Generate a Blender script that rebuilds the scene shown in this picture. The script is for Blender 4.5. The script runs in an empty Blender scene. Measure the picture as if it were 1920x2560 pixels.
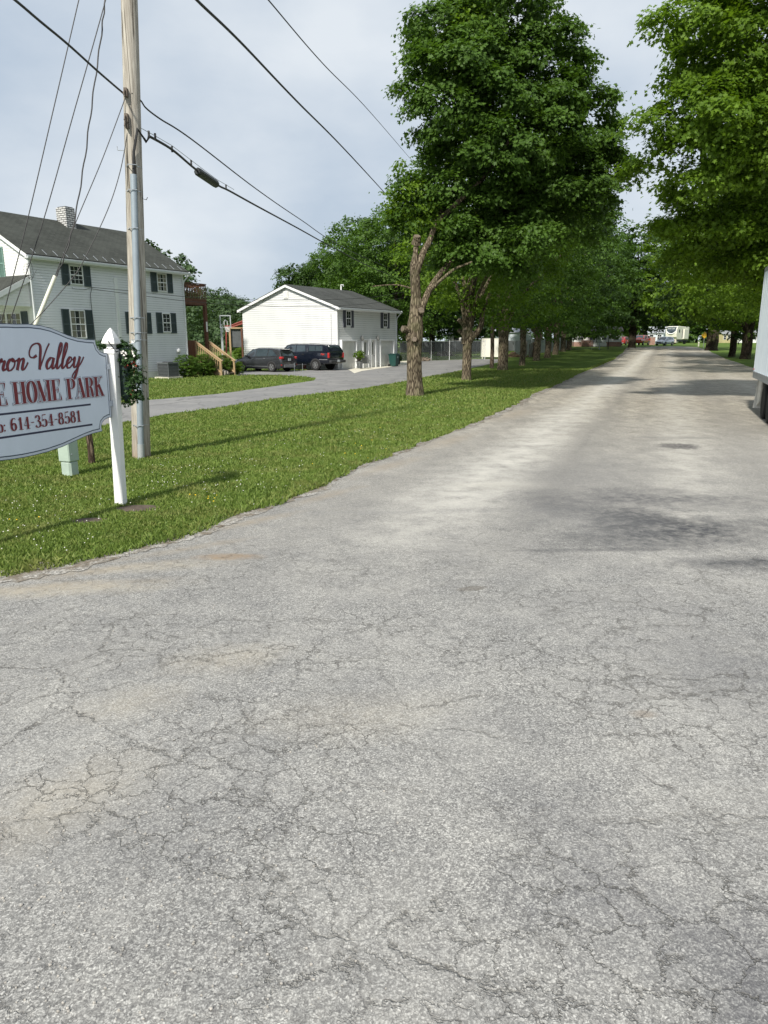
import bpy, bmesh, math, random
import numpy as np
from mathutils import Vector, Matrix, noise as mnoise
R = math.radians
PI = math.pi
sc = bpy.context.scene
col = sc.collection
random.seed(7)

# ------------------------------------------------------------------ camera
F, HY, CH = 1800.0, 853.0, 2.1
TH = math.atan((1280 - HY) / F)
ROLL = R(-0.2)
cam_d = bpy.data.cameras.new('camera')
cam = bpy.data.objects.new('camera', cam_d); col.objects.link(cam)
CM = Matrix.Rotation(PI/2 - TH, 3, 'X') @ Matrix.Rotation(ROLL, 3, 'Z')
cam.matrix_world = Matrix.Translation((0, 0, CH)) @ CM.to_4x4()
cam_d.sensor_fit = 'VERTICAL'; cam_d.sensor_height = 36; cam_d.lens = F * 36 / 2560
cam_d.clip_end = 6000; cam_d.clip_start = 0.05
sc.camera = cam
sc.render.resolution_x, sc.render.resolution_y = 768, 1024
sc.render.engine = 'CYCLES'

KY = [-80, 60, 100, 140, 170, 400, 3000]
KZ = [0, 0, .45, 1.1, 1.25, 1.6, 2.0]
def terr(y):
    return float(np.interp(y, KY, KZ))
def ray(px, py):
    return CM @ Vector(((px-960)/F, -(py-1280)/F, -1))
def X(px, py, D):
    """point on the sight line of a photo pixel at ground depth D (metres)"""
    d = ray(px, py)
    return Vector((0, 0, CH)) + d * (D / d.y)
def P(px, py, dz=0):
    """where a photo pixel meets the terrain"""
    d = ray(px, py)
    if d.z > -1e-4: return X(px, py, 400)
    D = 1.0
    for k in range(4000):
        p = X(px, py, D)
        if p.z <= terr(D): break
        D *= 1.002
    p = X(px, py, D)
    return Vector((p.x, p.y, terr(p.y) + dz))
def yawv(a):
    return Vector((math.sin(R(a)), math.cos(R(a)), 0))

# ------------------------------------------------------------------ materials
class NT:
    def __init__(s, name):
        s.m = bpy.data.materials.new(name); s.m.use_nodes = True
        s.t = s.m.node_tree
        s.b = s.t.nodes['Principled BSDF']; s.out = s.t.nodes['Material Output']
    def n(s, ty, props=None, **inp):
        nd = s.t.nodes.new(ty)
        for k, v in (props or {}).items(): setattr(nd, k, v)
        for k, v in inp.items(): s.set(nd, k, v)
        return nd
    def set(s, nd, k, v):
        key = int(k[1:]) if (k[0] == 'i' and k[1:].isdigit()) else k
        sock = nd.inputs[key]
        if isinstance(v, bpy.types.NodeSocket): s.t.links.new(v, sock)
        elif isinstance(v, bpy.types.Node): s.t.links.new(v.outputs[0], sock)
        else: sock.default_value = v
    def co(s, k='Object'):
        return s.n('ShaderNodeTexCoord').outputs[k]
    def noise(s, sc_, vec=None, detail=4, rough=.55, out='Fac'):
        return s.n('ShaderNodeTexNoise', None, Vector=vec or s.co(), Scale=sc_, Detail=detail, Roughness=rough).outputs[out]
    def ramp(s, fac, a, b, ca=(0,0,0,1), cb=(1,1,1,1)):
        r = s.n('ShaderNodeValToRGB', None, Fac=fac)
        e = r.color_ramp.elements
        e[0].position = a; e[1].position = b; e[0].color = ca; e[1].color = cb
        return r.outputs[0]
    def math(s, op, a, b=None, clamp=False):
        nd = s.n('ShaderNodeMath', {'operation': op, 'use_clamp': clamp}, i0=a)
        if b is not None: s.set(nd, 'i1', b)
        return nd.outputs[0]
    def mix(s, f, a, b, bt='MIX'):
        nd = s.n('ShaderNodeMixRGB', {'blend_type': bt}, Fac=f)
        s.set(nd, 'Color1', c4(a)); s.set(nd, 'Color2', c4(b))
        return nd.outputs[0]
    def mapv(s, vec, scale=(1,1,1), rot=(0,0,0), loc=(0,0,0)):
        return s.n('ShaderNodeMapping', None, Vector=vec, Scale=scale, Rotation=rot, Location=loc).outputs[0]
    def bump(s, h, st=.4, dist=.02):
        bn = s.n('ShaderNodeBump', None, Strength=st, Distance=dist, Height=h)
        s.t.links.new(bn.outputs[0], s.b.inputs['Normal'])
    def base(s, c, rough=.7, metal=0, spec=None):
        s.set(s.b, 'Base Color', c4(c)); s.set(s.b, 'Roughness', rough); s.set(s.b, 'Metallic', metal)
        if spec is not None: s.set(s.b, 'Specular IOR Level', spec)
def c4(c):
    if isinstance(c, (tuple, list)) and len(c) == 3: return (*c, 1)
    return c
MATS = {}
def plain(name, c, rough=.6, metal=0, var=.18, scale=6, bump=0, bs=60, spec=None, stretch=(1,1,1), coat=0):
    if name in MATS: return MATS[name]
    t = NT(name)
    v = t.mapv(t.co(), stretch)
    f = t.noise(scale, v, 5)
    f2 = t.noise(scale*7, v, 3)
    f = t.math('ADD', t.math('MULTIPLY', f, .7), t.math('MULTIPLY', f2, .3))
    lo = tuple(x*(1-var) for x in c); hi = tuple(min(1, x*(1+var)) for x in c)
    t.base(t.ramp(f, .32, .68, (*lo, 1), (*hi, 1)), rough, metal, spec)
    if coat: t.set(t.b, 'Coat Weight', coat); t.set(t.b, 'Coat Roughness', .06)
    if bump: t.bump(t.noise(bs, v, 4), bump, .01)
    MATS[name] = t.m
    return t.m

def siding_mat(name, c, lap_tone=(.30,.31,.27), row=.13, amt=.5):
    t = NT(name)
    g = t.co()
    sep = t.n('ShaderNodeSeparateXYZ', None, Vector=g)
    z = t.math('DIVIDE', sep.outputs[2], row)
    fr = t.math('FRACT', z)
    line = t.ramp(fr, 0.0, .16, (1,1,1,1), (0,0,0,1))  # darker line along the foot of every board row
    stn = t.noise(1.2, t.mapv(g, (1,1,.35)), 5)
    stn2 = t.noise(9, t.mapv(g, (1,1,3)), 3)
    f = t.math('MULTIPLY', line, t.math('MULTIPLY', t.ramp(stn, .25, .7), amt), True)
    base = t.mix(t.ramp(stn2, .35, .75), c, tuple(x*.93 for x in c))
    base = t.mix(t.math('MULTIPLY', t.ramp(stn, .5, .8), .25), base, tuple(a*.85+b*.1 for a, b in zip(c, lap_tone)))
    t.base(t.mix(f, base, lap_tone), .55)
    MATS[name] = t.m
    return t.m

def shingle_mat(name, c):
    t = NT(name)
    v = t.co()
    br = t.n('ShaderNodeTexBrick', {'offset': .5}, Vector=v, Scale=1, Color1=c4(c), Color2=c4(tuple(x*.72 for x in c)), Mortar=c4(tuple(x*.38 for x in c)))
    br.inputs['Mortar Size'].default_value = .012; br.inputs['Brick Width'].default_value = .32; br.inputs['Row Height'].default_value = .15
    s1 = t.noise(.6, v, 5); s2 = t.noise(60, v, 2)
    cc = t.mix(t.math('MULTIPLY', t.ramp(s1, .4, .7), .45), br.outputs[0], tuple(x*1.5 for x in c))
    cc = t.mix(.35, cc, t.ramp(s2, .3, .7, (.02,.02,.02,1), (.3,.3,.28,1)), 'OVERLAY')
    t.base(cc, .95, spec=.2); t.bump(br.outputs[0], .3, .01)
    MATS[name] = t.m
    return t.m

def leaf_mat(name, dark, light, tr=.35):
    t = NT(name)
    g = t.n('ShaderNodeNewGeometry')
    oi = t.noise(.45, t.co(), 2)
    r = t.math('ADD', t.math('MULTIPLY', g.outputs['Random Per Island'], .38), t.math('MULTIPLY', oi, .70))
    c = t.ramp(r, .1, .95, (*dark, 1), (*light, 1))
    dif = t.n('ShaderNodeBsdfPrincipled', None, **{'Base Color': c, 'Roughness': .55, 'Specular IOR Level': .25})
    tc = t.mix(.5, c, (light[0]*1.7, light[1]*1.8, light[2]*.5))
    tl = t.n('ShaderNodeBsdfTranslucent', None, Color=tc)
    mx = t.n('ShaderNodeMixShader', None, Fac=tr, i1=dif, i2=tl)
    t.t.links.new(mx.outputs[0], t.out.inputs['Surface'])
    MATS[name] = t.m
    return t.m

def bark_mat(name, a, b, sc_=5):
    t = NT(name)
    v = t.mapv(t.co(), (1.6, 1.6, .28))
    n1 = t.n('ShaderNodeTexVoronoi', {'feature': 'DISTANCE_TO_EDGE'}, Vector=t.mix(.12, v, t.noise(3, v, 3, out='Color')), Scale=sc_).outputs[0]
    n2 = t.noise(sc_*2.2, v, 7, .7)
    f = t.math('MULTIPLY', t.ramp(n1, 0, .28), n2)
    c = t.ramp(f, .08, .55, (*a, 1), (*b, 1))
    moss = t.ramp(t.noise(1.3, t.co(), 4), .5, .72)
    c = t.mix(t.math('MULTIPLY', moss, .35), c, (.17, .19, .08))
    t.base(c, .95, spec=.1); t.bump(f, .9, .05)
    MATS[name] = t.m
    return t.m

# ------------------------------------------------------------------ mesh helpers
class MB:
    def __init__(s): s.v = []; s.f = []; s.mi = []; s.k = 0; s.sm = False; s.M = Matrix.Identity(4)
    def add(s, vs, fs, mi=0):
        o = len(s.v)
        s.v += [tuple(s.M @ Vector(v)) for v in vs]
        s.f += [tuple(i+o for i in f) for f in fs]; s.mi += [mi]*len(fs)
        return s
    def box(s, c, d, rz=0, rot=None, mi=0, taper=1):
        m = Matrix.Rotation(rz, 3, 'Z') if rot is None else rot
        vs = []
        for z in (-1, 1):
            t = taper if z > 0 else 1
            for x, y in ((-1,-1), (1,-1), (1,1), (-1,1)):
                vs.append(Vector(c) + m @ Vector((x*d[0]/2*t, y*d[1]/2*t, z*d[2]/2)))
        return s.add(vs, [(3,2,1,0), (4,5,6,7), (0,1,5,4), (1,2,6,5), (2,3,7,6), (3,0,4,7)], mi)
    def beam(s, a, b, w, h, mi=0, up=(0,0,1)):
        a, b = Vector(a), Vector(b); d = (b-a); L = d.length; d.normalize()
        u = Vector(up)
        if abs(d.dot(u)) > .98: u = Vector((0,1,0))
        r = d.cross(u).normalized(); u2 = r.cross(d)
        m = Matrix((r, d, u2)).transposed()
        return s.box((a+b)/2, (w, L, h), rot=m, mi=mi)
    def tube(s, pts, r, n=8, cap=True, mi=0, rough=0, seed=0, ell=1):
        pts = [Vector(p) for p in pts]; N = len(pts)
        rs = r if isinstance(r, (list, tuple)) else [r]*N
        vs = []; ref = None
        for i, p in enumerate(pts):
            d = (pts[min(i+1, N-1)] - pts[max(i-1, 0)]).normalized()
            if ref is None:
                ref = Vector((1,0,0)) if abs(d.x) < .9 else Vector((0,1,0))
            a = (ref - d*ref.dot(d)).normalized(); b = d.cross(a); ref = a
            for k in range(n):
                an = 2*PI*k/n
                rr = rs[i]
                if rough:
                    q = Vector((math.cos(an)*2.2, math.sin(an)*2.2, p.z*.9 + seed*7))
                    rr *= 1 + rough*mnoise.noise(q) + rough*.5*mnoise.noise(q*3.1) + rough*.3*math.sin(an*9 + 2*mnoise.noise(Vector((p.z*.8, seed, k*.1))))
                vs.append(p + a*math.cos(an)*rr + b*math.sin(an)*rr*ell)
        fs = [(i*n+k, i*n+(k+1) % n, (i+1)*n+(k+1) % n, (i+1)*n+k) for i in range(N-1) for k in range(n)]
        if cap: fs += [tuple(reversed(range(n))), tuple(range((N-1)*n, N*n))]
        return s.add(vs, fs, mi)
    def lathe(s, prof, c=(0,0,0), n=16, axis='Z', mi=0):
        vs = []
        for (r, h) in prof:
            for k in range(n):
                a = 2*PI*k/n
                p = (math.cos(a)*r, math.sin(a)*r, h)
                if axis == 'X': p = (h, p[0], p[1])
                if axis == 'Y': p = (p[0], h, p[1])
                vs.append(Vector(p) + Vector(c))
        m = len(prof)
        fs = [(i*n+k, i*n+(k+1) % n, (i+1)*n+(k+1) % n, (i+1)*n+k) for i in range(m-1) for k in range(n)]
        fs += [tuple(reversed(range(n))), tuple(range((m-1)*n, m*n))]
        return s.add(vs, fs, mi)
    def prism(s, poly, a, b, mi=0):
        """poly of 3-D points (coplanar), extruded by vector from a to b"""
        n = len(poly); a, b = Vector(a), Vector(b)
        vs = [Vector(p)+a for p in poly] + [Vector(p)+b for p in poly]
        fs = [tuple(reversed(range(n))), tuple(range(n, 2*n))] + [(i, (i+1) % n, n+(i+1) % n, n+i) for i in range(n)]
        return s.add(vs, fs, mi)
    def quad(s, *pts, mi=0): return s.add(pts, [tuple(range(len(pts)))], mi)
    def ico(s, c, r, sub=1, sq=(1,1,1), jit=0, mi=0):
        bm = bmesh.new(); bmesh.ops.create_icosphere(bm, subdivisions=sub, radius=1)
        vs = []
        for v in bm.verts:
            k = 1 + jit*mnoise.noise(v.co*2 + Vector(c)*3)
            vs.append(Vector(c) + Vector((v.co.x*sq[0], v.co.y*sq[1], v.co.z*sq[2]))*r*k)
        fs = [tuple(v.index for v in f.verts) for f in bm.faces]; bm.free()
        return s.add(vs, fs, mi)
    def build(s, name, mats, parent=None, smooth=False, bevel=0):
        me = bpy.data.meshes.new(name)
        me.from_pydata([tuple(v) for v in s.v], [], s.f)
        if not isinstance(mats, (list, tuple)): mats = [mats]
        for m in mats: me.materials.append(m)
        if len(mats) > 1: me.polygons.foreach_set('material_index', s.mi)
        if smooth: me.polygons.foreach_set('use_smooth', [True]*len(me.polygons))
        bm = bmesh.new(); bm.from_mesh(me); bmesh.ops.recalc_face_normals(bm, faces=bm.faces)
        if bevel:
            bmesh.ops.bevel(bm, geom=[e for e in bm.edges if len(e.link_faces) == 2 and e.calc_face_angle(0) > .6], offset=bevel, segments=1, affect='EDGES', clamp_overlap=True)
        bm.to_mesh(me); bm.free()
        o = bpy.data.objects.new(name, me); col.objects.link(o)
        if parent: o.parent = parent
        if smooth:
            try:
                me.set_sharp_from_angle(angle=R(40))
            except Exception: pass
        return o
def tag(o, label=None, cat=None, group=None, kind=None):
    if label: o['label'] = label
    if cat: o['category'] = cat
    if group: o['group'] = group
    if kind: o['kind'] = kind
    return o
def thing(name, label, cat, loc=(0,0,0), rz=0, group=None):
    o = bpy.data.objects.new(name, None); col.objects.link(o)
    o.location = loc; o.rotation_euler = (0, 0, rz); o.empty_display_size = .2
    return tag(o, label, cat, group)
def kids(o): return [c for c in bpy.data.objects if c.parent == o]
def copy_tree(o, parent=None):
    c = o.copy(); col.objects.link(c); c.parent = parent
    for ch in kids(o): copy_tree(ch, c)
    return c
def npmesh(name, V, loops, starts, totals, mat, parent=None, smooth=False):
    me = bpy.data.meshes.new(name)
    me.vertices.add(len(V)); me.vertices.foreach_set('co', np.asarray(V, dtype=np.float32).ravel())
    me.loops.add(len(loops)); me.loops.foreach_set('vertex_index', np.asarray(loops, dtype=np.int32))
    me.polygons.add(len(starts)); me.polygons.foreach_set('loop_start', np.asarray(starts, dtype=np.int32))
    try: me.polygons.foreach_set('loop_total', np.asarray(totals, dtype=np.int32))
    except Exception: pass
    me.update(calc_edges=True); me.validate()
    me.materials.append(mat)
    if smooth: me.polygons.foreach_set('use_smooth', [True]*len(me.polygons))
    o = bpy.data.objects.new(name, me); col.objects.link(o)
    if parent: o.parent = parent
    return o

# leaf outlines: two halves sharing the midrib (index lists), z = fold
LEAF_FINE = (np.array([(0,0,0), (.42,.08,.07), (.24,.36,.05), (.56,.70,.10), (.2,.68,.03), (0,1.05,-.06), (-.2,.68,.03), (-.56,.70,.10), (-.24,.36,.05), (-.42,.08,.07)]), [(0,1,2,3,4,5), (0,5,6,7,8,9)])
LEAF_KITE = (np.array([(0,0,0), (.5,.45,.1), (0,1,-.05), (-.5,.45,.1)]), [(0,1,2), (0,2,3)])
def leaves(name, pos, nrm, size, mat, shape=LEAF_KITE, parent=None, rng=None):
    n = len(pos); rng = rng or np.random.default_rng(1)
    T, F_ = shape
    nrm = nrm/np.linalg.norm(nrm, axis=1)[:, None]
    rd = rng.normal(size=(n, 3)); rd[:, 2] -= .9      # tips hang a little
    t = rd - nrm*(rd*nrm).sum(1)[:, None]; t /= np.linalg.norm(t, axis=1)[:, None]
    s = np.cross(t, nrm)
    k = len(T); sz = size[:, None, None]
    V = pos[:, None, :] + sz*(s[:, None, :]*T[None, :, 0:1] + t[:, None, :]*T[None, :, 1:2] + nrm[:, None, :]*T[None, :, 2:3])
    V = V.reshape(-1, 3)
    base = (np.arange(n)*k)[:, None]
    m = len(F_[0])
    L = np.concatenate([base + np.array(f)[None, :] for f in F_], axis=1).ravel()
    starts = np.arange(n*len(F_))*m
    return npmesh(name, V, L, starts, np.full(n*len(F_), m), mat, parent)

def crown(name, lobes, nclump, per, leaf, mat, shape=LEAF_KITE, parent=None, seed=1, spread=.42, inner=.16, up=.55, droop=.25, br=None, squash=.72):
    """lobes: (x,y,z,rx,ry,rz). Boughs sit on the lobes; leaf sprays cover each bough's outer side, with gaps between boughs"""
    rng = np.random.default_rng(seed)
    Lb = np.array(lobes, dtype=float)
    wt = Lb[:, 3]*Lb[:, 4] + Lb[:, 3]*Lb[:, 5]; wt /= wt.sum()
    if br is None: br = float(np.clip(.27*np.average(Lb[:, 3:].mean(1), weights=wt), .05, 2.2))
    B, BN = [], []
    for _ in range(8000 if nclump > 2000 else 2600):
        i = rng.choice(len(Lb), p=wt)
        d = rng.normal(size=3); d /= np.linalg.norm(d)
        c = Lb[i, :3]; r = Lb[i, 3:]
        k = 1 + .30*mnoise.noise(Vector((c + d*r)*.5)) - .12 - .12*rng.random()
        p = c + d*r*k
        dd = (((p - Lb[:, :3])/Lb[:, 3:])**2).sum(1); dd[i] = 9
        if dd.min() < .50: continue
        if B and (((np.array(B)-p)**2).sum(1).min() < (br*1.12)**2): continue
        B.append(p); BN.append(d)
    B = np.array(B); BN = np.array(BN); nb = len(B)
    bs = .72 + .56*rng.random(nb)
    bi = rng.integers(0, nb, nclump)
    dv = BN[bi]*.75 + np.array([0, 0, .42]) + rng.normal(size=(nclump, 3))*.62
    dv /= np.linalg.norm(dv, axis=1)[:, None]
    rr = (.62 + .42*rng.random(nclump))*bs[bi]*br
    cs = B[bi] + dv*rr[:, None]*np.array([1.12, 1.12, squash])
    ns = dv.copy()
    k = rng.random(nclump) < inner
    for j in np.nonzero(k)[0]:
        i = rng.choice(len(Lb), p=wt); d = rng.normal(size=3); d /= np.linalg.norm(d)
        cs[j] = Lb[i, :3] + d*Lb[i, 3:]*(.25+.6*rng.random()); ns[j] = d
    n = nclump*per
    ci = np.repeat(np.arange(nclump), per)
    off = rng.normal(size=(n, 3))*np.array([spread, spread, spread*.42])
    rad = np.sqrt((off[:, :2]**2).sum(1))
    off[:, 2] -= droop*rad
    pos = cs[ci] + off*(0.7 + .6*rng.random(nclump))[ci][:, None]
    nr = ns[ci]*.6 + (rng.normal(size=(nclump, 3))*.28)[ci] + np.array([0, 0, up]) + rng.normal(size=(n, 3))*.30
    sz = leaf*(.65 + .7*rng.random(n))
    return leaves(name, pos, nr, sz, mat, shape, parent, rng)
# ------------------------------------------------------------------ world and sun
SUN_YAW, SUN_EL = 205, 43
sd = Vector((math.sin(R(SUN_YAW))*math.cos(R(SUN_EL)), math.cos(R(SUN_YAW))*math.cos(R(SUN_EL)), math.sin(R(SUN_EL))))
sl = bpy.data.lights.new('sun', 'SUN'); sl.energy = 4.2; sl.angle = R(3.0); sl.color = (1, .95, .86)
so = bpy.data.objects.new('sun', sl); col.objects.link(so); so.rotation_euler = sd.to_track_quat('Z', 'Y').to_euler()
w = bpy.data.worlds.new('World'); sc.world = w; w.use_nodes = True
nt = w.node_tree; bg = nt.nodes['Background']
def wn(ty, props=None, **inp):
    nd = nt.nodes.new(ty)
    for k, v in (props or {}).items(): setattr(nd, k, v)
    for k, v in inp.items():
        key = int(k[1:]) if (k[0] == 'i' and k[1:].isdigit()) else k
        if isinstance(v, bpy.types.NodeSocket): nt.links.new(v, nd.inputs[key])
        elif isinstance(v, bpy.types.Node): nt.links.new(v.outputs[0], nd.inputs[key])
        else: nd.inputs[key].default_value = v
    return nd
sky = wn('ShaderNodeTexSky', {'sky_type': 'NISHITA', 'sun_disc': False, 'sun_elevation': R(SUN_EL), 'sun_rotation': R(SUN_YAW), 'dust_density': 1.5})
skys = wn('ShaderNodeVectorMath', {'operation': 'SCALE'}, i0=sky.outputs[0], Scale=.11)
tc = wn('ShaderNodeTexCoord')
mp = wn('ShaderNodeMapping', None, Vector=tc.outputs['Generated'], Scale=(1, 1, 1.9))
def wramp(f, a, b, ca, cb):
    r = wn('ShaderNodeValToRGB', None, Fac=f); e = r.color_ramp.elements
    e[0].position = a; e[1].position = b; e[0].color = (*ca, 1); e[1].color = (*cb, 1)
    return r.outputs[0]
n1 = wn('ShaderNodeTexNoise', None, Vector=mp.outputs[0], Scale=2.6, Detail=7, Roughness=.5)
n2 = wn('ShaderNodeTexNoise', None, Vector=mp.outputs[0], Scale=1.3, Detail=3, Roughness=.5)
cl = wramp(n1.outputs[0], .38, .64, (.38, .445, .525), (.57, .61, .65))
# a thin place in the overcast, up and to the left
dv = X(420, 85, 10) - Vector((0, 0, CH)); dv.normalize()
dot = wn('ShaderNodeVectorMath', {'operation': 'DOT_PRODUCT'}, i0=tc.outputs['Generated'], i1=tuple(dv))
dn = wn('ShaderNodeMath', {'operation': 'MULTIPLY_ADD'}, i0=n1.outputs[0], i1=.035, i2=dot.outputs['Value'])
hole = wramp(dn.outputs[0], 1.0, 1.0165, (0,0,0), (.75,.75,.75))
mx0 = wn('ShaderNodeMixRGB', None, Fac=hole, Color1=cl, Color2=(.25, .42, .70, 1))
cov = wramp(n2.outputs[0], .2, .5, (.8,.8,.8), (.96,.96,.96))
mx = wn('ShaderNodeMixRGB', None, Fac=cov, Color1=skys.outputs[0], Color2=mx0.outputs[0])
nt.links.new(mx.outputs[0], bg.inputs[0]); bg.inputs[1].default_value = 1.0
sc.cycles.max_bounces = 5; sc.cycles.diffuse_bounces = 3; sc.cycles.transmission_bounces = 3
vs = sc.view_settings; vs.view_transform = 'Standard'; vs.look = 'None'; vs.exposure = .46; vs.gamma = 1

# ------------------------------------------------------------------ ground sheets
def sheet(name, poly, dz, mat, jag=0, step=.35, knots=None):
    pts = []
    n = len(poly)
    for i in range(n):
        a = Vector((poly[i][0], poly[i][1], 0)); b = Vector((poly[(i+1) % n][0], poly[(i+1) % n][1], 0))
        L = (b-a).length; near = min(a.length, b.length)
        k = 1
        if jag and near < 90 and L < 90: k = max(1, int(L/(step*max(1, near/14))))
        nrm = Vector((-(b-a).y, (b-a).x, 0)).normalized() if L else Vector((0,0,0))
        for j in range(k):
            q = a.lerp(b, j/k)
            if jag:
                q += nrm*(mnoise.noise(q*1.1)*jag*1.3 + mnoise.noise(q*4.3)*jag*.7 + mnoise.noise(q*13)*jag*.6)
            pts.append(q)
    bm = bmesh.new()
    f = bm.faces.new([bm.verts.new(p) for p in pts])
    bmesh.ops.triangulate(bm, faces=[f])
    for yk in (knots or [60, 100, 140, 170, 400]):
        bmesh.ops.bisect_plane(bm, geom=bm.verts[:]+bm.edges[:]+bm.faces[:], plane_co=(0, yk, 0), plane_no=(0, 1, 0))
    for v in bm.verts: v.co.z = terr(v.co.y) + dz
    bmesh.ops.recalc_face_normals(bm, faces=bm.faces)
    for fa in bm.faces:
        if fa.normal.z < 0: fa.normal_flip()
    me = bpy.data.meshes.new(name); bm.to_mesh(me); bm.free(); me.materials.append(mat)
    o = bpy.data.objects.new(name, me); col.objects.link(o)
    return tag(o, kind='structure')

def lawn_mat():
    t = NT('lawn'); v = t.co()
    a = t.noise(.35, v, 5); b = t.noise(3, v, 5); c = t.noise(45, v, 4, .7)
    f = t.math('ADD', t.math('MULTIPLY', a, .35), t.math('ADD', t.math('MULTIPLY', b, .25), t.math('MULTIPLY', c, .4)))
    cc = t.ramp(f, .36, .66, (.055, .100, .018, 1), (.135, .200, .045, 1))
    dry = t.ramp(t.noise(1.1, v, 6, .7), .56, .74)
    cc = t.mix(t.math('MULTIPLY', dry, .45), cc, (.20, .19, .075))
    t.base(cc, .95, spec=.1); t.bump(c, .9, .04)
    return t.m
LAWN = lawn_mat()

EDGE = [P(*p) for p in [(0,1447),(69,1436),(174,1418),(260,1395),(359,1369),(440,1349),(509,1329),(579,1297),(654,1271),(706,1259),(810,1216),(903,1164),(960,1143),(995,1129),(1076,1097),(1163,1068),(1238,1034),(1284,1012),(1330,987),(1394,961),(1452,932),(1504,912),(1539,897),(1560,882)]]
EDGE = [Vector((-9, 5.6, 0)), Vector((-5.2, 6.35, 0))] + EDGE
far = P(1568, 870); EDGE.append(far)
rdir = yawv(21)
REDGE = [P(1886, 921), P(1851, 909), P(1816, 898), P(1770, 876), P(1742, 868)]
road_poly = EDGE + [P(1640, 866.5), P(1700, 866)] + REDGE[::-1] + [Vector((34, 40, 0)), Vector((34, -30, 0)), Vector((-30, -30, 0)), Vector((-30, 4.0, 0))]

def mask_ell(t, v, c, rx, ry, rot, soft=.5, nz=None, amt=.5):
    m = t.n('ShaderNodeMapping', {'vector_type': 'TEXTURE'}, Vector=v, Location=(c[0], c[1], 0), Rotation=(0, 0, rot), Scale=(rx, ry, 1000))
    L = t.n('ShaderNodeVectorMath', {'operation': 'LENGTH'}, i0=m.outputs[0]).outputs['Value']
    if nz is not None: L = t.math('ADD', L, t.math('MULTIPLY', t.math('SUBTRACT', nz, .5), amt*2))
    return t.ramp(L, 1-soft, 1+soft*.2, (1,1,1,1), (0,0,0,1)) if soft < 1 else t.ramp(L, 0, 1.1, (1,1,1,1), (0,0,0,1))

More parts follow.
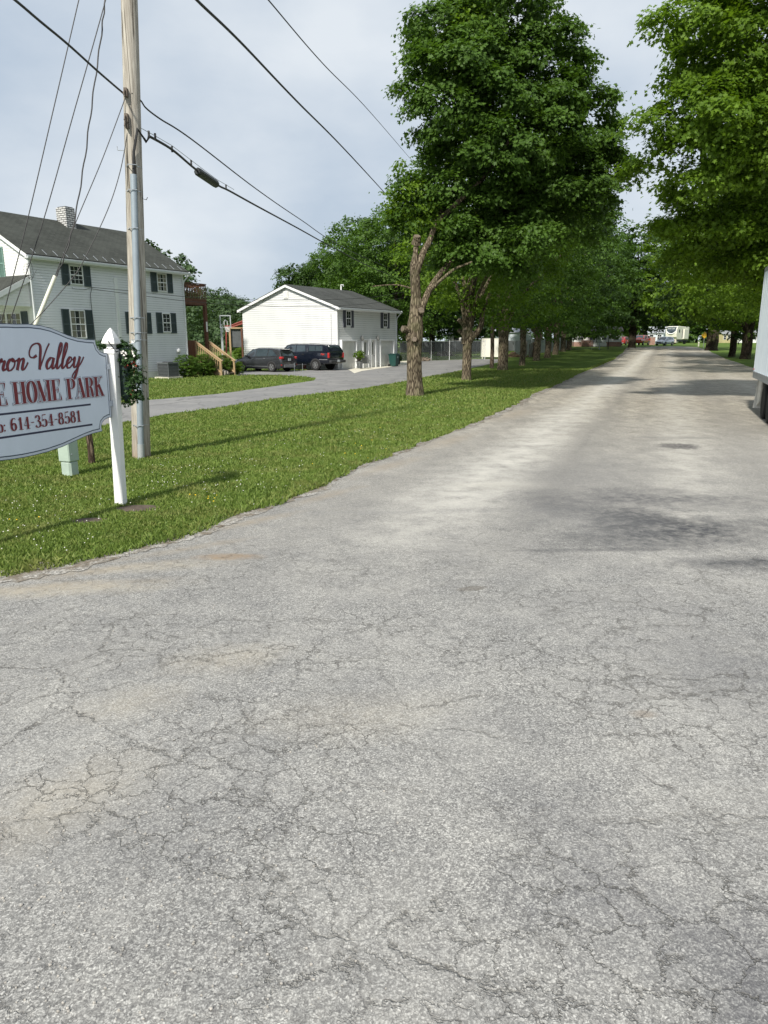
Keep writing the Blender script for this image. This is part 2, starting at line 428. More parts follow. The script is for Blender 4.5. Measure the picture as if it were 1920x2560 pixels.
def road_mat():
    t = NT('road_chipseal'); v = t.co()
    big = t.noise(.33, v, 6, .6); mid = t.noise(2.1, v, 6, .65); fine = t.noise(22, v, 5, .7)
    # aggregate chips in a worn binder
    dv_ = t.mix(.03, v, t.noise(30, v, 2, out='Color'))
    vo = t.n('ShaderNodeTexVoronoi', {'feature': 'F1'}, Vector=dv_, Scale=122)
    rnd = t.n('ShaderNodeSeparateColor', None, Color=vo.outputs['Color']).outputs[0]
    vo2 = t.n('ShaderNodeTexVoronoi', {'feature': 'F1'}, Vector=dv_, Scale=260)
    rnd2 = t.n('ShaderNodeSeparateColor', None, Color=vo2.outputs['Color']).outputs[1]
    chip = t.math('ADD', t.math('MULTIPLY', t.ramp(rnd, .1, 1), .6), t.math('MULTIPLY', rnd2, .4))
    c = t.ramp(chip, .08, .92, (.12, .12, .122, 1), (.62, .62, .60, 1))
    binder = t.ramp(vo.outputs['Distance'], .25, .62)
    c = t.mix(t.math('MULTIPLY', binder, .5), c, (.12, .12, .12))
    # dusty infill where the chips are worn smooth
    smooth = t.ramp(t.noise(.8, v, 6, .65), .40, .66)
    c = t.mix(t.math('MULTIPLY', smooth, .42), c, (.37, .365, .35))
    # farther along the lane it is loose tan gravel
    sep = t.n('ShaderNodeSeparateXYZ', None, Vector=v)
    farf = t.ramp(t.math('DIVIDE', sep.outputs[1], 60), .09, .42)
    c = t.mix(t.math('MULTIPLY', farf, .62), c, t.mix(t.ramp(fine, .3, .7), (.29, .265, .22), (.46, .43, .365)))
    # tone variation
    stk = t.noise(1.0, t.mapv(v, (3.2, 1.1, 1), (0, 0, R(-21))), 6, .72)
    c = t.mix(farf, c, t.mix(1, c, t.ramp(stk, .30, .70, (.62,.61,.60,1), (1.32,1.30,1.26,1)), 'MULTIPLY'))
    c = t.mix(1, c, t.ramp(big, .3, .7, (.86,.86,.86,1), (1.1,1.09,1.07,1)), 'MULTIPLY')
    c = t.mix(1, c, t.ramp(mid, .25, .75, (.80,.80,.81,1), (1.12,1.11,1.09,1)), 'MULTIPLY')
    c = t.mix(1, c, t.ramp(fine, .25, .75, (.78,.78,.78,1), (1.15,1.14,1.12,1)), 'MULTIPLY')
    nz = t.noise(1.6, v, 5, .75)
    brk = t.noise(9, v, 5, .75)
    # wheel tracks: paler pressed bands along the lane
    rot = t.mapv(v, (1,1,1), (0, 0, R(21)))
    sx = t.n('ShaderNodeSeparateXYZ', None, Vector=t.mapv(t.mix(.0, rot, rot), (1, .03, 1))).outputs[0]
    wv = t.math('ADD', sx, t.math('MULTIPLY', t.math('SUBTRACT', t.noise(.25, v, 2), .5), .8))
    for (cx, wd, val, am) in ((-2.5, 1.0, (.56, .54, .49), .75), (-1.45, .55, (.17, .165, .155), .55), (-3.75, .45, (.24, .23, .21), .35), (.5, .8, (.50, .48, .43), .5), (1.7, .6, (.20, .19, .175), .4), (3.6, .8, (.48, .45, .40), .45)):
        d = t.math('ABSOLUTE', t.math('SUBTRACT', wv, cx))
        f = t.ramp(d, 0, wd, (1,1,1,1), (0,0,0,1))
        ymask = t.ramp(t.math('DIVIDE', sep.outputs[1], 60), .10, .16)
        c = t.mix(t.math('MULTIPLY', t.math('MULTIPLY', f, ymask), t.math('MULTIPLY', t.ramp(mid, .25, .6), am)), c, val)
    # dark sealed patches
    def E(px, py, rx, ry, rot_, colr, am, soft=.6, na=.55, nn=None):
        nonlocal c
        q = P(px, py)
        f = mask_ell(t, v, q, rx, ry, rot_, soft, nn or nz, na)
        c = t.mix(t.math('MULTIPLY', t.math('MULTIPLY', f, t.ramp(brk, .32, .60, (.40,.40,.40,1), (1,1,1,1))), am), c, colr)
    D_ = (.055, .057, .063)
    E(1700, 1330, 1.9, .85, R(8), D_, 1.0, .8, .9)
    E(1560, 1290, 1.1, .75, R(-25), D_, .9, .8, .9)
    E(1860, 1410, 1.0, .28, R(4), D_, 1.0, .8, .7)
    E(1450, 1378, 1.0, .10, R(2), D_, .5, .6, .4)
    E(1420, 1290, 1.7, 1.1, R(-60), (.16,.16,.16), .35, .8, .8)
    E(1697, 1117, .44, .50, R(-21), (.085,.08,.08), 1.0, .3, 1.3, brk)
    E(1480, 1190, 1.3, 3.4, R(-24), (.19,.185,.18), .55, .9, .5)
    E(1640, 1250, 2.2, .9, R(-5), (.085,.085,.09), .85, .9, .8)
    E(1690, 1096, 1.2, .3, R(-8), (.12,.12,.12), .4, .5, .5)
    E(1800, 1660, .75, 1.0, R(0), (.13,.13,.135), .45, .9, .8)
    E(1560, 2250, .5, .9, R(15), (.11,.11,.12), .45, .9, .8)
    E(1900, 2480, .35, .5, 0, (.08,.08,.09), .5, .9, .8)
    E(300, 2080, .9, .5, R(10), (.13,.13,.135), .3, .9, .8)
    E(1045, 1282, 2.2, .18, R(3), (.2,.2,.2), .3, .8, .7)
    # tan dust and a shallow pothole
    T_ = (.42, .375, .295)
    for i_, (px, py, rx, ry) in enumerate(((60,1475,1.6,.16),(250,1430,1.0,.14),(470,1375,.9,.14),(640,1305,.9,.16),(820,1240,1.0,.2),(980,1165,1.5,.28),(1120,1105,2.0,.4),(1290,1035,3.,.6))):
        E(px, py, rx, ry, R([12,25,35,45,55,60,64,66][i_]), (.30, .26, .205), .75, .9, .8)
    E(570, 1394, .40, .15, 0, (.27, .21, .15), 1.0, .5, .6)
    E(400, 1420, .9, .22, R(12), T_, .45, .8, .7)
    E(150, 1480, 1.3, .22, R(10), T_, .5, .8, .7)
    E(560, 1650, .55, .30, R(25), T_, .36, .9, 1.1)
    E(330, 1760, .45, .3, R(25), T_, .30, .8, .8)
    E(150, 2010, .35, .55, R(-40), T_, .35, .8, .8)
    E(900, 1790, .8, .35, R(10), T_, .25, .9, .8)
    E(1250, 1215, 1.0, .5, R(5), (.44,.42,.37), .5, .9, .8)
    E(1610, 1790, .1, .06, 0, (.2, .16, .12), .5, .5, .6)
    E(690, 1640, .045, .03, 0, (.1, .1, .09), .7, .5, .3)
    E(705, 1655, .05, .025, 0, (.1, .1, .09), .6, .5, .3)
    for (px, py) in ((1585,1082),(1640,1056),(1700,1042),(1745,1050),(1790,1066),(1835,1038),(1560,1044),(1665,1012),(1180,1475)):
        E(px, py, .16, .07, .3, (.12, .105, .085), .7, .4, .4)
    # cracks
    wob = t.mix(.24, v, t.noise(2.2, v, 6, .75, out='Color'))
    wob = t.mix(.025, wob, t.noise(22, v, 2, out='Color'))
    ck1 = t.n('ShaderNodeTexVoronoi', {'feature': 'DISTANCE_TO_EDGE'}, Vector=wob, Scale=1.75).outputs[0]
    ck2 = t.n('ShaderNodeTexVoronoi', {'feature': 'DISTANCE_TO_EDGE'}, Vector=t.mapv(wob, (1,1,1), (0,0,.5), (3.3,1.2,0)), Scale=6.5).outputs[0]
    m1 = t.ramp(t.noise(.75, v, 3), .43, .58); m2 = t.ramp(t.noise(.9, t.mapv(v, (1,1,1), (0,0,0), (9,4,0)), 3), .40, .55)
    nearf = t.ramp(t.math('DIVIDE', sep.outputs[1], 60), .08, .17, (1,1,1,1), (0,0,0,1))
    f1 = t.math('MULTIPLY', t.ramp(ck1, .002, .016, (1,1,1,1), (0,0,0,1)), m1)
    f2 = t.math('MULTIPLY', t.ramp(ck2, .006, .030, (1,1,1,1), (0,0,0,1)), m2)
    ck = t.math('MULTIPLY', t.math('MAXIMUM', f1, t.math('MULTIPLY', f2, .9)), nearf)
    ck = t.math('MULTIPLY', ck, t.ramp(brk, .36, .56))
    c = t.mix(t.math('MULTIPLY', ck, .74), c, (.095, .09, .08))
    t.base(c, .93, spec=.25)
    h = t.math('ADD', t.math('MULTIPLY', rnd, .5), t.math('MULTIPLY', fine, .6))
    h = t.math('SUBTRACT', h, t.math('MULTIPLY', ck, .9))
    t.bump(h, .75, .011)
    return t.m
ROAD = road_mat()
def verge_mat():
    t = NT('verge_dirt'); v = t.co()
    vo = t.n('ShaderNodeTexVoronoi', {'feature': 'F1'}, Vector=v, Scale=70)
    r1 = t.n('ShaderNodeSeparateColor', None, Color=vo.outputs['Color']).outputs[0]
    n1 = t.noise(3.5, v, 6, .75); n2 = t.noise(26, v, 4, .7)
    soil = t.ramp(n2, .3, .7, (.11, .09, .068, 1), (.24, .205, .16, 1))
    chip = t.ramp(r1, .1, .95, (.16, .155, .145, 1), (.52, .50, .46, 1))
    t.base(t.mix(t.ramp(n1, .42, .58), soil, chip), .95, spec=.1); t.bump(t.math('ADD', n2, r1), .7, .02)
    return t.m
DIRT = verge_mat()

def asphalt_mat():
    t = NT('driveway_asphalt'); v = t.co()
    a = t.noise(.5, v, 6, .6); b = t.noise(5, v, 6, .7); c_ = t.noise(60, v, 3)
    f = t.math('ADD', t.math('MULTIPLY', a, .45), t.math('ADD', t.math('MULTIPLY', b, .3), t.math('MULTIPLY', c_, .25)))
    c = t.ramp(f, .35, .65, (.155, .155, .16, 1), (.265, .26, .25, 1))
    ck = t.n('ShaderNodeTexVoronoi', {'feature': 'DISTANCE_TO_EDGE'}, Vector=t.mix(.3, v, t.noise(1.5, v, 3, out='Color')), Scale=.8).outputs[0]
    c = t.mix(t.math('MULTIPLY', t.ramp(ck, .005, .03, (1,1,1,1), (0,0,0,1)), .5), c, (.08,.08,.08))
    t.base(c, .92, spec=.25); t.bump(b, .3, .01)
    return t.m
ASPH = asphalt_mat()
CONC = plain('concrete', (.56, .53, .44), .9, var=.1, scale=3, bump=.2)

FARX = 2600
sheet('lawn_ground', [Vector((-FARX, -80, 0)), Vector((FARX, -80, 0)), Vector((FARX, 3000, 0)), Vector((-FARX, 3000, 0))], 0, LAWN)
sheet('road', road_poly, .012, ROAD, jag=.09, step=.12)
# worn dirt strip between the lawn and the road
vin, vout = [], []
for i in range(len(EDGE)):
    a = EDGE[max(i-1, 0)]; b = EDGE[min(i+1, len(EDGE)-1)]
    d = Vector((b.x-a.x, b.y-a.y, 0)).normalized(); nn = Vector((d.y, -d.x, 0))
    q = Vector((EDGE[i].x, EDGE[i].y, 0))
    wdt = .15 if q.length < 20 else .3
    vin.append(q - nn*.16); vout.append(q + nn*wdt)
sheet('verge_dirt', vin + vout[::-1], .017, DIRT, jag=.13, step=.05)
# driveway past the house
near_e = [P(*p) for p in [(0,1108),(300,1058),(372,1046),(435,1034),(565,1017),(666,1000),(782,986),(903,973),(970,961),(1016,953),(1055,945),(1106,936),(1151,927),(1185,919),(1223,911),(1262,903)]]
far_e = [P(*p) for p in [(1268,897.5),(1207,897.5),(1151,899),(1103,901),(992,903),(930,905),(860,922),(740,927),(585,927),(588,939),(640,938),(729,939.5),(789,946),(787,952),(734,959),(637,973),(541,986),(370,1001),(300,1009),(0,1040)]]
sheet('driveway', [near_e[0] + Vector((-14, -1.2, 0))] + near_e + far_e + [far_e[-1] + Vector((-14, -1, 0))], .010, ASPH, jag=.10, step=.3)
sheet('concrete_apron', [P(*p) for p in [(886,934),(905,928),(985,916),(1045,907),(1045,901),(985,904),(870,924)]], .020, CONC, jag=.03)
# ------------------------------------------------------------------ lawn blades, clover, dandelions
def inside(px_, py_, poly):
    c = np.zeros(len(px_), bool); n = len(poly)
    for i in range(n):
        x1, y1 = poly[i][0], poly[i][1]; x2, y2 = poly[i-1][0], poly[i-1][1]
        k = (y1 > py_) != (y2 > py_)
        with np.errstate(all='ignore'):
            c ^= k & (px_ < (x2-x1)*(py_-y1)/(y2-y1+1e-12)+x1)
    return c
DRV = [near_e[0] + Vector((-14, -1.2, 0))] + near_e + far_e + [far_e[-1] + Vector((-14, -1, 0))]
def blade_mat():
    t = NT('grass_blade'); g = t.n('ShaderNodeNewGeometry')
    v = t.co()
    r = t.math('ADD', t.math('MULTIPLY', g.outputs['Random Per Island'], .6), t.math('MULTIPLY', t.noise(.7, v, 4), .55))
    c = t.ramp(r, .15, .95, (.066, .118, .016, 1), (.215, .295, .062, 1))
    dry = t.ramp(t.math('ADD', t.noise(1.3, v, 5, .7), t.math('MULTIPLY', g.outputs['Random Per Island'], .2)), .58, .76)
    c = t.mix(t.math('MULTIPLY', dry, .5), c, (.26, .235, .09))
    d = t.n('ShaderNodeBsdfPrincipled', None, **{'Base Color': c, 'Roughness': .6, 'Specular IOR Level': .3})
    tl = t.n('ShaderNodeBsdfTranslucent', None, Color=t.mix(.4, c, (.25, .36, .05)))
    mx_ = t.n('ShaderNodeMixShader', None, Fac=.3, i1=d, i2=tl)
    t.t.links.new(mx_.outputs[0], t.out.inputs['Surface'])
    return t.m
rng = np.random.default_rng(3)
bp = []; bs_ = []
for (y0, y1, dens, hh) in ((6.2, 9.5, 3600, .040), (9.5, 14, 1700, .044), (14, 22, 620, .052), (22, 36, 190, .065), (36, 56, 60, .08)):
    x0, x1 = -.56*y1-1, y1*.42
    n = int((x1-x0)*(y1-y0)*dens)
    q = np.stack([rng.uniform(x0, x1, n), rng.uniform(y0, y1, n)], 1)
    pxr = q[:, 0]/q[:, 1]
    k = (pxr > -.56) & ~inside(q[:, 0], q[:, 1], road_poly) & ~inside(q[:, 0], q[:, 1], DRV)
    q = q[k]
    sd_ = np.array([mnoise.noise(Vector((a*.9, b*.9, 0))) + .5*mnoise.noise(Vector((a*3, b*3, 3))) for a, b in q])
    s = hh*(.75 + .5*rng.random(len(q)))*(1+.35*sd_)
    bp.append(q); bs_.append(s)
# taller ragged fringe leaning over the road edge
for i in range(2, len(EDGE)-1):
    a, b = EDGE[i], EDGE[i+1]; L = (b-a).length; Dn = max(a.y, 5)
    if Dn > 70: break
    n = int(L*420*min(1, 9/Dn)**1.2)
    tt = rng.random(n); off = np.abs(rng.normal(size=n))*.16 - .03
    d = Vector((b.x-a.x, b.y-a.y, 0)).normalized(); nn = (-d.y, d.x)
    bumpy = np.array([mnoise.noise(Vector((a.x+(b.x-a.x)*u, a.y+(b.y-a.y)*u, 9))*1.7) for u in tt])
    q = np.stack([a.x + (b.x-a.x)*tt + nn[0]*(off - .16*bumpy-.02), a.y + (b.y-a.y)*tt + nn[1]*(off - .16*bumpy-.02)], 1)
    bp.append(q); bs_.append((.045+.05*rng.random(n))*(1+.15*Dn/20))
Q = np.concatenate(bp); S = np.concatenate(bs_)
# bare worn spots
spots = [(P(345, 1272), .32), (P(225, 1302), .22), (P(560, 1094), .15), (P(1060, 1000), .3)]
k = np.ones(len(Q), bool)
for c_, r_ in spots:
    k &= ((Q[:, 0]-c_.x)**2 + (Q[:, 1]-c_.y)**2) > (r_*(.6+.6*rng.random(len(Q))))**2
Q, S = Q[k], S[k]
n = len(Q)
print('blades', n)
an = rng.uniform(0, 2*PI, n); wd = .0035 + .0011*np.clip(Q[:, 1], 6, 60)*.6
ln = rng.normal(size=(n, 2))*.45
z0 = np.interp(Q[:, 1], KY, KZ)
dx, dy = np.cos(an)*wd, np.sin(an)*wd
V = np.zeros((n, 4, 3))
V[:, 0] = np.stack([Q[:, 0]-dx, Q[:, 1]-dy, z0], 1); V[:, 1] = np.stack([Q[:, 0]+dx, Q[:, 1]+dy, z0], 1)
mx_, my_ = Q[:, 0]+ln[:, 0]*S*.35, Q[:, 1]+ln[:, 1]*S*.35
V[:, 2] = np.stack([mx_+dx*.7, my_+dy*.7, z0+S*.6], 1)
V[:, 3] = np.stack([Q[:, 0]+ln[:, 0]*S, Q[:, 1]+ln[:, 1]*S, z0+S], 1)
Lp = ((np.arange(n)*4)[:, None] + np.array([0, 1, 2, 0, 2, 3])[None]).ravel()
g = npmesh('grass', V.reshape(-1, 3), Lp, np.arange(2*n)*3, np.full(2*n, 3), blade_mat())
tag(g, 'short mown green grass covering the lawns beside the road', 'grass', kind='stuff')
for i, (c_, r_) in enumerate(spots[:2]):
    m = MB(); k_ = 18
    m.add([(c_.x + math.cos(2*PI*j/k_)*r_*(1+.35*mnoise.noise(Vector((j*.9, i*5, 0)))), c_.y + math.sin(2*PI*j/k_)*r_*.6*(1+.3*mnoise.noise(Vector((j, i*3, 2)))), .006) for j in range(k_)], [tuple(range(k_))])
    tag(m.build('bare_soil', plain('dark_soil', (.085,.062,.045), .95, var=.5, scale=14)), kind='structure')
WHITEF = plain('clover_white', (.75, .74, .66), .8, var=.1)
YELF = plain('dandelion_yellow', (.80, .55, .03), .8, var=.1)
def flowers(name, mat, regions, r, label):
    m = MB()
    for (px0, py0, px1, py1, cnt) in regions:
        for _ in range(cnt):
            q = P(random.uniform(px0, px1), random.uniform(py0, py1))
            if inside(np.array([q.x]), np.array([q.y]), road_poly)[0] or inside(np.array([q.x]), np.array([q.y]), DRV)[0]: continue
            rr = r*random.uniform(.7, 1.2)*(1 + q.y*.012)
            m.ico((q.x, q.y, q.z + random.uniform(.045, .08)), rr, 1, (1, 1, .75), .3)
    o = m.build(name, mat); tag(o, label, name.replace('_', ' '), kind='stuff')
flowers('clover_flowers', WHITEF, [(0,1250,260,1390,55), (380,1150,760,1230,85), (600,1080,1000,1180,60), (700,990,1180,1090,90), (20,1120,330,1280,25), (300,1200,640,1290,30), (1200,900,1420,960,25)], .0065, 'white clover heads dotted through the lawn grass')
flowers('dandelion_flowers', YELF, [(380,1220,560,1260,4), (780,1110,1000,1180,7), (480,1240,560,1270,3), (0,1290,120,1340,3), (900,1050,1000,1150,4)], .010, 'small yellow dandelion heads scattered in the lawn')
# loose stones on the road and its edge
m = MB()
for _ in range(900):
    if random.random() < .45:
        i = random.randrange(2, 16); q = EDGE[i].lerp(EDGE[i+1], random.random()); q = Vector((q.x + random.uniform(-.05, .75), q.y + random.uniform(-.5, .1), 0))
    else:
        q = P(random.uniform(0, 1100)*random.random()**.4, random.uniform(1480, 2560))
    if not inside(np.array([q.x]), np.array([q.y]), road_poly)[0]: continue
    s_ = random.uniform(.002, .0065)*(1+q.y*.02)
    m.ico((q.x, q.y, .013+s_*.4), s_, 1, (1, random.uniform(.6,1), .6), .5)
o = m.build('loose_gravel', plain('gravel_stone', (.33, .31, .28), .9, var=.4, scale=30)); tag(o, 'small loose stones scattered on the grey road', 'gravel', kind='stuff')
# ================================================================== shared materials
WHITE = plain('white_vinyl', (.80, .80, .79), .4, var=.04, scale=3)
TRIM = plain('white_trim', (.74, .75, .75), .45, var=.06, scale=4)
SHUT = plain('slate_shutter', (.060, .082, .092), .6, var=.15, scale=8)
SHUT2 = plain('navy_shutter', (.085, .09, .115), .6, var=.15, scale=8)
GLASS = plain('window_glass', (.03, .034, .036), .08, var=.5, scale=1.2, spec=.8)
CURT = plain('curtain_cream', (.20, .19, .145), .8, var=.25, scale=5, stretch=(6, 6, .5))
GUT = plain('gutter_metal', (.62, .65, .66), .35, var=.07)
WOODD = plain('stained_deck_wood', (.105, .042, .022), .7, var=.35, scale=5, stretch=(4, 4, .5))
WOODL = plain('bare_stair_wood', (.40, .28, .155), .8, var=.22, scale=4, stretch=(3, 3, .5))
GREYM = plain('galvanised_metal', (.42, .45, .48), .4, metal=.6, var=.12, scale=5)
BLACKP = plain('black_rubber', (.018, .018, .019), .6, var=.3)
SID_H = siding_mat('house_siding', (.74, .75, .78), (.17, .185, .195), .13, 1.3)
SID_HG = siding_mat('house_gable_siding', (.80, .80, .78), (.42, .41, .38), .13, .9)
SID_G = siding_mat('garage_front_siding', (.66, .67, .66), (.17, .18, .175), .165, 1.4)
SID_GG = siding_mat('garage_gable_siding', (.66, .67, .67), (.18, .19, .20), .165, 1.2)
SHING_H = shingle_mat('house_shingles', (.075, .081, .072))
SHING_G = shingle_mat('garage_shingles', (.085, .09, .085))

def siding(poly_top, u0, u1, z0, row, axis, off, lap=.014):
    """lapped boards between u0..u1 from z0 up to poly_top(u range); axis maps (u, out, z) to local"""
    m = MB(); z = z0
    while True:
        zt = z + row
        a0, b0 = poly_top(z); a1, b1 = poly_top(min(zt, z+row))
        a0, b0 = max(a0, u0), min(b0, u1); a1, b1 = max(a1, u0), min(b1, u1)
        if b0 - a0 < .02: break
        if b1 < a1: a1 = b1 = (a1+b1)/2
        m.quad(axis(a0, off+lap, z), axis(b0, off+lap, z), axis(b1, off, zt), axis(a1, off, zt))
        m.quad(axis(a0, off, z), axis(b0, off, z), axis(b0, off+lap, z), axis(a0, off+lap, z))
        z = zt
        if z > 30: break
    return m

class Frame:
    """building frame: u runs along the long wall away from the corner, v into the building"""
    def __init__(s, o, yaw):
        s.o = Vector(o); s.yaw = yaw
        s.d = yawv(yaw); s.v = Vector((-s.d.y, s.d.x, 0))
        s.rz = PI/2 - R(yaw)
    def uz(s, px, py):
        r = ray(px, py); o = s.o
        # o + u d = t r (xy)
        det = s.d.x*(-r.y) + r.x*s.d.y
        u = (-o.x*(-r.y) + (-o.y)*r.x)/det
        q = o + s.d*u; t = q.y/r.y
        return u, CH + r.z*t - terr(0)
    def vz(s, px, py, u=0):
        r = ray(px, py); o = s.o + s.d*u
        det = s.v.x*(-r.y) + r.x*s.v.y
        v = (-o.x*(-r.y) + (-o.y)*r.x)/det
        q = o + s.v*v; t = q.y/r.y
        return v, CH + r.z*t

def window_on(root, u0, u1, z0, z1, side=-1, axis=None, sash=True, grid=(3, 2), curtain=False, frame_mat=None, name='window', barw=.009):
    """double-hung window proud of the wall; axis(u, out, z)"""
    fm = frame_mat or TRIM
    A = axis
    m = MB(); t = .055
    def bx(a, b, c, d, o0, o1):
        p = [A(a, o0, c), A(b, o0, c), A(b, o0, d), A(a, o0, d)]
        q = A(0, o1, 0) - A(0, o0, 0)
        m.prism(p, (0,0,0), q)
    bx(u0, u0+t, z0, z1, 0, .05); bx(u1-t, u1, z0, z1, 0, .05)
    bx(u0+t, u1-t, z0, z0+t, 0, .06); bx(u0+t, u1-t, z1-t, z1, 0, .05)
    f = m.build(name, fm, root)
    m = MB(); m.prism([A(u0+t, .012, z0+t), A(u1-t, .012, z0+t), A(u1-t, .012, z1-t), A(u0+t, .012, z1-t)], (0,0,0), A(0, .008, 0)-A(0, 0, 0))
    m.build('pane', GLASS, f)
    if curtain:
        m = MB(); w_ = (u1-u0-2*t)
        for (a, b) in ((.0, .30), (.62, 1.0)):
            m.prism([A(u0+t+w_*a, .0215, z0+t), A(u0+t+w_*b, .0215, z0+t), A(u0+t+w_*b*.92+.02, .0215, z1-t), A(u0+t+w_*a, .0215, z1-t)], (0,0,0), A(0, .002, 0)-A(0, 0, 0))
        m.build('curtain', CURT, f)
    m = MB()
    zm = (z0+z1)/2
    if sash: bx(u0+t, u1-t, zm-.028, zm+.028, .02, .042)
    g = barw
    for k in range(1, grid[0]):
        uu = u0+t+(u1-u0-2*t)*k/grid[0]; bx(uu-g, uu+g, z0+t, z1-t, .024, .034)
    for zz0, zz1 in ((z0+t, zm), (zm, z1-t)):
        for k in range(1, grid[1]):
            z_ = zz0 + (zz1-zz0)*k/grid[1]; bx(u0+t, u1-t, z_-g, z_+g, .0245, .0335)
    m.build('sash_bar', fm, f)
    return f
def shutter_on(root, u0, u1, z0, z1, axis, mat_):
    A = axis; m = MB()
    def bx(a, b, c, d, o0, o1): m.prism([A(a, o0, c), A(b, o0, c), A(b, o0, d), A(a, o0, d)], (0,0,0), A(0, o1, 0)-A(0, o0, 0))
    bx(u0, u0+.05, z0, z1, .0, .045); bx(u1-.05, u1, z0, z1, .0, .045)
    for z_ in (z0, (z0+z1)/2-.03, z1-.06): bx(u0+.05, u1-.05, z_, z_+.06, 0, .042)
    z = z0+.07
    while z < z1-.08:
        m.prism([A(u0+.05, .012, z), A(u1-.05, .012, z), A(u1-.05, .034, z+.018), A(u0+.05, .034, z+.018)], (0,0,0), A(0, 0, .012)-A(0, 0, 0)); z += .05
    m.prism([A(u0+.05, .0, z0+.06), A(u1-.05, .0, z0+.06), A(u1-.05, 0, z1-.06), A(u0+.05, 0, z1-.06)], (0,0,0), A(0, .01, 0)-A(0, 0, 0))
    return m.build('shutter', mat_, root)

def gable_building(root, L, W, ze, za, z0, row, sid_long, sid_gable, roofm, oh=.35, ohg=.3):
    """walls with laps on the long side (v=0) and the near gable (u=0), plain behind; roof as one solid"""
    AL = lambda u, o, z: Vector((u, -o, z))
    AG = lambda v, o, z: Vector((-o, v, z))
    s = (za-ze)/(W/2)
    m = siding(lambda z: (0, L) if z < ze-row*.5 else (0, 0), 0, L, z0, row, AL, .0)
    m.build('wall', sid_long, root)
    def top(z):
        if z <= ze: return (0, W)
        k = (z-ze)/s
        return (k, W-k)
    m = siding(top, 0, W, z0, row, AG, .0)
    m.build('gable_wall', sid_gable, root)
    m = MB()
    g = [(L, .0, z0), (L, W, z0), (L, W, ze), (L, W/2, za), (L, .0, ze)]
    m.quad(*g); m.quad((.0, W, z0), (L, W, z0), (L, W, ze), (0, W, ze))
    m.quad((0,.0,z0-.5), (L,.0,z0-.5), (L,.0,z0+.01), (0,.0,z0+.01)); m.quad((0,0,z0-.5),(0,W,z0-.5),(0,W,z0+.01),(0,0,z0+.01))
    m.build('back_wall', sid_gable, root)
    # corner boards
    m = MB(); m.box((.045-.02, .045-.02, (z0+ze)/2), (.11, .11, ze-z0-.02)); m.build('corner_board', TRIM, root)
    m = MB(); m.box((L-.03, .045-.02, (z0+ze)/2), (.11, .11, ze-z0-.02)); m.build('corner_board', TRIM, root)
    # roof
    th = .14
    def zr(v): return ze + s*min(v, W-v)
    m = MB()
    e = oh
    for sgn in (0, 1):
        v0, v1 = (-e, W/2) if sgn == 0 else (W+e, W/2)
        za_, zb_ = ze - s*e, za
        pts = [(-ohg, v0, za_+th*.35), (L+ohg, v0, za_+th*.35), (L+ohg, v1, zb_+th*.35), (-ohg, v1, zb_+th*.35)]
        m.prism(pts, (0,0,0), (0,0,.05))
    rf = m.build('roof', roofm, root)
    # fascia, rake boards, soffits
    m = MB()
    for sgn in (0, 1):
        v0 = -e if sgn == 0 else W+e
        zf = ze - s*e
        for uu in (-ohg, L+ohg-.03):
            v1 = W/2
            m.prism([(uu, v0, zf-.13), (uu, v1, za-.13), (uu, v1, za+th*.34), (uu, v0, zf+th*.34)], (0,0,0), (.03, 0, 0))
        o1 = .02 if sgn == 0 else -.02
        m.prism([(-ohg, v0, zf-.13), (L+ohg, v0, zf-.13), (L+ohg, v0, zf+th*.3), (-ohg, v0, zf+th*.3)], (0,0,0), (0, o1, 0))
    m.build('fascia', TRIM, root)
    m = MB()
    zf = ze - s*e - .10
    m.prism([(-ohg+.03, -e+.02, zf), (L+ohg-.03, -e+.02, zf), (L+ohg-.03, -.002, zf), (-ohg+.03, -.002, zf)], (0,0,0), (0,0,.02))
    m.prism([(-ohg+.03, W+e-.02, zf), (L+ohg-.03, W+e-.02, zf), (L+ohg-.03, W+.002, zf), (-ohg+.03, W+.002, zf)], (0,0,0), (0,0,.02))
    for sgn in (0, 1):
        v0 = -e+.02 if sgn == 0 else W+e-.02
        m.prism([(-ohg+.03, v0, ze-s*(e-.02)-.02), (-.016, v0, ze-s*(e-.02)-.02), (-.016, W/2, za-.02), (-ohg+.03, W/2, za-.02)], (0,0,0), (0,0,.015))
    m.build('soffit', TRIM, root)
    return AL, AG, s
def gutter(root, L, e, z, ohg, name='gutter'):
    m = MB()
    prof = [(0, 0), (-.10, 0), (-.125, .05), (-.13, .12), (-.115, .12), (-.10, .055), (-.02, .02), (0, .02)]
    pts = [Vector((-ohg-.02, -e+p[0], z+p[1])) for p in prof]
    m.prism(pts, (0,0,0), (L+2*ohg+.04, 0, 0))
    return m.build(name, GUT, root)
def downspout(root, u, z0, z1, e):
    m = MB()
    m.tube([(u+.35, -e-.06, z1), (u+.35, -e-.04, z1-.12), (u+.07, -.12, z1-.55), (u+.05, -.07, z1-.75), (u+.05, -.07, z0)], .042, 8)
    return m.build('downspout', GUT, root)

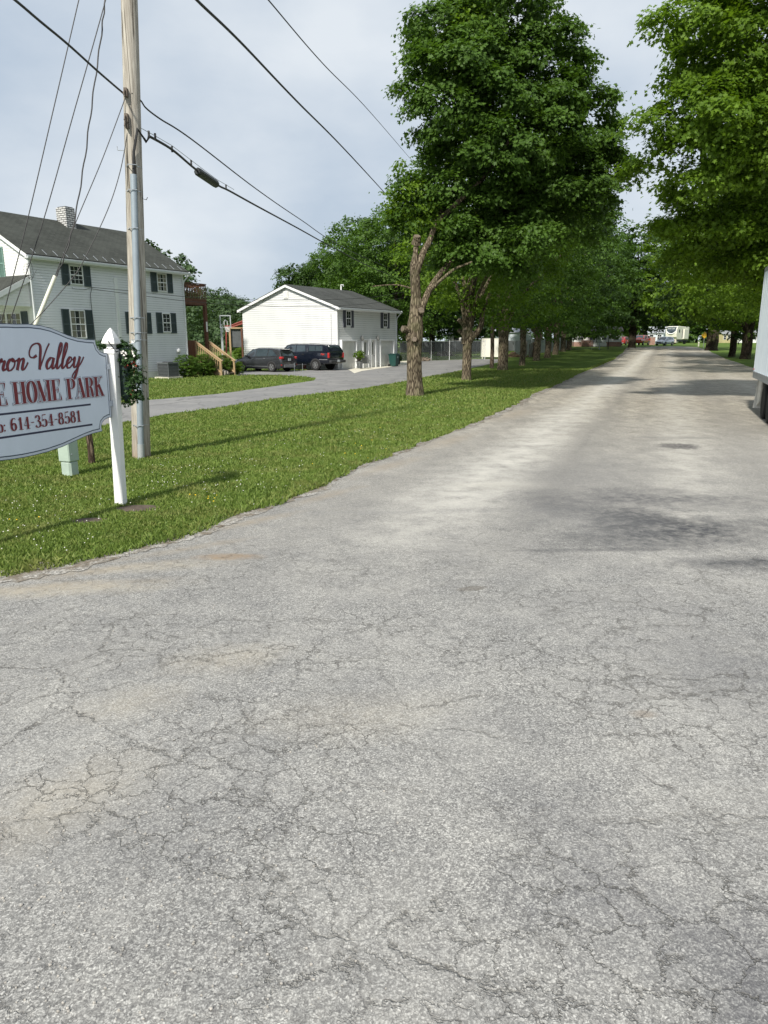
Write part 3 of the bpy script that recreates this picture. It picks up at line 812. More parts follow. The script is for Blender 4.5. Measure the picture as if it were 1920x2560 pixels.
# ================================================================== HOUSE
HF = Frame(X(98, 900, 37.0), 28.6); HF.o.z = 0
house = thing('farmhouse', 'two storey white sided house with slate shutters, green shingle roof and brick chimney', 'house', (HF.o.x, HF.o.y, 0), HF.rz)
HL = HF.uz(463, 800)[0]; HW = 8.6
HE = 6.35; HA = 8.75
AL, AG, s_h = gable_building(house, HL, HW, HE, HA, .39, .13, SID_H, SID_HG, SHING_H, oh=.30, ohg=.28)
m = MB(); m.box((HL/2, HW/2, .2), (HL-.06, HW-.06, .5)); m.build('foundation', plain('block_foundation', (.36,.36,.35), .9, var=.2, scale=9), house)
gutter(house, HL, .32, HE - s_h*.3 - .11, .28)
downspout(house, HL-.1, .3, HE-.1, .3)
wins = [('up', (173, 206, 664, 712), (153, 171), (208, 225), True, (3,2), False),
        ('lo', (175, 213, 775, 846), (155.5, 174), (212.5, 232), True, (3,2), True),
        ('upr', (391.5, 415.5, 684, 729), (376.5, 391), (417.5, 430), True, (3,2), True),
        ('lor', (405, 425.5, 783, 831), (390.5, 404.5), (425.5, 439.5), True, (2,2), False),
        ('mid', (330, 360, 782, 832), (314, 327), (361.5, 377.5), True, (3,2), True)]
for (_, (a, b, t_, bt), sl_, sr_, sash, grid, cu) in wins:
    yc = (t_+bt)/2
    ua, ub = HF.uz(a, yc)[0], HF.uz(b, yc)[0]
    zt, zb = HF.uz((a+b)/2, t_)[1], HF.uz((a+b)/2, bt)[1]
    A2 = lambda u, o, z: Vector((u, -o-.016, z))
    window_on(house, ua, ub, zb, zt, axis=A2, grid=grid, curtain=cu)
    for (c_, d_) in (sl_, sr_):
        uc, ud = HF.uz(c_, yc)[0], HF.uz(d_, yc)[0]
        shutter_on(house, uc, ud, zb-.05, zt+.03, A2, SHUT)
# vertical chase
u_, z1_ = HF.uz(286, 694); _, z0_ = HF.uz(296, 850)
m = MB(); m.box((u_, -.05, (z1_+.5)/2), (.20, .10, z1_-.5)); m.build('chase_strip', TRIM, house)
# snow guards on the roof edge
m = MB()
u = .3
while u < HL:
    m = MB(); m.beam((u, -.22, HE-s_h*.22+.11), (u-.0, .12, HE+s_h*.12+.17), .02, .02, up=(0,0,1)); u += .62
    m.build('snow_guard', GREYM, house)
# chimney of white painted brick
def brick_mat(name, c, mortar, bw=.21, rh=.075, rot=0):
    t = NT(name); v = t.co()
    sp = t.n('ShaderNodeSeparateXYZ', None, Vector=v)
    cv = t.n('ShaderNodeCombineXYZ', None, X=t.math('ADD', sp.outputs[0], sp.outputs[1]), Y=sp.outputs[2])
    br = t.n('ShaderNodeTexBrick', {'offset': .5}, Vector=cv, Scale=1, Color1=c4(c), Color2=c4(tuple(x*.85 for x in c)), Mortar=c4(mortar))
    br.inputs['Mortar Size'].default_value = bw*.07; br.inputs['Brick Width'].default_value = bw; br.inputs['Row Height'].default_value = rh
    st = t.ramp(t.noise(3, v, 5), .45, .75)
    t.base(t.mix(t.math('MULTIPLY', st, .4), br.outputs[0], tuple(x*.4 for x in c)), .9); t.bump(br.outputs['Fac'], -.4, .01)
    return t.m
cu, _ = HF.uz(160, 600)
m = MB(); CB = brick_mat('white_brick', (.62,.62,.60), (.07,.07,.07), .32, .115)
# ridge point seen at px 147..182, top y 519
def ridge_u(px):
    o = HF.o + HF.v*(HW/2); r = ray(px, 600); det = HF.d.x*(-r.y) + r.x*HF.d.y
    return (-o.x*(-r.y) + (-o.y)*r.x)/det
cu = ridge_u(160)
ctop = CH + ray(158, 521).z*((HF.o+HF.v*4.1+HF.d*cu).y/ray(158, 521).y)
m.box((cu+.0, HW/2-.35, (ctop+HA-1)/2), (.62, .80, ctop-HA+1)); ch = m.build('chimney', CB, house)
m = MB(); m.box((cu, HW/2-.35, ctop+.02), (.5, .66, .06)); m.build('flue_cap', plain('soot', (.05,.05,.05), .9), ch)
m = MB(); m.box((cu, HW/2-.62, HA-.42), (.74, .5, .16), rot=Matrix.Rotation(math.atan(s_h), 3, 'X')); m.build('flashing', plain('rust_flashing', (.11,.09,.08), .7, var=.4, scale=12), ch)
# gable: shutter of an upper window at the frame edge
Ag = lambda v, o, z: Vector((-o-.016, v, z))
vs_, zt_ = HF.vz(7, 617); _, zb_ = HF.vz(7, 700)
shutter_on(house, vs_, vs_+.42, zb_, zt_, Ag, plain('green_shutter', (.17,.28,.24), .6)); window_on(house, vs_+.44, vs_+1.36, zb_, zt_, axis=Ag); shutter_on(house, vs_+1.38, vs_+1.8, zb_, zt_, Ag, MATS['green_shutter'])
# service mast with a coil of cable
v_, zt_ = HF.vz(75, 655)
m = MB(); m.tube([(-.07, v_, zt_), (-.07, v_, .6)], .033, 8); m.lathe([(.05, 0), (.07, .05), (.03, .12)], (-.07, v_, zt_), 8)
sm = m.build('service_mast', GUT, house)
m = MB()
for k, (rx, rz_) in enumerate(((.19, .42), (.15, .36), (.23, .33))):
    m.tube([(-.12-.01*k, v_ + .12*(k-1) + rx*math.cos(a/10*PI), zt_-.42 + rz_*math.sin(a/10*PI)) for a in range(21)], .008, 5, cap=False)
m.tube([(-.1, v_, zt_-.6), (-.12, v_-.25, zt_-.75), (-.06, v_-.5, zt_-.4)], .009, 5)
m.build('cable_coil', BLACKP, sm)
# enclosed porch roof against the gable
pv0 = HF.vz(72, 700)[0]; PZ = 5.25; PD = 2.6; pr = .49
m = MB()
m.prism([(-.02, pv0-.15, PZ), (-PD, pv0-.15, PZ-pr*PD), (-PD, pv0+6.5, PZ-pr*PD), (-.02, pv0+6.5, PZ)], (0,0,0), (0,0,.07))
pr_ = m.build('porch_roof', SHING_H, house)
m = MB(); m.prism([(-.02, pv0-.18, PZ-.22), (-PD-.03, pv0-.18, PZ-pr*PD-.25), (-PD-.03, pv0-.18, PZ-pr*PD+.02), (-.02, pv0-.18, PZ+.04)], (0,0,0), (0,.028,0))
m.prism([(-PD-.03, pv0-.15, PZ-pr*PD-.22), (-PD-.03, pv0+6.5, PZ-pr*PD-.22), (-PD-.03, pv0+6.5, PZ-pr*PD+.0), (-PD-.03, pv0-.15, PZ-pr*PD)], (0,0,0), (.028,0,0))
m.build('fascia', TRIM, pr_)
zb = HF.vz(60, 760)[1]
def ptop(z):      # side wall of the porch, u from -PD.. 0
    k = (PZ-.1-z)/pr
    return (-min(PD, k) if k < PD else -PD, 0)
m = MB()
z = zb
while z < PZ-.15:
    u0 = -min(PD-.02, max(0, (PZ-.12-z)/pr)); u1 = -min(PD-.02, max(0, (PZ-.12-z-.15)/pr))
    m.quad((u0, pv0-.016, z), (-.02, pv0-.016, z), (-.02, pv0, z+.15), (u1, pv0, z+.15)); m.quad((u0, pv0, z), (-.02, pv0, z), (-.02, pv0-.016, z), (u0, pv0-.016, z)); z += .15
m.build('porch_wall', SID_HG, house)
m = MB(); m.box((-PD/2, pv0+.1, zb-.07), (PD-.05, .22, .13)); m.box((-PD+.1, pv0+3, zb-.07), (.2, 6, .13)); m.box((-PD/2, pv0+3.2, zb+.01), (PD, 6.2, .03))
for vv in (pv0+.12, pv0+3.2, pv0+6.3): m.box((-PD+.1, vv, zb/2), (.14, .14, zb-.1))
m.box((-PD/2, pv0+3.2, .2), (PD, 6.4, .4)); m.build('porch_frame', TRIM, house)
va, zt_ = HF.vz(53, 781); 
window_on(house, va, va+1.15, zt_-1.3, zt_, axis=Ag, curtain=True); window_on(house, va+1.17, va+2.3, zt_-1.3, zt_, axis=Ag, curtain=True)
vb = HF.vz(70, 790)[0]; shutter_on(house, vb, va-.02, zt_-1.35, zt_+.05, Ag, SHUT)
# dryer vent and the service box
u_, z_ = HF.uz(445, 877); m = MB(); m.lathe([(.13, 0), (.14, .06), (.10, .12), (.0, .14)], (u_, -.02, z_), 12, 'Y'); 
for i, v in enumerate(m.v): m.v[i] = (v[0], -.02-(v[1]+.02), v[2])
m.build('vent_hood', WHITE, house)

# ------------------------------------------------------------------ decks and stairs (one timber structure)
deck = thing('timber_deck', 'dark brown timber balcony with bare wood stairs at the far end of the white house', 'deck', (HF.o.x, HF.o.y, 0), HF.rz)
du = HF.uz(519, 760)[0]; zf2 = 4.70; zr2 = HF.uz(518, 711)[1]
DW = 3.4
m = MB(); m.box(((HL+du)/2+.06, DW/2+.1, zf2-.02), (du-HL-.12, DW, .05)); m.build('balcony_floor', WOODD, deck)
m = MB()
for vv in (.1, DW+.1): m.box(((HL+du)/2+.05, vv, zf2-.19), (du-HL-.1, .05, .28))
m.box((du-.03, DW/2+.1, zf2-.195), (.05, DW+.05, .29)); 
for k in range(5): m.box((HL+.25+k*.45, DW/2+.1, zf2-.15), (.04, DW-.1, .18))
m.build('joist', WOODD, deck)
def railing(p0, p1, zb, zt, mat_, sp=.135, name='railing'):
    p0, p1 = Vector(p0), Vector(p1); m = MB(); L = (p1-p0).length; d = (p1-p0)/L; n = int(L/sp)
    m.beam(p0+Vector((0,0,zt)), p1+Vector((0,0,zt)), .14, .035); m.beam(p0+Vector((0,0,zt-.09)), p1+Vector((0,0,zt-.09)), .04, .09); m.beam(p0+Vector((0,0,zb+.09)), p1+Vector((0,0,zb+.09)), .04, .09)
    nn = Vector((-d.y, d.x, 0))
    for k in range(n+1):
        q = p0+d*(L*k/n) + nn*.035
        m.box((q.x, q.y, (zb+zt)/2), (.038, .036, zt-zb-.05), rz=math.atan2(d.y, d.x))
    return m.build(name, mat_, deck)
railing((HL+.1, .08, 0), (du, .08, 0), zf2-.1, zr2, WOODD)
railing((du, .08, 0), (du, DW+.1, 0), zf2-.1, zr2, WOODD)
railing((HL+.1, DW+.1, 0), (du, DW+.1, 0), zf2-.1, zr2, WOODD)
for vv in (.12, DW): 
    m = MB(); m.box((du-.15, vv, zf2/2-.15), (.19, .19, zf2-.3)); m.build('post', WOODD, deck)
m = MB(); q = HF.uz(519.5, 817)[1]; m.box((du-.17, .02, q), (.12, .03, .62)); m.build('thermometer', plain('white_thermometer', (.7,.7,.68), .4), deck)
zl = 1.12
m = MB(); m.box(((HL+du)/2+.15, DW/2, zl-.02), (du-HL+.1, DW, .05)); m.box(((HL+du)/2+.15, .02, zl-.17), (du-HL+.1, .05, .25)); m.build('lower_deck', WOODD, deck)
# dark privacy boards round the lower deck
ua_ = HF.uz(489, 853)[0]
m = MB(); u = HL+.12
while u < ua_-.05: m.box((u, .0, 1.15), (.12, .025, 2.1)); u += .135
m.build('skirt_board', WOODD, deck)
railing((HL+.1, DW, 0), (du+.2, DW, 0), zl, zl+1.05, WOODD)
# stairs descending toward the drive
u0s, u1s = ua_+.05, ua_+1.30
run = 1.95
for k in range(6):
    m = MB(); zz = zl*(1-(k+1)/7.0); vv = -run*(k+.6)/6
    m.box(((u0s+u1s)/2, vv, zz), (u1s-u0s+.06, .30, .045)); m.build('tread', plain('grey_tread_wood', (.20,.16,.12), .8, var=.25), deck)
m = MB()
for uu in (u0s, u1s):
    m.beam((uu, .02, zl-.15), (uu, -run, -.02), .045, .26, up=(1,0,0) if False else (0,0,1))
m.build('stringer', plain('stringer_wood', (.22,.15,.09), .8, var=.25), deck)
for uu in (u0s, u1s):
    m = MB(); h0, h1 = zl+1.02, .92
    m.beam((uu, .05, h0), (uu, -run-.1, h1), .15, .04); m.beam((uu, .05, h0-.10), (uu, -run, h1-.06), .04, .09); m.beam((uu, .05, h0-.78), (uu, -run, h1-.72), .04, .09)
    for k in range(14):
        f = k/13; m.box((uu+.03, -run*f, (h0*(1-f)+h1*f)-.44), (.036, .036, .78))
    m.build('stair_railing', WOODL, deck)
    m = MB(); m.box((uu, -run, .46), (.09, .09, .92)); m.build('newel_post', WOODL, deck); m = MB(); m.box((uu, .04, zl/2+.55), (.09, .09, zl+1)); m.build('newel_post', WOODL, deck)

# ================================================================== GARAGE BUILDING
GF = Frame(X(845, 920, 56.0), 30.5); GF.o.z = 0
garage = thing('garage_building', 'white sided two storey garage with two garage doors and two entry doors between them', 'garage', (GF.o.x, GF.o.y, 0), GF.rz)
GL = GF.uz(990, 850)[0]; GW = GF.vz(609, 850)[0]
GE = GF.uz(846, 768)[1]+.05; GA = 6.32
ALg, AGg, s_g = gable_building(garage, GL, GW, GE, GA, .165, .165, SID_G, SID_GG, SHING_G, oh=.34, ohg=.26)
gutter(garage, GL, .36, GE - s_g*.34 - .11, .26)
downspout(garage, GL-.06, .1, GE-.05, .34)
A3 = lambda u, o, z: Vector((u, -o-.018, z))
for (a, b, c_, d_) in (((864, 876.5, 776.5, 815.5), (857, 863.5), (876.5, 883), None), ((957.3, 967.5, 782, 818), (951, 957.2), (967.5, 972.5), None)):
    yc = (a[2]+a[3])/2
    ua, ub = GF.uz(a[0], yc)[0], GF.uz(a[1], yc)[0]; zt, zb = GF.uz(a[0], a[2])[1], GF.uz(a[0], a[3])[1]
    window_on(garage, ua, ub, zb, zt, axis=A3, grid=(2, 2), barw=.005); 
    for (p, q) in (b, c_): shutter_on(garage, GF.uz(p, yc)[0], GF.uz(q, yc)[0], zb-.1, zt+.1, A3, SHUT2)
# vinyl-lined bays: surrounds stand proud, the doors sit back between them
DOORW = plain('garage_door_white', (.62, .62, .60), .5, var=.06, scale=2)
ROW0 = .12
def bay(px0, px1, top, garage_door, knob=False):
    u0, u1 = GF.uz(px0, 880)[0], GF.uz(px1, 880)[0]; zt = GF.uz((px0+px1)/2, top)[1]
    m = MB(); t = .11; dp = .20
    for (a, b) in ((u0-t, u0), (u1, u1+t)): m.box(((a+b)/2, -dp/2-.018, zt/2), (b-a, dp, zt))
    m.box(((u0+u1)/2, -dp/2-.018, zt+t/2), (u1-u0+2*t, dp, t))
    surround = m.build('door_surround', TRIM, garage)
    m = MB(); rows = 4 if garage_door else 1
    for k in range(rows):
        h = zt/rows; m.box(((u0+u1)/2, -.04, h*(k+.5)), (u1-u0-.01, .04, h-.012))
        if garage_door:
            nn = 4
            for j in range(nn): m.box((u0+(u1-u0)*(j+.5)/nn, -.064, h*(k+.5)), ((u1-u0)/nn-.14, .012, h-.16))
    d = m.build('garage_door' if garage_door else 'entry_door', DOORW, garage)
    if not garage_door:
        w_ = u1-u0
        m = MB(); m.box(((u0+u1)/2, -.066, zt*.70), (w_*.5, .012, zt*.44)); m.build('door_glass', GLASS, d)
        m = MB()
        for k in (-1, 0, 1): m.box(((u0+u1)/2 + k*w_*.125, -.076, zt*.70), (.015, .006, zt*.44))
        for (zz) in (.30, .14): m.box(((u0+u1)/2, -.064, zt*zz), (w_*.6, .012, zt*.12))
        m.build('door_panel', DOORW, d)
        m = MB(); m.ico((u1-.09, -.10, .95), .035, 2); m.build('door_knob', plain('brass_dark', (.08,.07,.05), .3, metal=.8), d)
bay(851.5, 886, 853, True); bay(904.5, 916.5, 850.5, False); bay(923.8, 934, 850.5, False); bay(947.5, 979.5, 851.5, True)
for px in (901.5, 940.3):
    u_, z_ = GF.uz(px, 845); m = MB(); m.box((u_, -.05, z_), (.12, .08, .16)); m.lathe([(.02, .2), (.11, .1), (.13, -.05), (.08, -.22), (.0, -.24)], (u_, -.17, z_), 10); m.beam((u_, -.06, z_+.12), (u_, -.17, z_+.2), .03, .03)
    m.build('wall_lantern', plain('lantern_grey', (.33,.33,.31), .4, metal=.3), garage)
v_, z_ = GF.vz(715, 737)
m = MB(); m.box((-.03, v_, z_), (.05, .46, .58)); m.box((-.062, v_, z_), (.012, .36, .48)); gv = m.build('gable_vent', plain('vent_white', (.70,.70,.67), .6), garage)
m = MB(); 
for k in range(7): m.box((-.075, v_, z_-.2+k*.066), (.015, .34, .02))
m.build('louver', TRIM, gv)
o_ = GF.o + GF.v*(GW/2); r = ray(853, 733); det = GF.d.x*(-r.y) + r.x*GF.d.y; ru = (-o_.x*(-r.y) + (-o_.y)*r.x)/det
m = MB(); m.tube([(ru, GW/2, GA-.1), (ru, GW/2, GA+.42), (ru-.05, GW/2-.02, GA+.5), (ru+.18, GW/2-.1, GA+.5), (ru+.2, GW/2-.1, GA+.4)], .06, 8); m.build('roof_vent_pipe', WHITE, garage)
v_, z1_ = GF.vz(828, 783)
m = MB(); m.tube([(-.05, v_, z1_), (-.05, v_, .2)], .014, 6); m.build('wall_conduit', plain('conduit_white', (.55,.56,.56), .5), garage)
m = MB(); m.box((GL/2, GW/2, .05), (GL-.08, GW-.08, .14)); m.build('slab', CONC, garage)
# ================================================================== UTILITY POLE
p0 = P(352, 1144); PDp = p0.y
ptop = X(321, 0, PDp); k_ = 11.2/ptop.z
pole_top = p0 + (ptop-p0)*k_
pdir = (pole_top-p0).normalized()
def pole_at(z): return p0 + pdir*(z/pdir.z)
def pole_mat():
    t = NT('weathered_pole'); v = t.mapv(t.co(), (1, 1, .03))
    n1 = t.noise(34, v, 6, .6); n2 = t.noise(110, v, 4, .6); n3 = t.noise(1.1, t.co(), 4)
    f = t.math('ADD', t.math('MULTIPLY', n1, .6), t.math('MULTIPLY', n2, .4))
    c = t.ramp(f, .36, .62, (.20, .175, .145, 1), (.52, .49, .43, 1))
    crack = t.ramp(t.noise(26, t.mapv(t.co(), (1, 1, .012), loc=(3,1,0)), 3, .4), .62, .66)
    c = t.mix(t.math('MULTIPLY', crack, .75), c, (.05, .04, .03))
    sep = t.n('ShaderNodeSeparateXYZ', None, Vector=t.co())
    low = t.ramp(sep.outputs[2], .0, 1.3, (1,1,1,1), (0,0,0,1))
    c = t.mix(t.math('MULTIPLY', low, t.math('MULTIPLY', t.ramp(n3, .3, .6), .6)), c, (.24, .155, .09))
    t.base(c, .9, spec=.15); t.bump(f, .6, .02)
    return t.m
up = thing('utility_pole', 'tall weathered wooden utility pole with grey metal conduit, beside the white sign post', 'utility pole', p0)
m = MB(); N = 26
m.tube([pdir*(11.2/pdir.z*i/N) - Vector((0,0,.25)) for i in range(N+1)], [.165-.05*i/N for i in range(N+1)], 28, rough=.025)
m.build('shaft', pole_mat(), up, smooth=True)
CONDM = plain('grey_conduit', (.30, .35, .39), .45, metal=.25, var=.12, scale=3)
def pc(z, ang=-72, r=None, out=0):
    rr = (.165-.05*z/11.2) if r is None else r
    q = pdir*(z/pdir.z); a = R(ang)
    return q + Vector((math.cos(a), math.sin(a), 0))*(rr+out)
ztop_c = X(338, 442, PDp).z
m = MB(); m.tube([pc(z, -70, out=.05) for z in (-.1, .28)], .062, 14); m.build('conduit_base', plain('conduit_base_grey', (.36,.38,.38), .5, metal=.2), up, smooth=True)
m = MB(); m.tube([pc(z, -70, out=.05) for z in np.linspace(.27, ztop_c, 8)], .055, 16); m.build('conduit', CONDM, up, smooth=True)
for z in (.62, X(352, 953, PDp).z, X(352, 850, PDp).z, X(352, 832, PDp).z, X(352, 795, PDp).z, X(345, 481, PDp).z, 4.0, 5.0):
    m = MB()
    m.tube([pc(z, a, out=(.118 if -95 < a < -45 else .006)) for a in range(-120, 60, 15)], .008, 5)
    m.build('strap', GREYM, up)
# curved black riser from the conduit to the strand
zr_ = X(372, 341, PDp).z
rp = [pc(ztop_c-.05, -70, out=.05), pc(ztop_c+.35, -66, out=.06), pc(ztop_c+.7, -50, out=.10), X(366, 355, PDp)-p0, X(373, 341, PDp-.05)-p0]
m = MB(); m.tube(rp, .024, 8); m.build('riser_cable', BLACKP, up, smooth=True)
for (px, py) in ((313, 240), (318, 303), (319, 318)):
    z = X(px, py, PDp).z; m = MB(); m.box(pc(z, 262, out=.03), (.05, .09, .13)); m.tube([pc(z+.02, 262, out=.03), pc(z+.02, 262, out=.10), pc(z-.05, 262, out=.12)], .014, 6); m.build('cable_clamp', plain('rusty_iron', (.11,.085,.065), .7, var=.4), up)
z = X(308, 377, PDp).z; m = MB(); m.tube([pc(z, 190), pc(z, 190, out=.1), pc(z+.06, 190, out=.11)], .008, 5); m.build('step_hook', GREYM, up)
z = X(358, 497, PDp).z; m = MB(); m.tube([pc(z+.3, -5, out=.004), pc(z, -5, out=.01), pc(z-.02, -5, out=.08), pc(z+.02, -5, out=.1)], .007, 5); m.build('loose_wire', BLACKP, up)
# inspection tags
def tagp(name, px, py, w_, h_, mat_, round_=False, ang=-95):
    z = X(px, py, PDp).z; c = pc(z, ang, out=.012); a = R(ang)
    m = MB()
    if round_: m.lathe([(.0, .0), (w_/2, .0), (w_/2, .03), (w_/2*.8, .045), (0, .045)], (0,0,0), 18, 'Y')
    else: m.box((0,0,0), (w_, .012, h_))
    o = m.build(name, mat_, up); o.location = c; o.rotation_euler = (0, 0, a + PI/2 + (PI if round_ else 0)); return o
tagp('number_tag', 332, 854, .075, .05, plain('tag_white', (.8,.8,.78), .5))
tagp('meter_disc', 333, 866, .135, .12, plain('meter_grey', (.36,.40,.42), .3, metal=.4), True)
dm = tagp('diamond_tag', 332, 878, .055, .055, MATS['tag_white']); dm.rotation_euler.y = R(45)
tagp('notice_plate', 337, 894, .10, .20, plain('dark_plate', (.06,.045,.045), .6))
tagp('reflector', 331, 905, .05, .12, plain('red_reflector', (.55, .08, .05), .5))

# ================================================================== CABLES
def cable(name, label, pts, r, mat_=BLACKP, wig=0, group=None, cat='cable'):
    """pts: (px, py, D) or Vector; smooth line through them"""
    ps = [p if isinstance(p, Vector) else X(*p) for p in pts]
    out = []
    for i in range(len(ps)-1):
        a = ps[max(i-1, 0)]; b = ps[i]; c = ps[i+1]; d = ps[min(i+2, len(ps)-1)]
        for j in range(8):
            t = j/8
            out.append(.5*((2*b) + (c-a)*t + (2*a-5*b+4*c-d)*t*t + (3*b-a-3*c+d)*t**3))
    out.append(ps[-1])
    if wig: out = [q + Vector((math.sin(i*1.3)*wig, 0, math.cos(i*.9)*wig*.5)) for i, q in enumerate(out)]
    m = MB(); m.tube(out, r, 6, cap=False)
    o = m.build(name, mat_, None, smooth=True); tag(o, label, cat, group); return o
def D1(px, a, b):   # straight-line depth between (px,D) ends
    (xa, Da), (xb, Db) = a, b; t = (px-xa)/(xb-xa); return 1/((1-t)/Da + t/Db)
a, b = (35, 9.3), (313, PDp)
cable('overhead_cable', 'doubled black cable rising from the pole to the upper left corner', [(x, y, D1(x, a, b)) for x, y in ((-60,-75), (35, -2), (100, 53), (170, 111), (250, 183), (313, 237))], .016)
a, b = (350, PDp), (980, 70)
cable('overhead_cable', 'upper of the two black cables sagging right from the pole past the garage', [pole_at(X(330, 239, PDp).z) + Vector((.05, -.13, 0))] + [(x, y, D1(x, a, b)) for x, y in ((352, 252), (365, 270), (400, 297), (480, 349), (640, 472), (750, 548), (862, 620), (980, 672), (1060, 700))], .014)
a, b = (372, PDp), (980, 70)
sp_pts = [(372, 340), (430, 374), (490, 424), (545, 463), (575, 476), (640, 512), (735, 545+38), (850, 652), (980, 700), (1060, 725)]
sp_pts = [(372, 340), (430, 374), (490, 424), (545, 463), (575, 478), (640, 514), (740, 568), (850, 628), (960, 682), (1050, 715)]
spc = cable('splice_cable', 'thick black cable with lashing clips and a black splice case, lowest from the pole', [(x, y, D1(x, a, b)) for x, y in sp_pts], .022)
pA, pB = X(493, 428, D1(493, a, b)), X(541, 461, D1(541, a, b))
m = MB(); dd = (pB-pA); m.tube([pA, pA+dd*.04, pA+dd*.96, pB], [.055, .085, .085, .05], 8); m.build('splice_case', plain('splice_black', (.02,.024,.024), .5), spc)
for x, y in ((372, 338), (388, 344), (430, 376), (478, 410), (565, 470)):
    q = X(x, y-3, D1(x, a, b)); m = MB(); m.box(q, (.03, .03, .10)); m.build('lashing_clip', BLACKP, spc)
m = MB(); q = [X(x, y-8, D1(x, a, b)) for x, y in ((352, 328), (385, 346), (430, 372), (493, 420), (541, 456), (565, 470), (585, 482))]; m.tube(q, .006, 5, cap=False); m.build('strand_wire', GREYM, spc)
a, b = (492, 12), (1007, 60)
cable('overhead_cable', 'heavy black cable running from the top middle down into the first tree', [(x, y, D1(x, a, b)) for x, y in ((440,-60), (492, 0), (602, 106), (740, 251), (880, 393), (1007, 532), (1060, 590))], .022)
a, b = (671, 14), (1033, 60)
cable('overhead_cable', 'thin black wire, highest of those running down into the first tree', [(x, y, D1(x, a, b)) for x, y in ((610,-72), (671, 0), (810, 162), (926, 281), (1033, 405), (1090, 470))], .012)
# guys running down to ground anchors behind the sign
def guy(name, label, pts, r, wig=0, end=None):
    ps = [X(*p) for p in pts]
    if end is None:
        d = (ps[-1]-ps[-2]); t = (ps[-1].z+.05)/max(-d.z, .01); ps.append(ps[-1] + d*t)
    return cable(name, label, ps + ([end] if end else []), r, wig=wig, cat='wire')
guy('guy_wire', 'leftmost thin guy wire dropping behind the sign', [(225, -120, PDp-.2), (197, 0, PDp-.3), (132, 280, PDp-.6), (67, 557, PDp-.9), (3, 808, PDp-1.1)], .009)
guy('guy_wire', 'second guy wire from the left, crossing the house porch', [(292, -120, PDp-.1), (264, 0, PDp-.2), (185, 280, PDp-.45), (106, 559, PDp-.7), (16, 830, PDp-.9)], .009)
anch = P(40, 1090)
guy('twisted_cable', 'wavy twisted black cable dropping to the cream guard pipe', [(292, -120, PDp-.1), (264, 0, PDp-.15), (253, 89, PDp-.2), (231, 251, PDp-.3), (210, 409, PDp-.4), (185, 556, PDp-.5), (160, 645, PDp-.6), (136, 700, PDp-.65)], .012, wig=.010, end=X(118, 745, PDp-.75))
gw = guy('guarded_guy_wire', 'thin guy wire ending in a leaning cream plastic guard pipe above the sign', [(313, 245, PDp-.15), (255, 400, PDp-.35), (189, 557, PDp-.5), (137, 692, PDp-.65), (118, 742, PDp-.72), (89, 812, PDp-.85)], .008)
m = MB(); g0, g1 = X(138, 690, PDp-.67), X(86, 818, PDp-.87); m.tube([g0, g1, g1 + (g1-g0)*.6], .032, 12); m.build('guard_pipe', plain('cream_pvc', (.66,.66,.55), .5, var=.08), gw, smooth=True)
guy('guy_wire', 'rightmost guy wire crossing the house in front of its upper window', [(319, 330, PDp-.12), (300, 430, PDp-.25), (267, 530, PDp-.4), (206, 657, PDp-.6), (175, 703, PDp-.7), (107, 780, PDp-.85), (78, 810, PDp-.95)], .008)
cable('service_wire', 'upper wire strung from the house wall across the garage gable', [(x, y, D1(x, (228, 37.6), (1010, 52))) for x, y in ((228, 718), (350, 730), (470, 742), (600, 749), (720, 750), (850, 748), (940, 742), (1020, 728))], .013)
cable('service_wire', 'lower wire strung from the house wall across the garage gable', [(x, y, D1(x, (228, 37.6), (1010, 52))) for x, y in ((228, 722), (360, 740), (470, 753), (580, 762), (720, 766), (850, 764), (940, 757), (1020, 742))], .013)
hu, hz = HF.uz(228, 719); 
m = MB()
pts = [Vector((HF.uz(px, py)[0], -.06, HF.uz(px, py)[1])) for px, py in ((228, 720), (224, 735), (226, 760), (231, 800), (236, 845), (241, 880))]
m.tube(pts, .014, 6); pts2 = [Vector((HF.uz(px, py)[0], -.06, HF.uz(px, py)[1])) for px, py in ((228, 719), (210, 724), (180, 722), (178, 718))]; m.tube(pts2, .010, 6)
m.build('service_drop', BLACKP, house)

# ================================================================== PARK SIGN
sgp = P(303, 1265)
SY = 21.0
sdv = yawv(SY)                       # along the sign, away from the camera
snv = Vector((sdv.y, -sdv.x, 0))     # face normal, toward the road
tilt = (X(278.5, 864, sgp.y).x - sgp.x)/X(278.5, 864, sgp.y).z
tnat = 0.0
so_ = sgp + Vector((-.058+tilt*1.5, .008, 0)) + Vector((-.14, -.99, 0))*.016; so_.z = 0
def sz(px, py):
    r = ray(px, py); det = sdv.x*(-r.y) + r.x*sdv.y
    s = (-so_.x*(-r.y) + (-so_.y)*r.x)/det
    q = so_ + sdv*s; t = q.y/r.y
    return s, CH + r.z*t
def zz(x, y): return x/4.1475, 780 + y/4.1475
sign = thing('park_sign', 'large white scalloped sign board with red lettering hung between white posts', 'sign', so_, PI/2 - R(SY))
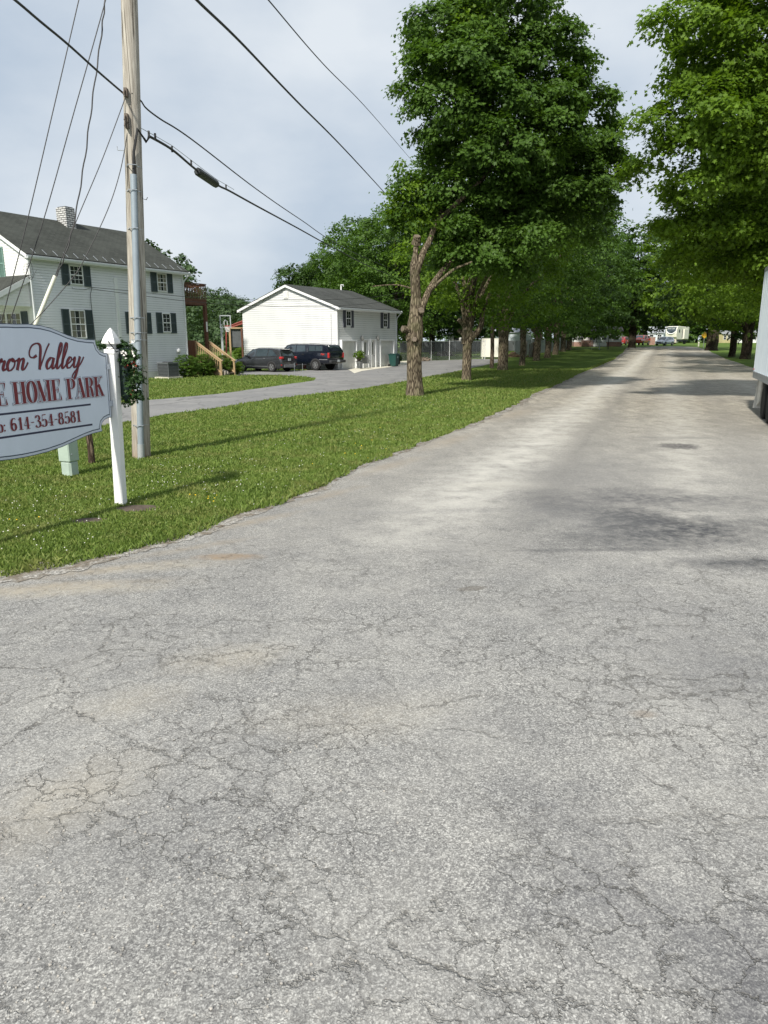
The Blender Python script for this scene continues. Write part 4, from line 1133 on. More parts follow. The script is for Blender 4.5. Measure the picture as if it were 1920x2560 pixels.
# local frame: x along the sign (far end +), y = -normal ; face toward -y
top = [(150,122),(290,122),(420,138),(520,163),(620,203),(700,238),(800,268),(900,282),(988,287),(992,328),(1008,372),(1038,408),(1072,424),(1112,425)]
bot = [(1158,1092),(1120,1098),(1083,1118),(1058,1150),(1050,1195),(1063,1236),(960,1262),(880,1292),(780,1338),(650,1398),(500,1450),(350,1488),(200,1502)]
O = [sz(*zz(*p)) for p in top + bot]
sc_ = (O[0][0] + O[-1][0])/2; sc_ = sz(*zz(150, 800))[0]
half = [(s, z) for s, z in O if s > sc_+.02]
outline = [(sc_, O[0][1]+.002)] + half + [(sc_, min(z for s, z in O)-.003)] + [(2*sc_-s, z) for s, z in reversed(half)]
def offset(poly, d):
    n = len(poly); out = []
    for i in range(n):
        a, b, c = Vector(poly[i-1]), Vector(poly[i]), Vector(poly[(i+1) % n])
        e1 = (b-a).normalized(); e2 = (c-b).normalized()
        n1_, n2_ = Vector((e1.y, -e1.x)), Vector((e2.y, -e2.x)); nn = (n1_+n2_)
        nn = nn/max(.35, nn.length**2/2) if nn.length > .1 else n1_
        out.append(tuple(b + nn*d))
    return out
area = sum(outline[i-1][0]*outline[i][1]-outline[i][0]*outline[i-1][1] for i in range(len(outline)))
sg = -1 if area > 0 else 1      # inward offset sign
SIGNF = plain('sign_face', (.60, .66, .74), .42, var=.05, scale=1.2, stretch=(1, 1, .6))
SIGNB = plain('sign_edge', (.52, .57, .64), .45, var=.05)
DKB = plain('sign_dark_line', (.035, .06, .10), .45, var=.1)
m = MB(); m.prism([(s, 0, z) for s, z in outline], (0, 0, 0), (0, .04, 0)); brd = m.build('board', DKB, sign)
m = MB(); m.prism([(s, -.0015, z) for s, z in offset(outline, .008*sg)], (0, -.001, 0), (0, .0, 0)); m.build('border', SIGNB, brd)
m = MB(); m.prism([(s, -.004, z) for s, z in offset(outline, .034*sg)], (0, -.001, 0), (0, 0, 0)); m.build('border_line', DKB, brd)
m = MB(); m.prism([(s, -.0065, z) for s, z in offset(outline, .046*sg)], (0, -.001, 0), (0, 0, 0)); m.build('face', SIGNF, brd)

class Pen:
    def __init__(s): s.S = []       # strokes: (points, widths)
    def st(s, pts, w): s.S.append((pts, [w]*len(pts) if not isinstance(w, list) else w))
    def con(s, pts, thick, thin, p=1.4):
        W_ = []
        for i in range(len(pts)):
            a = pts[max(i-1, 0)]; b = pts[min(i+1, len(pts)-1)]
            dx, dy = b[0]-a[0], b[1]-a[1]; L = math.hypot(dx, dy) or 1
            W_.append(thin + (thick-thin)*abs(dy/L)**p)
        s.S.append((pts, W_))
def cat_(pts, k=6, closed=False):
    out = []; n = len(pts)
    rngi = range(n if closed else n-1)
    for i in rngi:
        g = (lambda j: pts[j % n]) if closed else (lambda j: pts[min(max(j, 0), n-1)])
        a, b, c, d = g(i-1), g(i), g(i+1), g(i+2)
        for j in range(k):
            t = j/k
            out.append(tuple(.5*(2*b[q] + (c[q]-a[q])*t + (2*a[q]-5*b[q]+4*c[q]-d[q])*t*t + (3*b[q]-a[q]-3*c[q]+d[q])*t**3) for q in (0, 1)))
    out.append(pts[0] if closed else pts[-1]); return out
def arc(cx, cy, rx, ry, a0, a1, n=14): return [(cx+rx*math.cos(R(a0+(a1-a0)*i/n)), cy+ry*math.sin(R(a0+(a1-a0)*i/n))) for i in range(n+1)]
TK, TN = .205, .034
def glyph(ch):
    p = Pen(); sf = lambda x, y, w=.26: p.st([(x-w/2, y), (x+w/2, y)], TN)
    t = TN/2
    def stem(x, serif=True, y0=0, y1=1, w=TK):
        p.st([(x, y0), (x, y1)], w)
        if serif:
            if y0 == 0: sf(x, t, w+.12)
            if y1 == 1: sf(x, 1-t, w+.12)
    W_ = .5
    if ch == 'H': stem(.13); stem(.51); p.st([(.13, .5), (.51, .5)], TN*1.3); W_ = .64
    elif ch == 'E':
        stem(.13); p.st([(.1, t), (.50, t)], TN); p.st([(.1, 1-t), (.48, 1-t)], TN); p.st([(.13, .5), (.36, .5)], TN*1.2)
        p.st([(.47, 1-t), (.45, .72)], [.09, .015]); p.st([(.49, t), (.47, .30)], [.10, .015]); p.st([(.37, .60), (.37, .40)], .035); W_ = .54
    elif ch == 'O': p.con(arc(.27, .5, .20, .485, 90, 450, 32), TK, TN, 2.2); W_ = .54
    elif ch == 'M': stem(.08, w=.04); p.st([(.1, .98), (.33, .02)], TK*.95); p.st([(.33, .02), (.56, .98)], .035); stem(.60, w=TK*.95); sf(.08, 1-t, .2); W_ = .74
    elif ch == 'P': stem(.13); p.con([(.13, 1-t)] + arc(.26, .745, .19, .24, 90, -90, 16) + [(.13, .505)], TK*.95, TN, 2); W_ = .5
    elif ch == 'R': stem(.13); p.con([(.13, 1-t)] + arc(.25, .755, .18, .23, 90, -90, 16) + [(.13, .525)], TK*.9, TN, 2); p.con(cat_([(.26, .52), (.36, .44), (.40, .25), (.43, .06), (.50, .02)]), TK*.9, TN, 1.5); W_ = .54
    elif ch == 'A': p.st([(.27, .99), (.08, .02)], .038); p.st([(.27, 1.0), (.46, .01)], TK); p.st([(.14, .32), (.36, .32)], TN); sf(.08, t, .2); sf(.46, t, .28); W_ = .56
    elif ch == 'K': stem(.13); p.st([(.17, .42), (.46, .98)], .038); p.st([(.28, .60), (.50, .02)], TK*.9); sf(.46, 1-t, .2); sf(.49, t, .26); W_ = .60
    elif ch == '6': p.con(cat_([(.36, .93), (.24, .97), (.12, .78), (.09, .45), (.12, .15), (.24, .02), (.36, .16), (.38, .34), (.33, .52), (.23, .58), (.13, .45)]), TK*.85, TN, 1.8); p.st([(.36, .88), (.37, .93)], .09); W_ = .48
    elif ch == '1': stem(.24, False, w=TK*.9); p.st([(.08, .80), (.22, .93)], TN*1.4); sf(.24, t, .32); W_ = .42
    elif ch == '4': p.st([(.31, .0), (.31, .98)], TK*.85); p.st([(.29, .96), (.06, .30)], TN*1.1); p.st([(.05, .29), (.46, .29)], TN*1.2); sf(.31, t, .28); W_ = .50
    elif ch == '3': p.con(cat_([(.10, .82), (.16, .95), (.25, .98), (.36, .86), (.35, .66), (.24, .54), (.18, .53)]), TK*.8, TN, 1.8); p.con(cat_([(.18, .53), (.28, .52), (.39, .40), (.39, .14), (.26, .02), (.14, .06), (.08, .18)]), TK*.85, TN, 1.8); p.st([(.10, .80), (.12, .80)], .09); p.st([(.09, .2), (.11, .2)], .09); W_ = .46
    elif ch == '5': p.st([(.13, .97), (.38, .99)], .07); p.st([(.13, .98), (.11, .50)], TN); p.con(cat_([(.11, .50), (.22, .60), (.35, .54), (.40, .34), (.36, .10), (.24, .02), (.13, .06), (.08, .18)]), TK*.85, TN, 1.8); p.st([(.09, .2), (.11, .2)], .09); W_ = .48
    elif ch == '8': p.con(arc(.24, .76, .12, .22, 0, 360, 22), TK*.75, TN, 1.8); p.con(arc(.24, .28, .155, .265, 0, 360, 22), TK*.85, TN, 1.8); W_ = .48
    elif ch == '-': p.st([(.04, .48), (.26, .48)], .06); W_ = .30
    elif ch == 'o': p.con(arc(.18, .32, .14, .30, 90, 450, 26), TK*.8, TN, 2); W_ = .38
    elif ch == ':': p.st([(.08, .05), (.08, .17)], .12); p.st([(.08, .46), (.08, .58)], .12); W_ = .20
    else: W_ = .26
    return p, W_
SCR = {   # script lower case, x-height 1, drawn upright then slanted
 'r': ([[(0,.1),(.12,.55),(.2,.95),(.24,.75),(.30,.74),(.42,.78),(.44,.66),(.40,.3),(.44,.05),(.56,.08),(.68,.28)]], .62),
 'o': ([[(.34,.92),(.16,.85),(.05,.45),(.14,.06),(.32,.02),(.50,.30),(.52,.70),(.38,.95),(.34,.80),(.5,.72),(.70,.85)]], .66),
 'n': ([[(0,.75),(.1,.95),(.14,.8),(.12,.4),(.10,.02)],[(.11,.35),(.24,.8),(.38,.95),(.46,.8),(.44,.4),(.44,.08),(.54,.02),(.68,.25),(.78,.6)]], .70),
 'a': ([[(.46,.86),(.28,.96),(.08,.65),(.05,.25),(.16,.02),(.32,.18),(.46,.7)],[(.48,.95),(.45,.4),(.47,.08),(.57,.04),(.70,.3)]], .66),
 'l': ([[(-.02,.25),(.12,.7),(.30,1.6),(.30,2.15),(.20,2.2),(.13,1.7),(.10,.6),(.12,.1),(.22,.02),(.36,.3)]], .38),
 'e': ([[(-.02,.3),(.16,.42),(.34,.66),(.34,.9),(.22,.96),(.08,.65),(.06,.28),(.16,.03),(.32,.05),(.5,.35)]], .46),
 'y': ([[(.0,.7),(.10,.95),(.14,.8),(.11,.35),(.18,.06),(.32,.15),(.46,.75)],[(.50,1.0),(.46,.4),(.40,-.4),(.26,-1.0),(.12,-.95),(.14,-.6),(.40,-.1),(.66,.45),(.80,.95)]], .7),
 'V': ([[(-.10,1.20),(-.30,1.02),(-.52,1.12),(-.60,1.5),(-.50,2.0),(-.22,2.22),(.02,2.1),(.12,1.7),(.16,1.0),(.22,.0)],[(.22,.0),(.38,.9),(.52,1.7),(.66,2.2)]], .62),
}
def stroke_mesh(m, strokes, fx, extra=0.0, oy=0.0, k0=0):
    """fx maps glyph (x,y)->(s,z) ; widths in metres"""
    k = k0
    for pts, W_ in strokes:
        P2 = [Vector(fx(*q)) for q in pts]; n = len(P2)
        if extra:     # lengthen the ends so outlines wrap
            e0 = (P2[0]-P2[1]).normalized()*extra*.5; e1 = (P2[-1]-P2[-2]).normalized()*extra*.5
            P2 = [P2[0]+e0] + P2[1:-1] + [P2[-1]+e1]
        A_, B_ = [], []
        for i in range(n):
            d = (P2[min(i+1, n-1)]-P2[max(i-1, 0)]); d = d.normalized() if d.length > 1e-9 else Vector((1, 0)); nn = Vector((-d.y, d.x))
            w_ = W_[i]/2 + extra/2
            A_.append(P2[i]+nn*w_); B_.append(P2[i]-nn*w_)
        y = -oy - k*.00006; k += 1
        vs_ = [(q.x, y, q.y) for q in A_] + [(q.x, y, q.y) for q in B_]
        m.add(vs_, [(i, i+1, n+i+1, n+i) for i in range(n-1)])
    return k
RED = plain('sign_red', (.15, .006, .014), .4, var=.06)
NAVY = plain('sign_navy', (.012, .015, .05), .4, var=.06)
def text_line(txt, right_px, left_px, cap_top, name, outline_=True, ls=.02):
    """fit text so that its right end sits at zoom-point right_px (x,baseline) and the left end at left_px"""
    s1, zb1 = sz(*zz(*right_px)); s0, zb0 = sz(*zz(*left_px)); zt = sz(*zz(*cap_top))[1]
    zb = (zb0+zb1)/2
    gl = [glyph(c) for c in txt]; tot = sum(w_+ls for _, w_ in gl)-ls
    kx = (s1-s0)/tot; h = zt - zb1; zb = zb1
    layers = ([('letter_outline', DKB, .021, .0095), ('letter_gap', SIGNF, .0155, .0125)] if outline_ else []) + [(name, RED, 0, .0155)]
    for nm, mt, ex, oy in layers:
        m = MB(); k = 0; x = 0
        for p, w_ in gl:
            st = [(pts, [q*(kx*.5+h*.25)*1.15 for q in W_]) for pts, W_ in p.S]
            k = stroke_mesh(m, st, lambda a, b: (s0+(x+a)*kx, zb+b*h), ex, oy, k)
            x += w_+ls
        m.build(nm, mt, brd)
    return s0, s1, zb
text_line('E HOME PARK', (1072, 868), (-45, 962), (1055, 668), 'red_lettering')
text_line('o: 614-354-8581', (835, 1135), (-30, 1250), (820, 1018), 'phone_lettering', outline_=False, ls=.0)
# rules
for (a, b) in (((0, 1052), (935, 958)), ((0, 1303), (953, 1166))):
    s1, z1 = sz(*zz(*b)); s0 = 2*sc_-s1
    m = MB(); m.prism([(s0, -.0078, z1-.011), (s1, -.0078, z1-.011), (s1, -.0078, z1+.011), (s0, -.0078, z1+.011)], (0, -.001, 0), (0,0,0)); m.build('rule_line', NAVY, brd)
# script words
def script(txt, x_left, x_right, base, xtop):
    s0, zb = sz(*zz(x_left, base[0])); s1, zb1 = sz(*zz(x_right, base[1]))
    zx = sz(*zz(x_right, xtop))[1]; xh = zx - zb1
    tot = sum(SCR[c][1] if c != ' ' else .25 for c in txt); kx = (s1-s0)/tot
    for nm, mt, ex, oy in (('script_outline', DKB, .007, .0095), ('script_lettering', RED, 0, .0125)):
        m = MB(); x = 0; k = 0
        for c in txt:
            if c == ' ': x += .25; continue
            sts, w_ = SCR[c]
            S_ = []
            for q in sts:
                pts = cat_(q, 7)
                W_ = []
                for i in range(len(pts)):
                    a = pts[max(i-1, 0)]; b = pts[min(i+1, len(pts)-1)]; dx, dy = b[0]-a[0], b[1]-a[1]; L = math.hypot(dx, dy) or 1
                    W_.append(.010 + .022*max(0, -dy/L)**1.2 + .004*max(0, dy/L))
                S_.append((pts, W_))
            k = stroke_mesh(m, S_, lambda a, b: (s0+(x+a)*kx + .30*b*xh, zb1+b*xh), ex, oy, k)
            x += w_
        m.build(nm, mt, brd)
script('ron', -40, 262, (628, 600), 475)
script('Valley', 372, 835, (612, 575), 462)
# brackets
for (x, y) in ((1118, 568), (1143, 950)):
    s, z = sz(*zz(x, y)); m = MB(); m.box((s+.012, -.012, z), (.10, .006, .07)); br_ = m.build('bracket', plain('zinc', (.40,.44,.50), .4, metal=.5), sign)
    m = MB(); 
    for dx_, dz_ in ((.03, .018), (.03, -.018), (-.02, 0)): m.lathe([(.006, 0), (.006, .005), (0, .006)], (s+.012+dx_, -.016, z+dz_), 8, 'Y')
    m.build('screw', GREYM, br_)
# posts with finials
def sign_post(loc, rz, tl=0, name='post'):
    m = MB(); w_ = .118; m.box((0, 0, .98), (w_, w_, 2.0), rz=0); m.box((0, 0, 1.985), (w_+.022, w_+.022, .055)); 
    o = m.build(name, WHITE, sign, bevel=.004); o.location = loc; ax = Vector((-sdv.y*0, 0, 0))
    wx = Vector((sdv.x, -snv.x, 0))   # world +X in sign axes
    tv = Vector((wx.x*tl, wx.y*tl, 1)); o.rotation_euler = (Vector((0,0,1)).rotation_difference(tv).to_matrix() @ Matrix.Rotation(rz, 3, 'Z')).to_euler()
    m = MB()
    prof = [(.062, 2.012), (.050, 2.03), (.046, 2.055), (.060, 2.075), (.098, 2.082), (.100, 2.092), (.094, 2.112), (.080, 2.15), (.055, 2.20), (.028, 2.245), (.004, 2.275)]
    vs_ = []
    for r_, h in prof:
        for (a, b) in ((-1,-1), (1,-1), (1,1), (-1,1)): vs_.append((a*r_*.86, b*r_*.86, h))
    fs_ = [(i*4+k, i*4+(k+1) % 4, (i+1)*4+(k+1) % 4, (i+1)*4+k) for i in range(len(prof)-1) for k in range(4)] + [(3,2,1,0), tuple(len(vs_)-4+i for i in range(4))]
    m.add(vs_, fs_); m.build('finial', WHITE, o)
    m = MB(); m.tube([(.062*math.cos(a/8*PI), .062*math.sin(a/8*PI), 2.018+.006*math.sin(a*2.1)) for a in range(17)], .006, 5, cap=False)
    m.build('chain', BLACKP, o)
    return o
wc = sgp + Vector((-sgp.x, 0, 0))*0 + yawv(math.degrees(math.atan2(sgp.x, sgp.y)))*.083 + Vector((.0, 0, 0))
rel = wc - so_; ploc = Vector((rel.dot(sdv), -rel.dot(snv), 0))
sign_post(ploc, R(13), tilt); sign_post(Vector((2*sc_ - ploc.x, .02, 0)), R(-6))

# ------------------------------------------------------------------ hanging flower bag on the post's back
fb0 = so_ + sdv*.085 - snv*.0; 
bagc = X(318, 930, sgp.y+.22)
bag = thing('hanging_flower_bag', 'dark green hanging bag of trailing white and red roses strapped to the sign post', 'hanging planter', (bagc.x, bagc.y, 0))
m = MB(); zt_, zb_ = X(300, 870, bagc.y).z, X(318, 1003, bagc.y).z
prof = [(.03, zb_), (.085, zb_+.08), (.10, (zt_+zb_)/2), (.10, zt_)]
m.lathe(prof, (-.03, 0, 0), 14); m.build('pouch', plain('green_fabric', (.012, .03, .026), .7, var=.3), bag, smooth=True)
m = MB(); q0 = X(270, 853, sgp.y-.02)-Vector((bagc.x, bagc.y, 0)); q1 = X(291, 880, sgp.y+.04)-Vector((bagc.x, bagc.y, 0)); m.tube([q0, q1, Vector((-.06, 0, zt_-.02))], .008, 6); m.build('strap', BLACKP, bag)
LBAG = leaf_mat('rose_leaf', (.012, .030, .010), (.05, .105, .03), .2)
def bl(px, py, d=0): q = X(px, py, bagc.y+d); return (q.x-bagc.x, q.y-bagc.y, q.z)
lb = []
for (px, py, rx, rz_, d) in ((312, 870, .11, .07, 0), (300, 862, .07, .05, .05), (322, 895, .11, .08, -.04), (335, 925, .10, .09, -.05), (330, 960, .08, .09, -.04), (334, 985, .07, .06, -.03), (342, 945, .06, .07, -.12), (318, 1000, .06, .03, 0), (262, 862, .07, .05, .10)):
    c_ = bl(px, py, d); lb.append((*c_, rx, .10, rz_))
crown('foliage', lb, 150, 16, .034, LBAG, LEAF_FINE, bag, 5, spread=.03, inner=.3, br=.035)
m = MB(); m2 = MB()
for (px, py) in ((303,880),(308,879),(313,882),(316,884),(310,888),(333,884),(336,890),(314,896),(329,960),(331,948),(342,939),(305,884),(338,975),(329,904)):
    c_ = bl(px, py, -.13); 
    for k in range(5): m.ico((c_[0]+random.uniform(-.008,.008), c_[1], c_[2]+random.uniform(-.008,.008)), .009, 1, (1,.7,1), .2)
m.build('white_blossom', plain('petal_white', (.82,.80,.76), .7, var=.05), bag)
for (px, py) in ((328,902),(320,914),(330,910),(334,905),(314,918),(332,978),(327,985),(336,930),(341,915)):
    c_ = bl(px, py, -.12); 
    for k in range(4): m2.ico((c_[0]+random.uniform(-.008,.008), c_[1], c_[2]+random.uniform(-.01,.01)), .008, 1, (1,.7,1), .2)
m2.build('red_blossom', plain('petal_red', (.24,.04,.02), .7, var=.2), bag)

# ------------------------------------------------------------------ pedestal and stub post
q = P(177, 1190)
ped = thing('telecom_pedestal', 'pale green telecom pedestal box standing in the grass below the sign', 'utility box', q, R(-20))
PG = plain('pedestal_green', (.37, .455, .385), .5, var=.08, scale=5)
m = MB(); m.box((0, 0, .12), (.205, .205, .26)); m.build('base', plain('pedestal_base', (.36,.44,.38), .6, var=.12), ped, bevel=.03)
m = MB(); m.box((0, 0, .59), (.225, .225, .70)); m.box((0, 0, .945), (.20, .20, .03)); m.build('cover', PG, ped, bevel=.035)
m = MB(); st = glyph('5')[0].S
stroke_mesh(m, [(a, [w_*.06 for w_ in W_]) for a, W_ in st], lambda a, b: (a*.055, b*.075), .003, 0)
o = m.build('number', plain('black_print', (.02,.02,.02), .5), ped); o.location = (.116, -.075, .78); o.rotation_euler = (0, 0, R(90))
m = MB(); m.lathe([(.012, 0), (.012, .012), (0, .014)], (0,0,0), 8, 'X'); o = m.build('lock_bolt', GREYM, ped); o.location = (.112, -.05, .36)
q = P(230, 1160)
m = MB(); m.tube([(0,0,-.1), (.0,.01,.3), (-.015,0,.75)], [.062, .055, .052], 12, rough=.10, seed=3)
o = m.build('stub_post', bark_mat('old_post', (.05,.035,.025), (.20,.15,.11), 14), None, smooth=True); o.location = q; tag(o, 'short dark weathered wooden stub post between the green box and the pole', 'post')
# ================================================================== TREES
BARK = bark_mat('maple_bark', (.055, .042, .030), (.30, .25, .175), 11)
BARKD = bark_mat('dark_bark', (.018, .014, .010), (.075, .06, .045), 10)
CUT = plain('cut_wood', (.15, .12, .09), .9, var=.3, scale=14)
LF1 = leaf_mat('maple_leaf', (.026, .060, .010), (.095, .178, .026), .32)
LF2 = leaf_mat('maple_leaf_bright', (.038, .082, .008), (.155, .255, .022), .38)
LF3 = leaf_mat('maple_leaf_deep', (.018, .042, .009), (.062, .118, .022), .25)
LF4 = leaf_mat('far_leaf', (.028, .058, .022), (.085, .145, .055), .25)

def lp(px, py, D, rpx, rpy, rd=None):
    """crown lobe seen at a photo pixel, radii in photo pixels at depth D"""
    q = X(px, py, D); k = D/1851
    return [q.x, q.y, q.z, rpx*k, rd if rd else (rpx+rpy)/2*k, rpy*k]
def rel(lobes, o): return [[l[0]-o.x, l[1]-o.y, l[2]-o.z, *l[3:]] for l in lobes]

def limb(m, pts, r0, r1, n=12, rough=.06, seed=1):
    k = len(pts); sm_ = cat3(pts); N = len(sm_)
    m.tube(sm_, [r0+(r1-r0)*(i/(N-1))**.9 for i in range(N)], n, rough=rough, seed=seed)
def cat3(ps, k=5):
    ps = [Vector(p) for p in ps]; out = []
    for i in range(len(ps)-1):
        a = ps[max(i-1, 0)]; b = ps[i]; c = ps[i+1]; d = ps[min(i+2, len(ps)-1)]
        for j in range(k):
            t = j/k; out.append(.5*((2*b) + (c-a)*t + (2*a-5*b+4*c-d)*t*t + (3*b-a-3*c+d)*t**3))
    return out + [ps[-1]]

# ---- first maple of the left row
b1 = P(1037, 990)
D0 = b1.y
t1 = thing('maple_tree', 'nearest maple of the left row, with a burl, sawn stubs and the tallest crown', 'tree', b1, 0, 'maples lining the left side of the lane')
def q1(px, py, d=0): return X(px, py, D0+d) - b1
m = MB()
path = [q1(1037, 996), q1(1037, 960), q1(1036, 920), q1(1036, 870), q1(1037, 842), q1(1038, 815), q1(1040, 780), q1(1040, 740), q1(1038, 700), q1(1036, 670), q1(1040, 640, .2)]
wpx = [26, 20.5, 18.5, 18.5, 21, 20, 15.5, 12.5, 12, 11, 9]
sm_ = cat3(path, 6); N = len(sm_); rs = [float(np.interp(i/(N-1)*10, range(11), wpx))*D0/1851 for i in range(N)]
m.tube(sm_, rs, 40, rough=.055, seed=4)
limb(m, [q1(1038, 690, 0), q1(1045, 668, .0), q1(1058, 632, .1), q1(1075, 600, .3), q1(1090, 560, .5), q1(1130, 480, 1), q1(1180, 380, 1.6)], .15, .08)
limb(m, [q1(1037, 680), q1(1038, 640, 0), q1(1042, 605, .1), q1(1046, 588, .1)], .105, .085)
limb(m, [q1(1048, 790, -.05), q1(1056, 765, -.05), q1(1072, 728, .1), q1(1091, 697, .3), q1(1130, 650, .8), q1(1190, 590, 1.4), q1(1270, 500, 2)], .15, .07)
limb(m, [q1(1073, 727, .1), q1(1087, 715, 0), q1(1103, 700, -.1), q1(1136, 673, -.2), q1(1180, 655, -.2)], .085, .04)
limb(m, [q1(1090, 560, .5), q1(1150, 500, 0), q1(1230, 420, 0), q1(1300, 300, .5)], .13, .04)
limb(m, [q1(1180, 380, 1.6), q1(1220, 250, 2), q1(1250, 80, 2.4)], .12, .04)
limb(m, [q1(1270, 500, 2), q1(1350, 400, 3), q1(1430, 330, 3.5)], .10, .03)
limb(m, [q1(1034, 723, 0), q1(990, 712, .3), q1(930, 716, .5)], .035, .015, 6)
m.build('trunk', BARK, t1, smooth=True)
def stub(par, a, b, r, mt=BARK):
    a, b = Vector(a), Vector(b); m = MB(); d = (b-a)
    m.tube([a, a+d*.5, b], [r*1.35, r*1.05, r], 14, rough=.10, seed=2); o = m.build('limb_stub', mt, par, smooth=True)
    m = MB(); dn = d.normalized(); m.tube([b-dn*.005, b+dn*.012], [r*.86, r*.82], 16); m.build('sawn_face', CUT, o)
stub(t1, q1(1030, 826, -.1), q1(1006, 822, -.30), .13)
stub(t1, q1(1036, 852, -.1), q1(1036, 848, -.42), .11)
stub(t1, q1(1046, 783, 0), q1(1053, 775, -.28), .13)
stub(t1, q1(1040, 610, .1), q1(1043, 590, -.05), .14)
m = MB()
for (px, py, r_) in ((1027, 836, .19), (1042, 848, .19), (1031, 852, .17), (1046, 832, .15), (1022, 826, .17), (1038, 860, .15), (1024, 845, .16)):
    m.ico(q1(px, py, -.12), r_, 2, (1, .9, 1), .5)
m.build('burl', BARK, t1, smooth=True)
L1 = [lp(1215, 40, 30, 118, 140), lp(1110, 110, 29, 66, 90), lp(1170, 215, 28.6, 118, 110), lp(1300, 190, 30.0, 100, 110), lp(1395, 190, 30.5, 60, 60), lp(1430, 300, 31, 88, 90), lp(1300, 330, 29, 130, 110), lp(1170, 390, 28.8, 82, 80),
      lp(1490, 400, 32, 58, 90), lp(1370, 470, 30, 120, 90), lp(1105, 480, 29.2, 70, 60), lp(1060, 535, 30.2, 50, 44), lp(1190, 540, 29.6, 92, 72), lp(1290, 590, 29.5, 100, 55), lp(1165, 640, 31.0, 56, 40), lp(1240, -110, 30, 100, 100), lp(1450, 520, 31, 78, 56), lp(1095, 420, 29, 30, 30), lp(1185, 615, 28.9, 48, 36), lp(1085, 250, 28.6, 44, 60)]
crown('crown', rel(L1, b1), 3300, 42, .125, LF1, LEAF_FINE, t1, 11, spread=.20, droop=.5, br=.80)
# a few sprays of yellower leaves, mostly on the lower left
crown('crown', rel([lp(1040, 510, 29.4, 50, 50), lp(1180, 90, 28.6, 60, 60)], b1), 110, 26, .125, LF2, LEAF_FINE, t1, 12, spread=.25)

# ---- generic row maple
def row_tree(base, h, cr, r0, seed, leaf, ncl, per, mt, label, group, stubs=(), name='maple_tree', zb=3.6, bark=BARK, fork=3.0, lean=0, shape=LEAF_KITE, spread=.45, extra=None, cdx=0):
    rnd = random.Random(seed)
    t = thing(name, label, 'tree', base, 0, group)
    m = MB()
    pts = [(0,0,-.15), (0,0,.25), (.02*seed % .1, 0, 1.2), (lean*.4, 0, fork*.9), (lean, 0, fork*1.25)]
    s_ = cat3(pts, 5); N = len(s_)
    m.tube(s_, [r0*float(np.interp(i/(N-1), [0, .12, .3, .75, .9, 1], [1.45, 1.15, 1, .98, 1.15, .85])) for i in range(N)], 20, rough=.07, seed=seed)
    top = Vector(pts[-1])
    nl = 5
    for k in range(nl):
        a = rnd.uniform(0, 2*PI); a = 2*PI*k/nl + rnd.uniform(-.4, .4); ou = cr*rnd.uniform(.45, .7)
        e = Vector((math.cos(a)*ou + cdx, math.sin(a)*ou, h*rnd.uniform(.45, .78)))
        limb(m, [top - Vector((0,0,.6)), top + Vector((e.x*.22, e.y*.22, (e.z-top.z)*.3)), top.lerp(e, .6) + Vector((0,0,.3)), e], r0*.5, .05, 9, seed=seed+k)
    limb(m, [top - Vector((0,0,.5)), top + Vector((.2, 0, h*.3)), (cdx*.6, .2, h*.88)], r0*.62, .06, 9, seed=seed)
    m.build('trunk', bark, t, smooth=True)
    for (a, z, L_, r_) in stubs:
        c_ = Vector((math.cos(R(a)), math.sin(R(a)), 0)); p_ = Vector((lean*z/fork, 0, z))
        stub(t, p_ + c_*r0*.6, p_ + c_*(r0*.8+L_) + Vector((0, 0, L_*.9)), r_, bark)
    lob = []
    zc = (zb+h)/2; hz = (h-zb)/2
    lob.append([cdx, 0, zc, cr*.72, cr*.72, hz*.98])
    for k in range(9):
        a = 2*PI*k/9*2.3 + rnd.uniform(-.3, .3); f = (k+.5)/9
        z = zb + (h-zb)*(.12+.76*f); prof = math.sin(PI*(.18+.72*(1-f)))**.7
        lob.append([cdx+math.cos(a)*cr*.62*prof, math.sin(a)*cr*.62*prof, z, cr*.46, cr*.46, hz*.36])
    for l in (extra or []): lob.append(l)
    crown('crown', lob, ncl, per, leaf, mt, shape, t, seed, spread=spread*.62, droop=.4, br=cr*.155)
    return t
G_L = 'maples lining the left side of the lane'
bases = [(1166,951), (1256,926), (1305,914), (1341,902), (1368,895), (1388,886.5), (1407,879), (1422,874.5)]
lab = ['second maple of the left row, with one curved limb sweeping up to the right',
       'third and stoutest maple of the left row, right beside a thin wooden pole',
       'fourth maple of the left row, slender dark trunk', 'fifth maple of the left row, pale trunk beside the old grey posts',
       'sixth maple of the left row, standing before the slatted fence', 'seventh maple of the left row along the lane',
       'eighth maple of the left row along the lane', 'ninth and last visible maple of the left row']
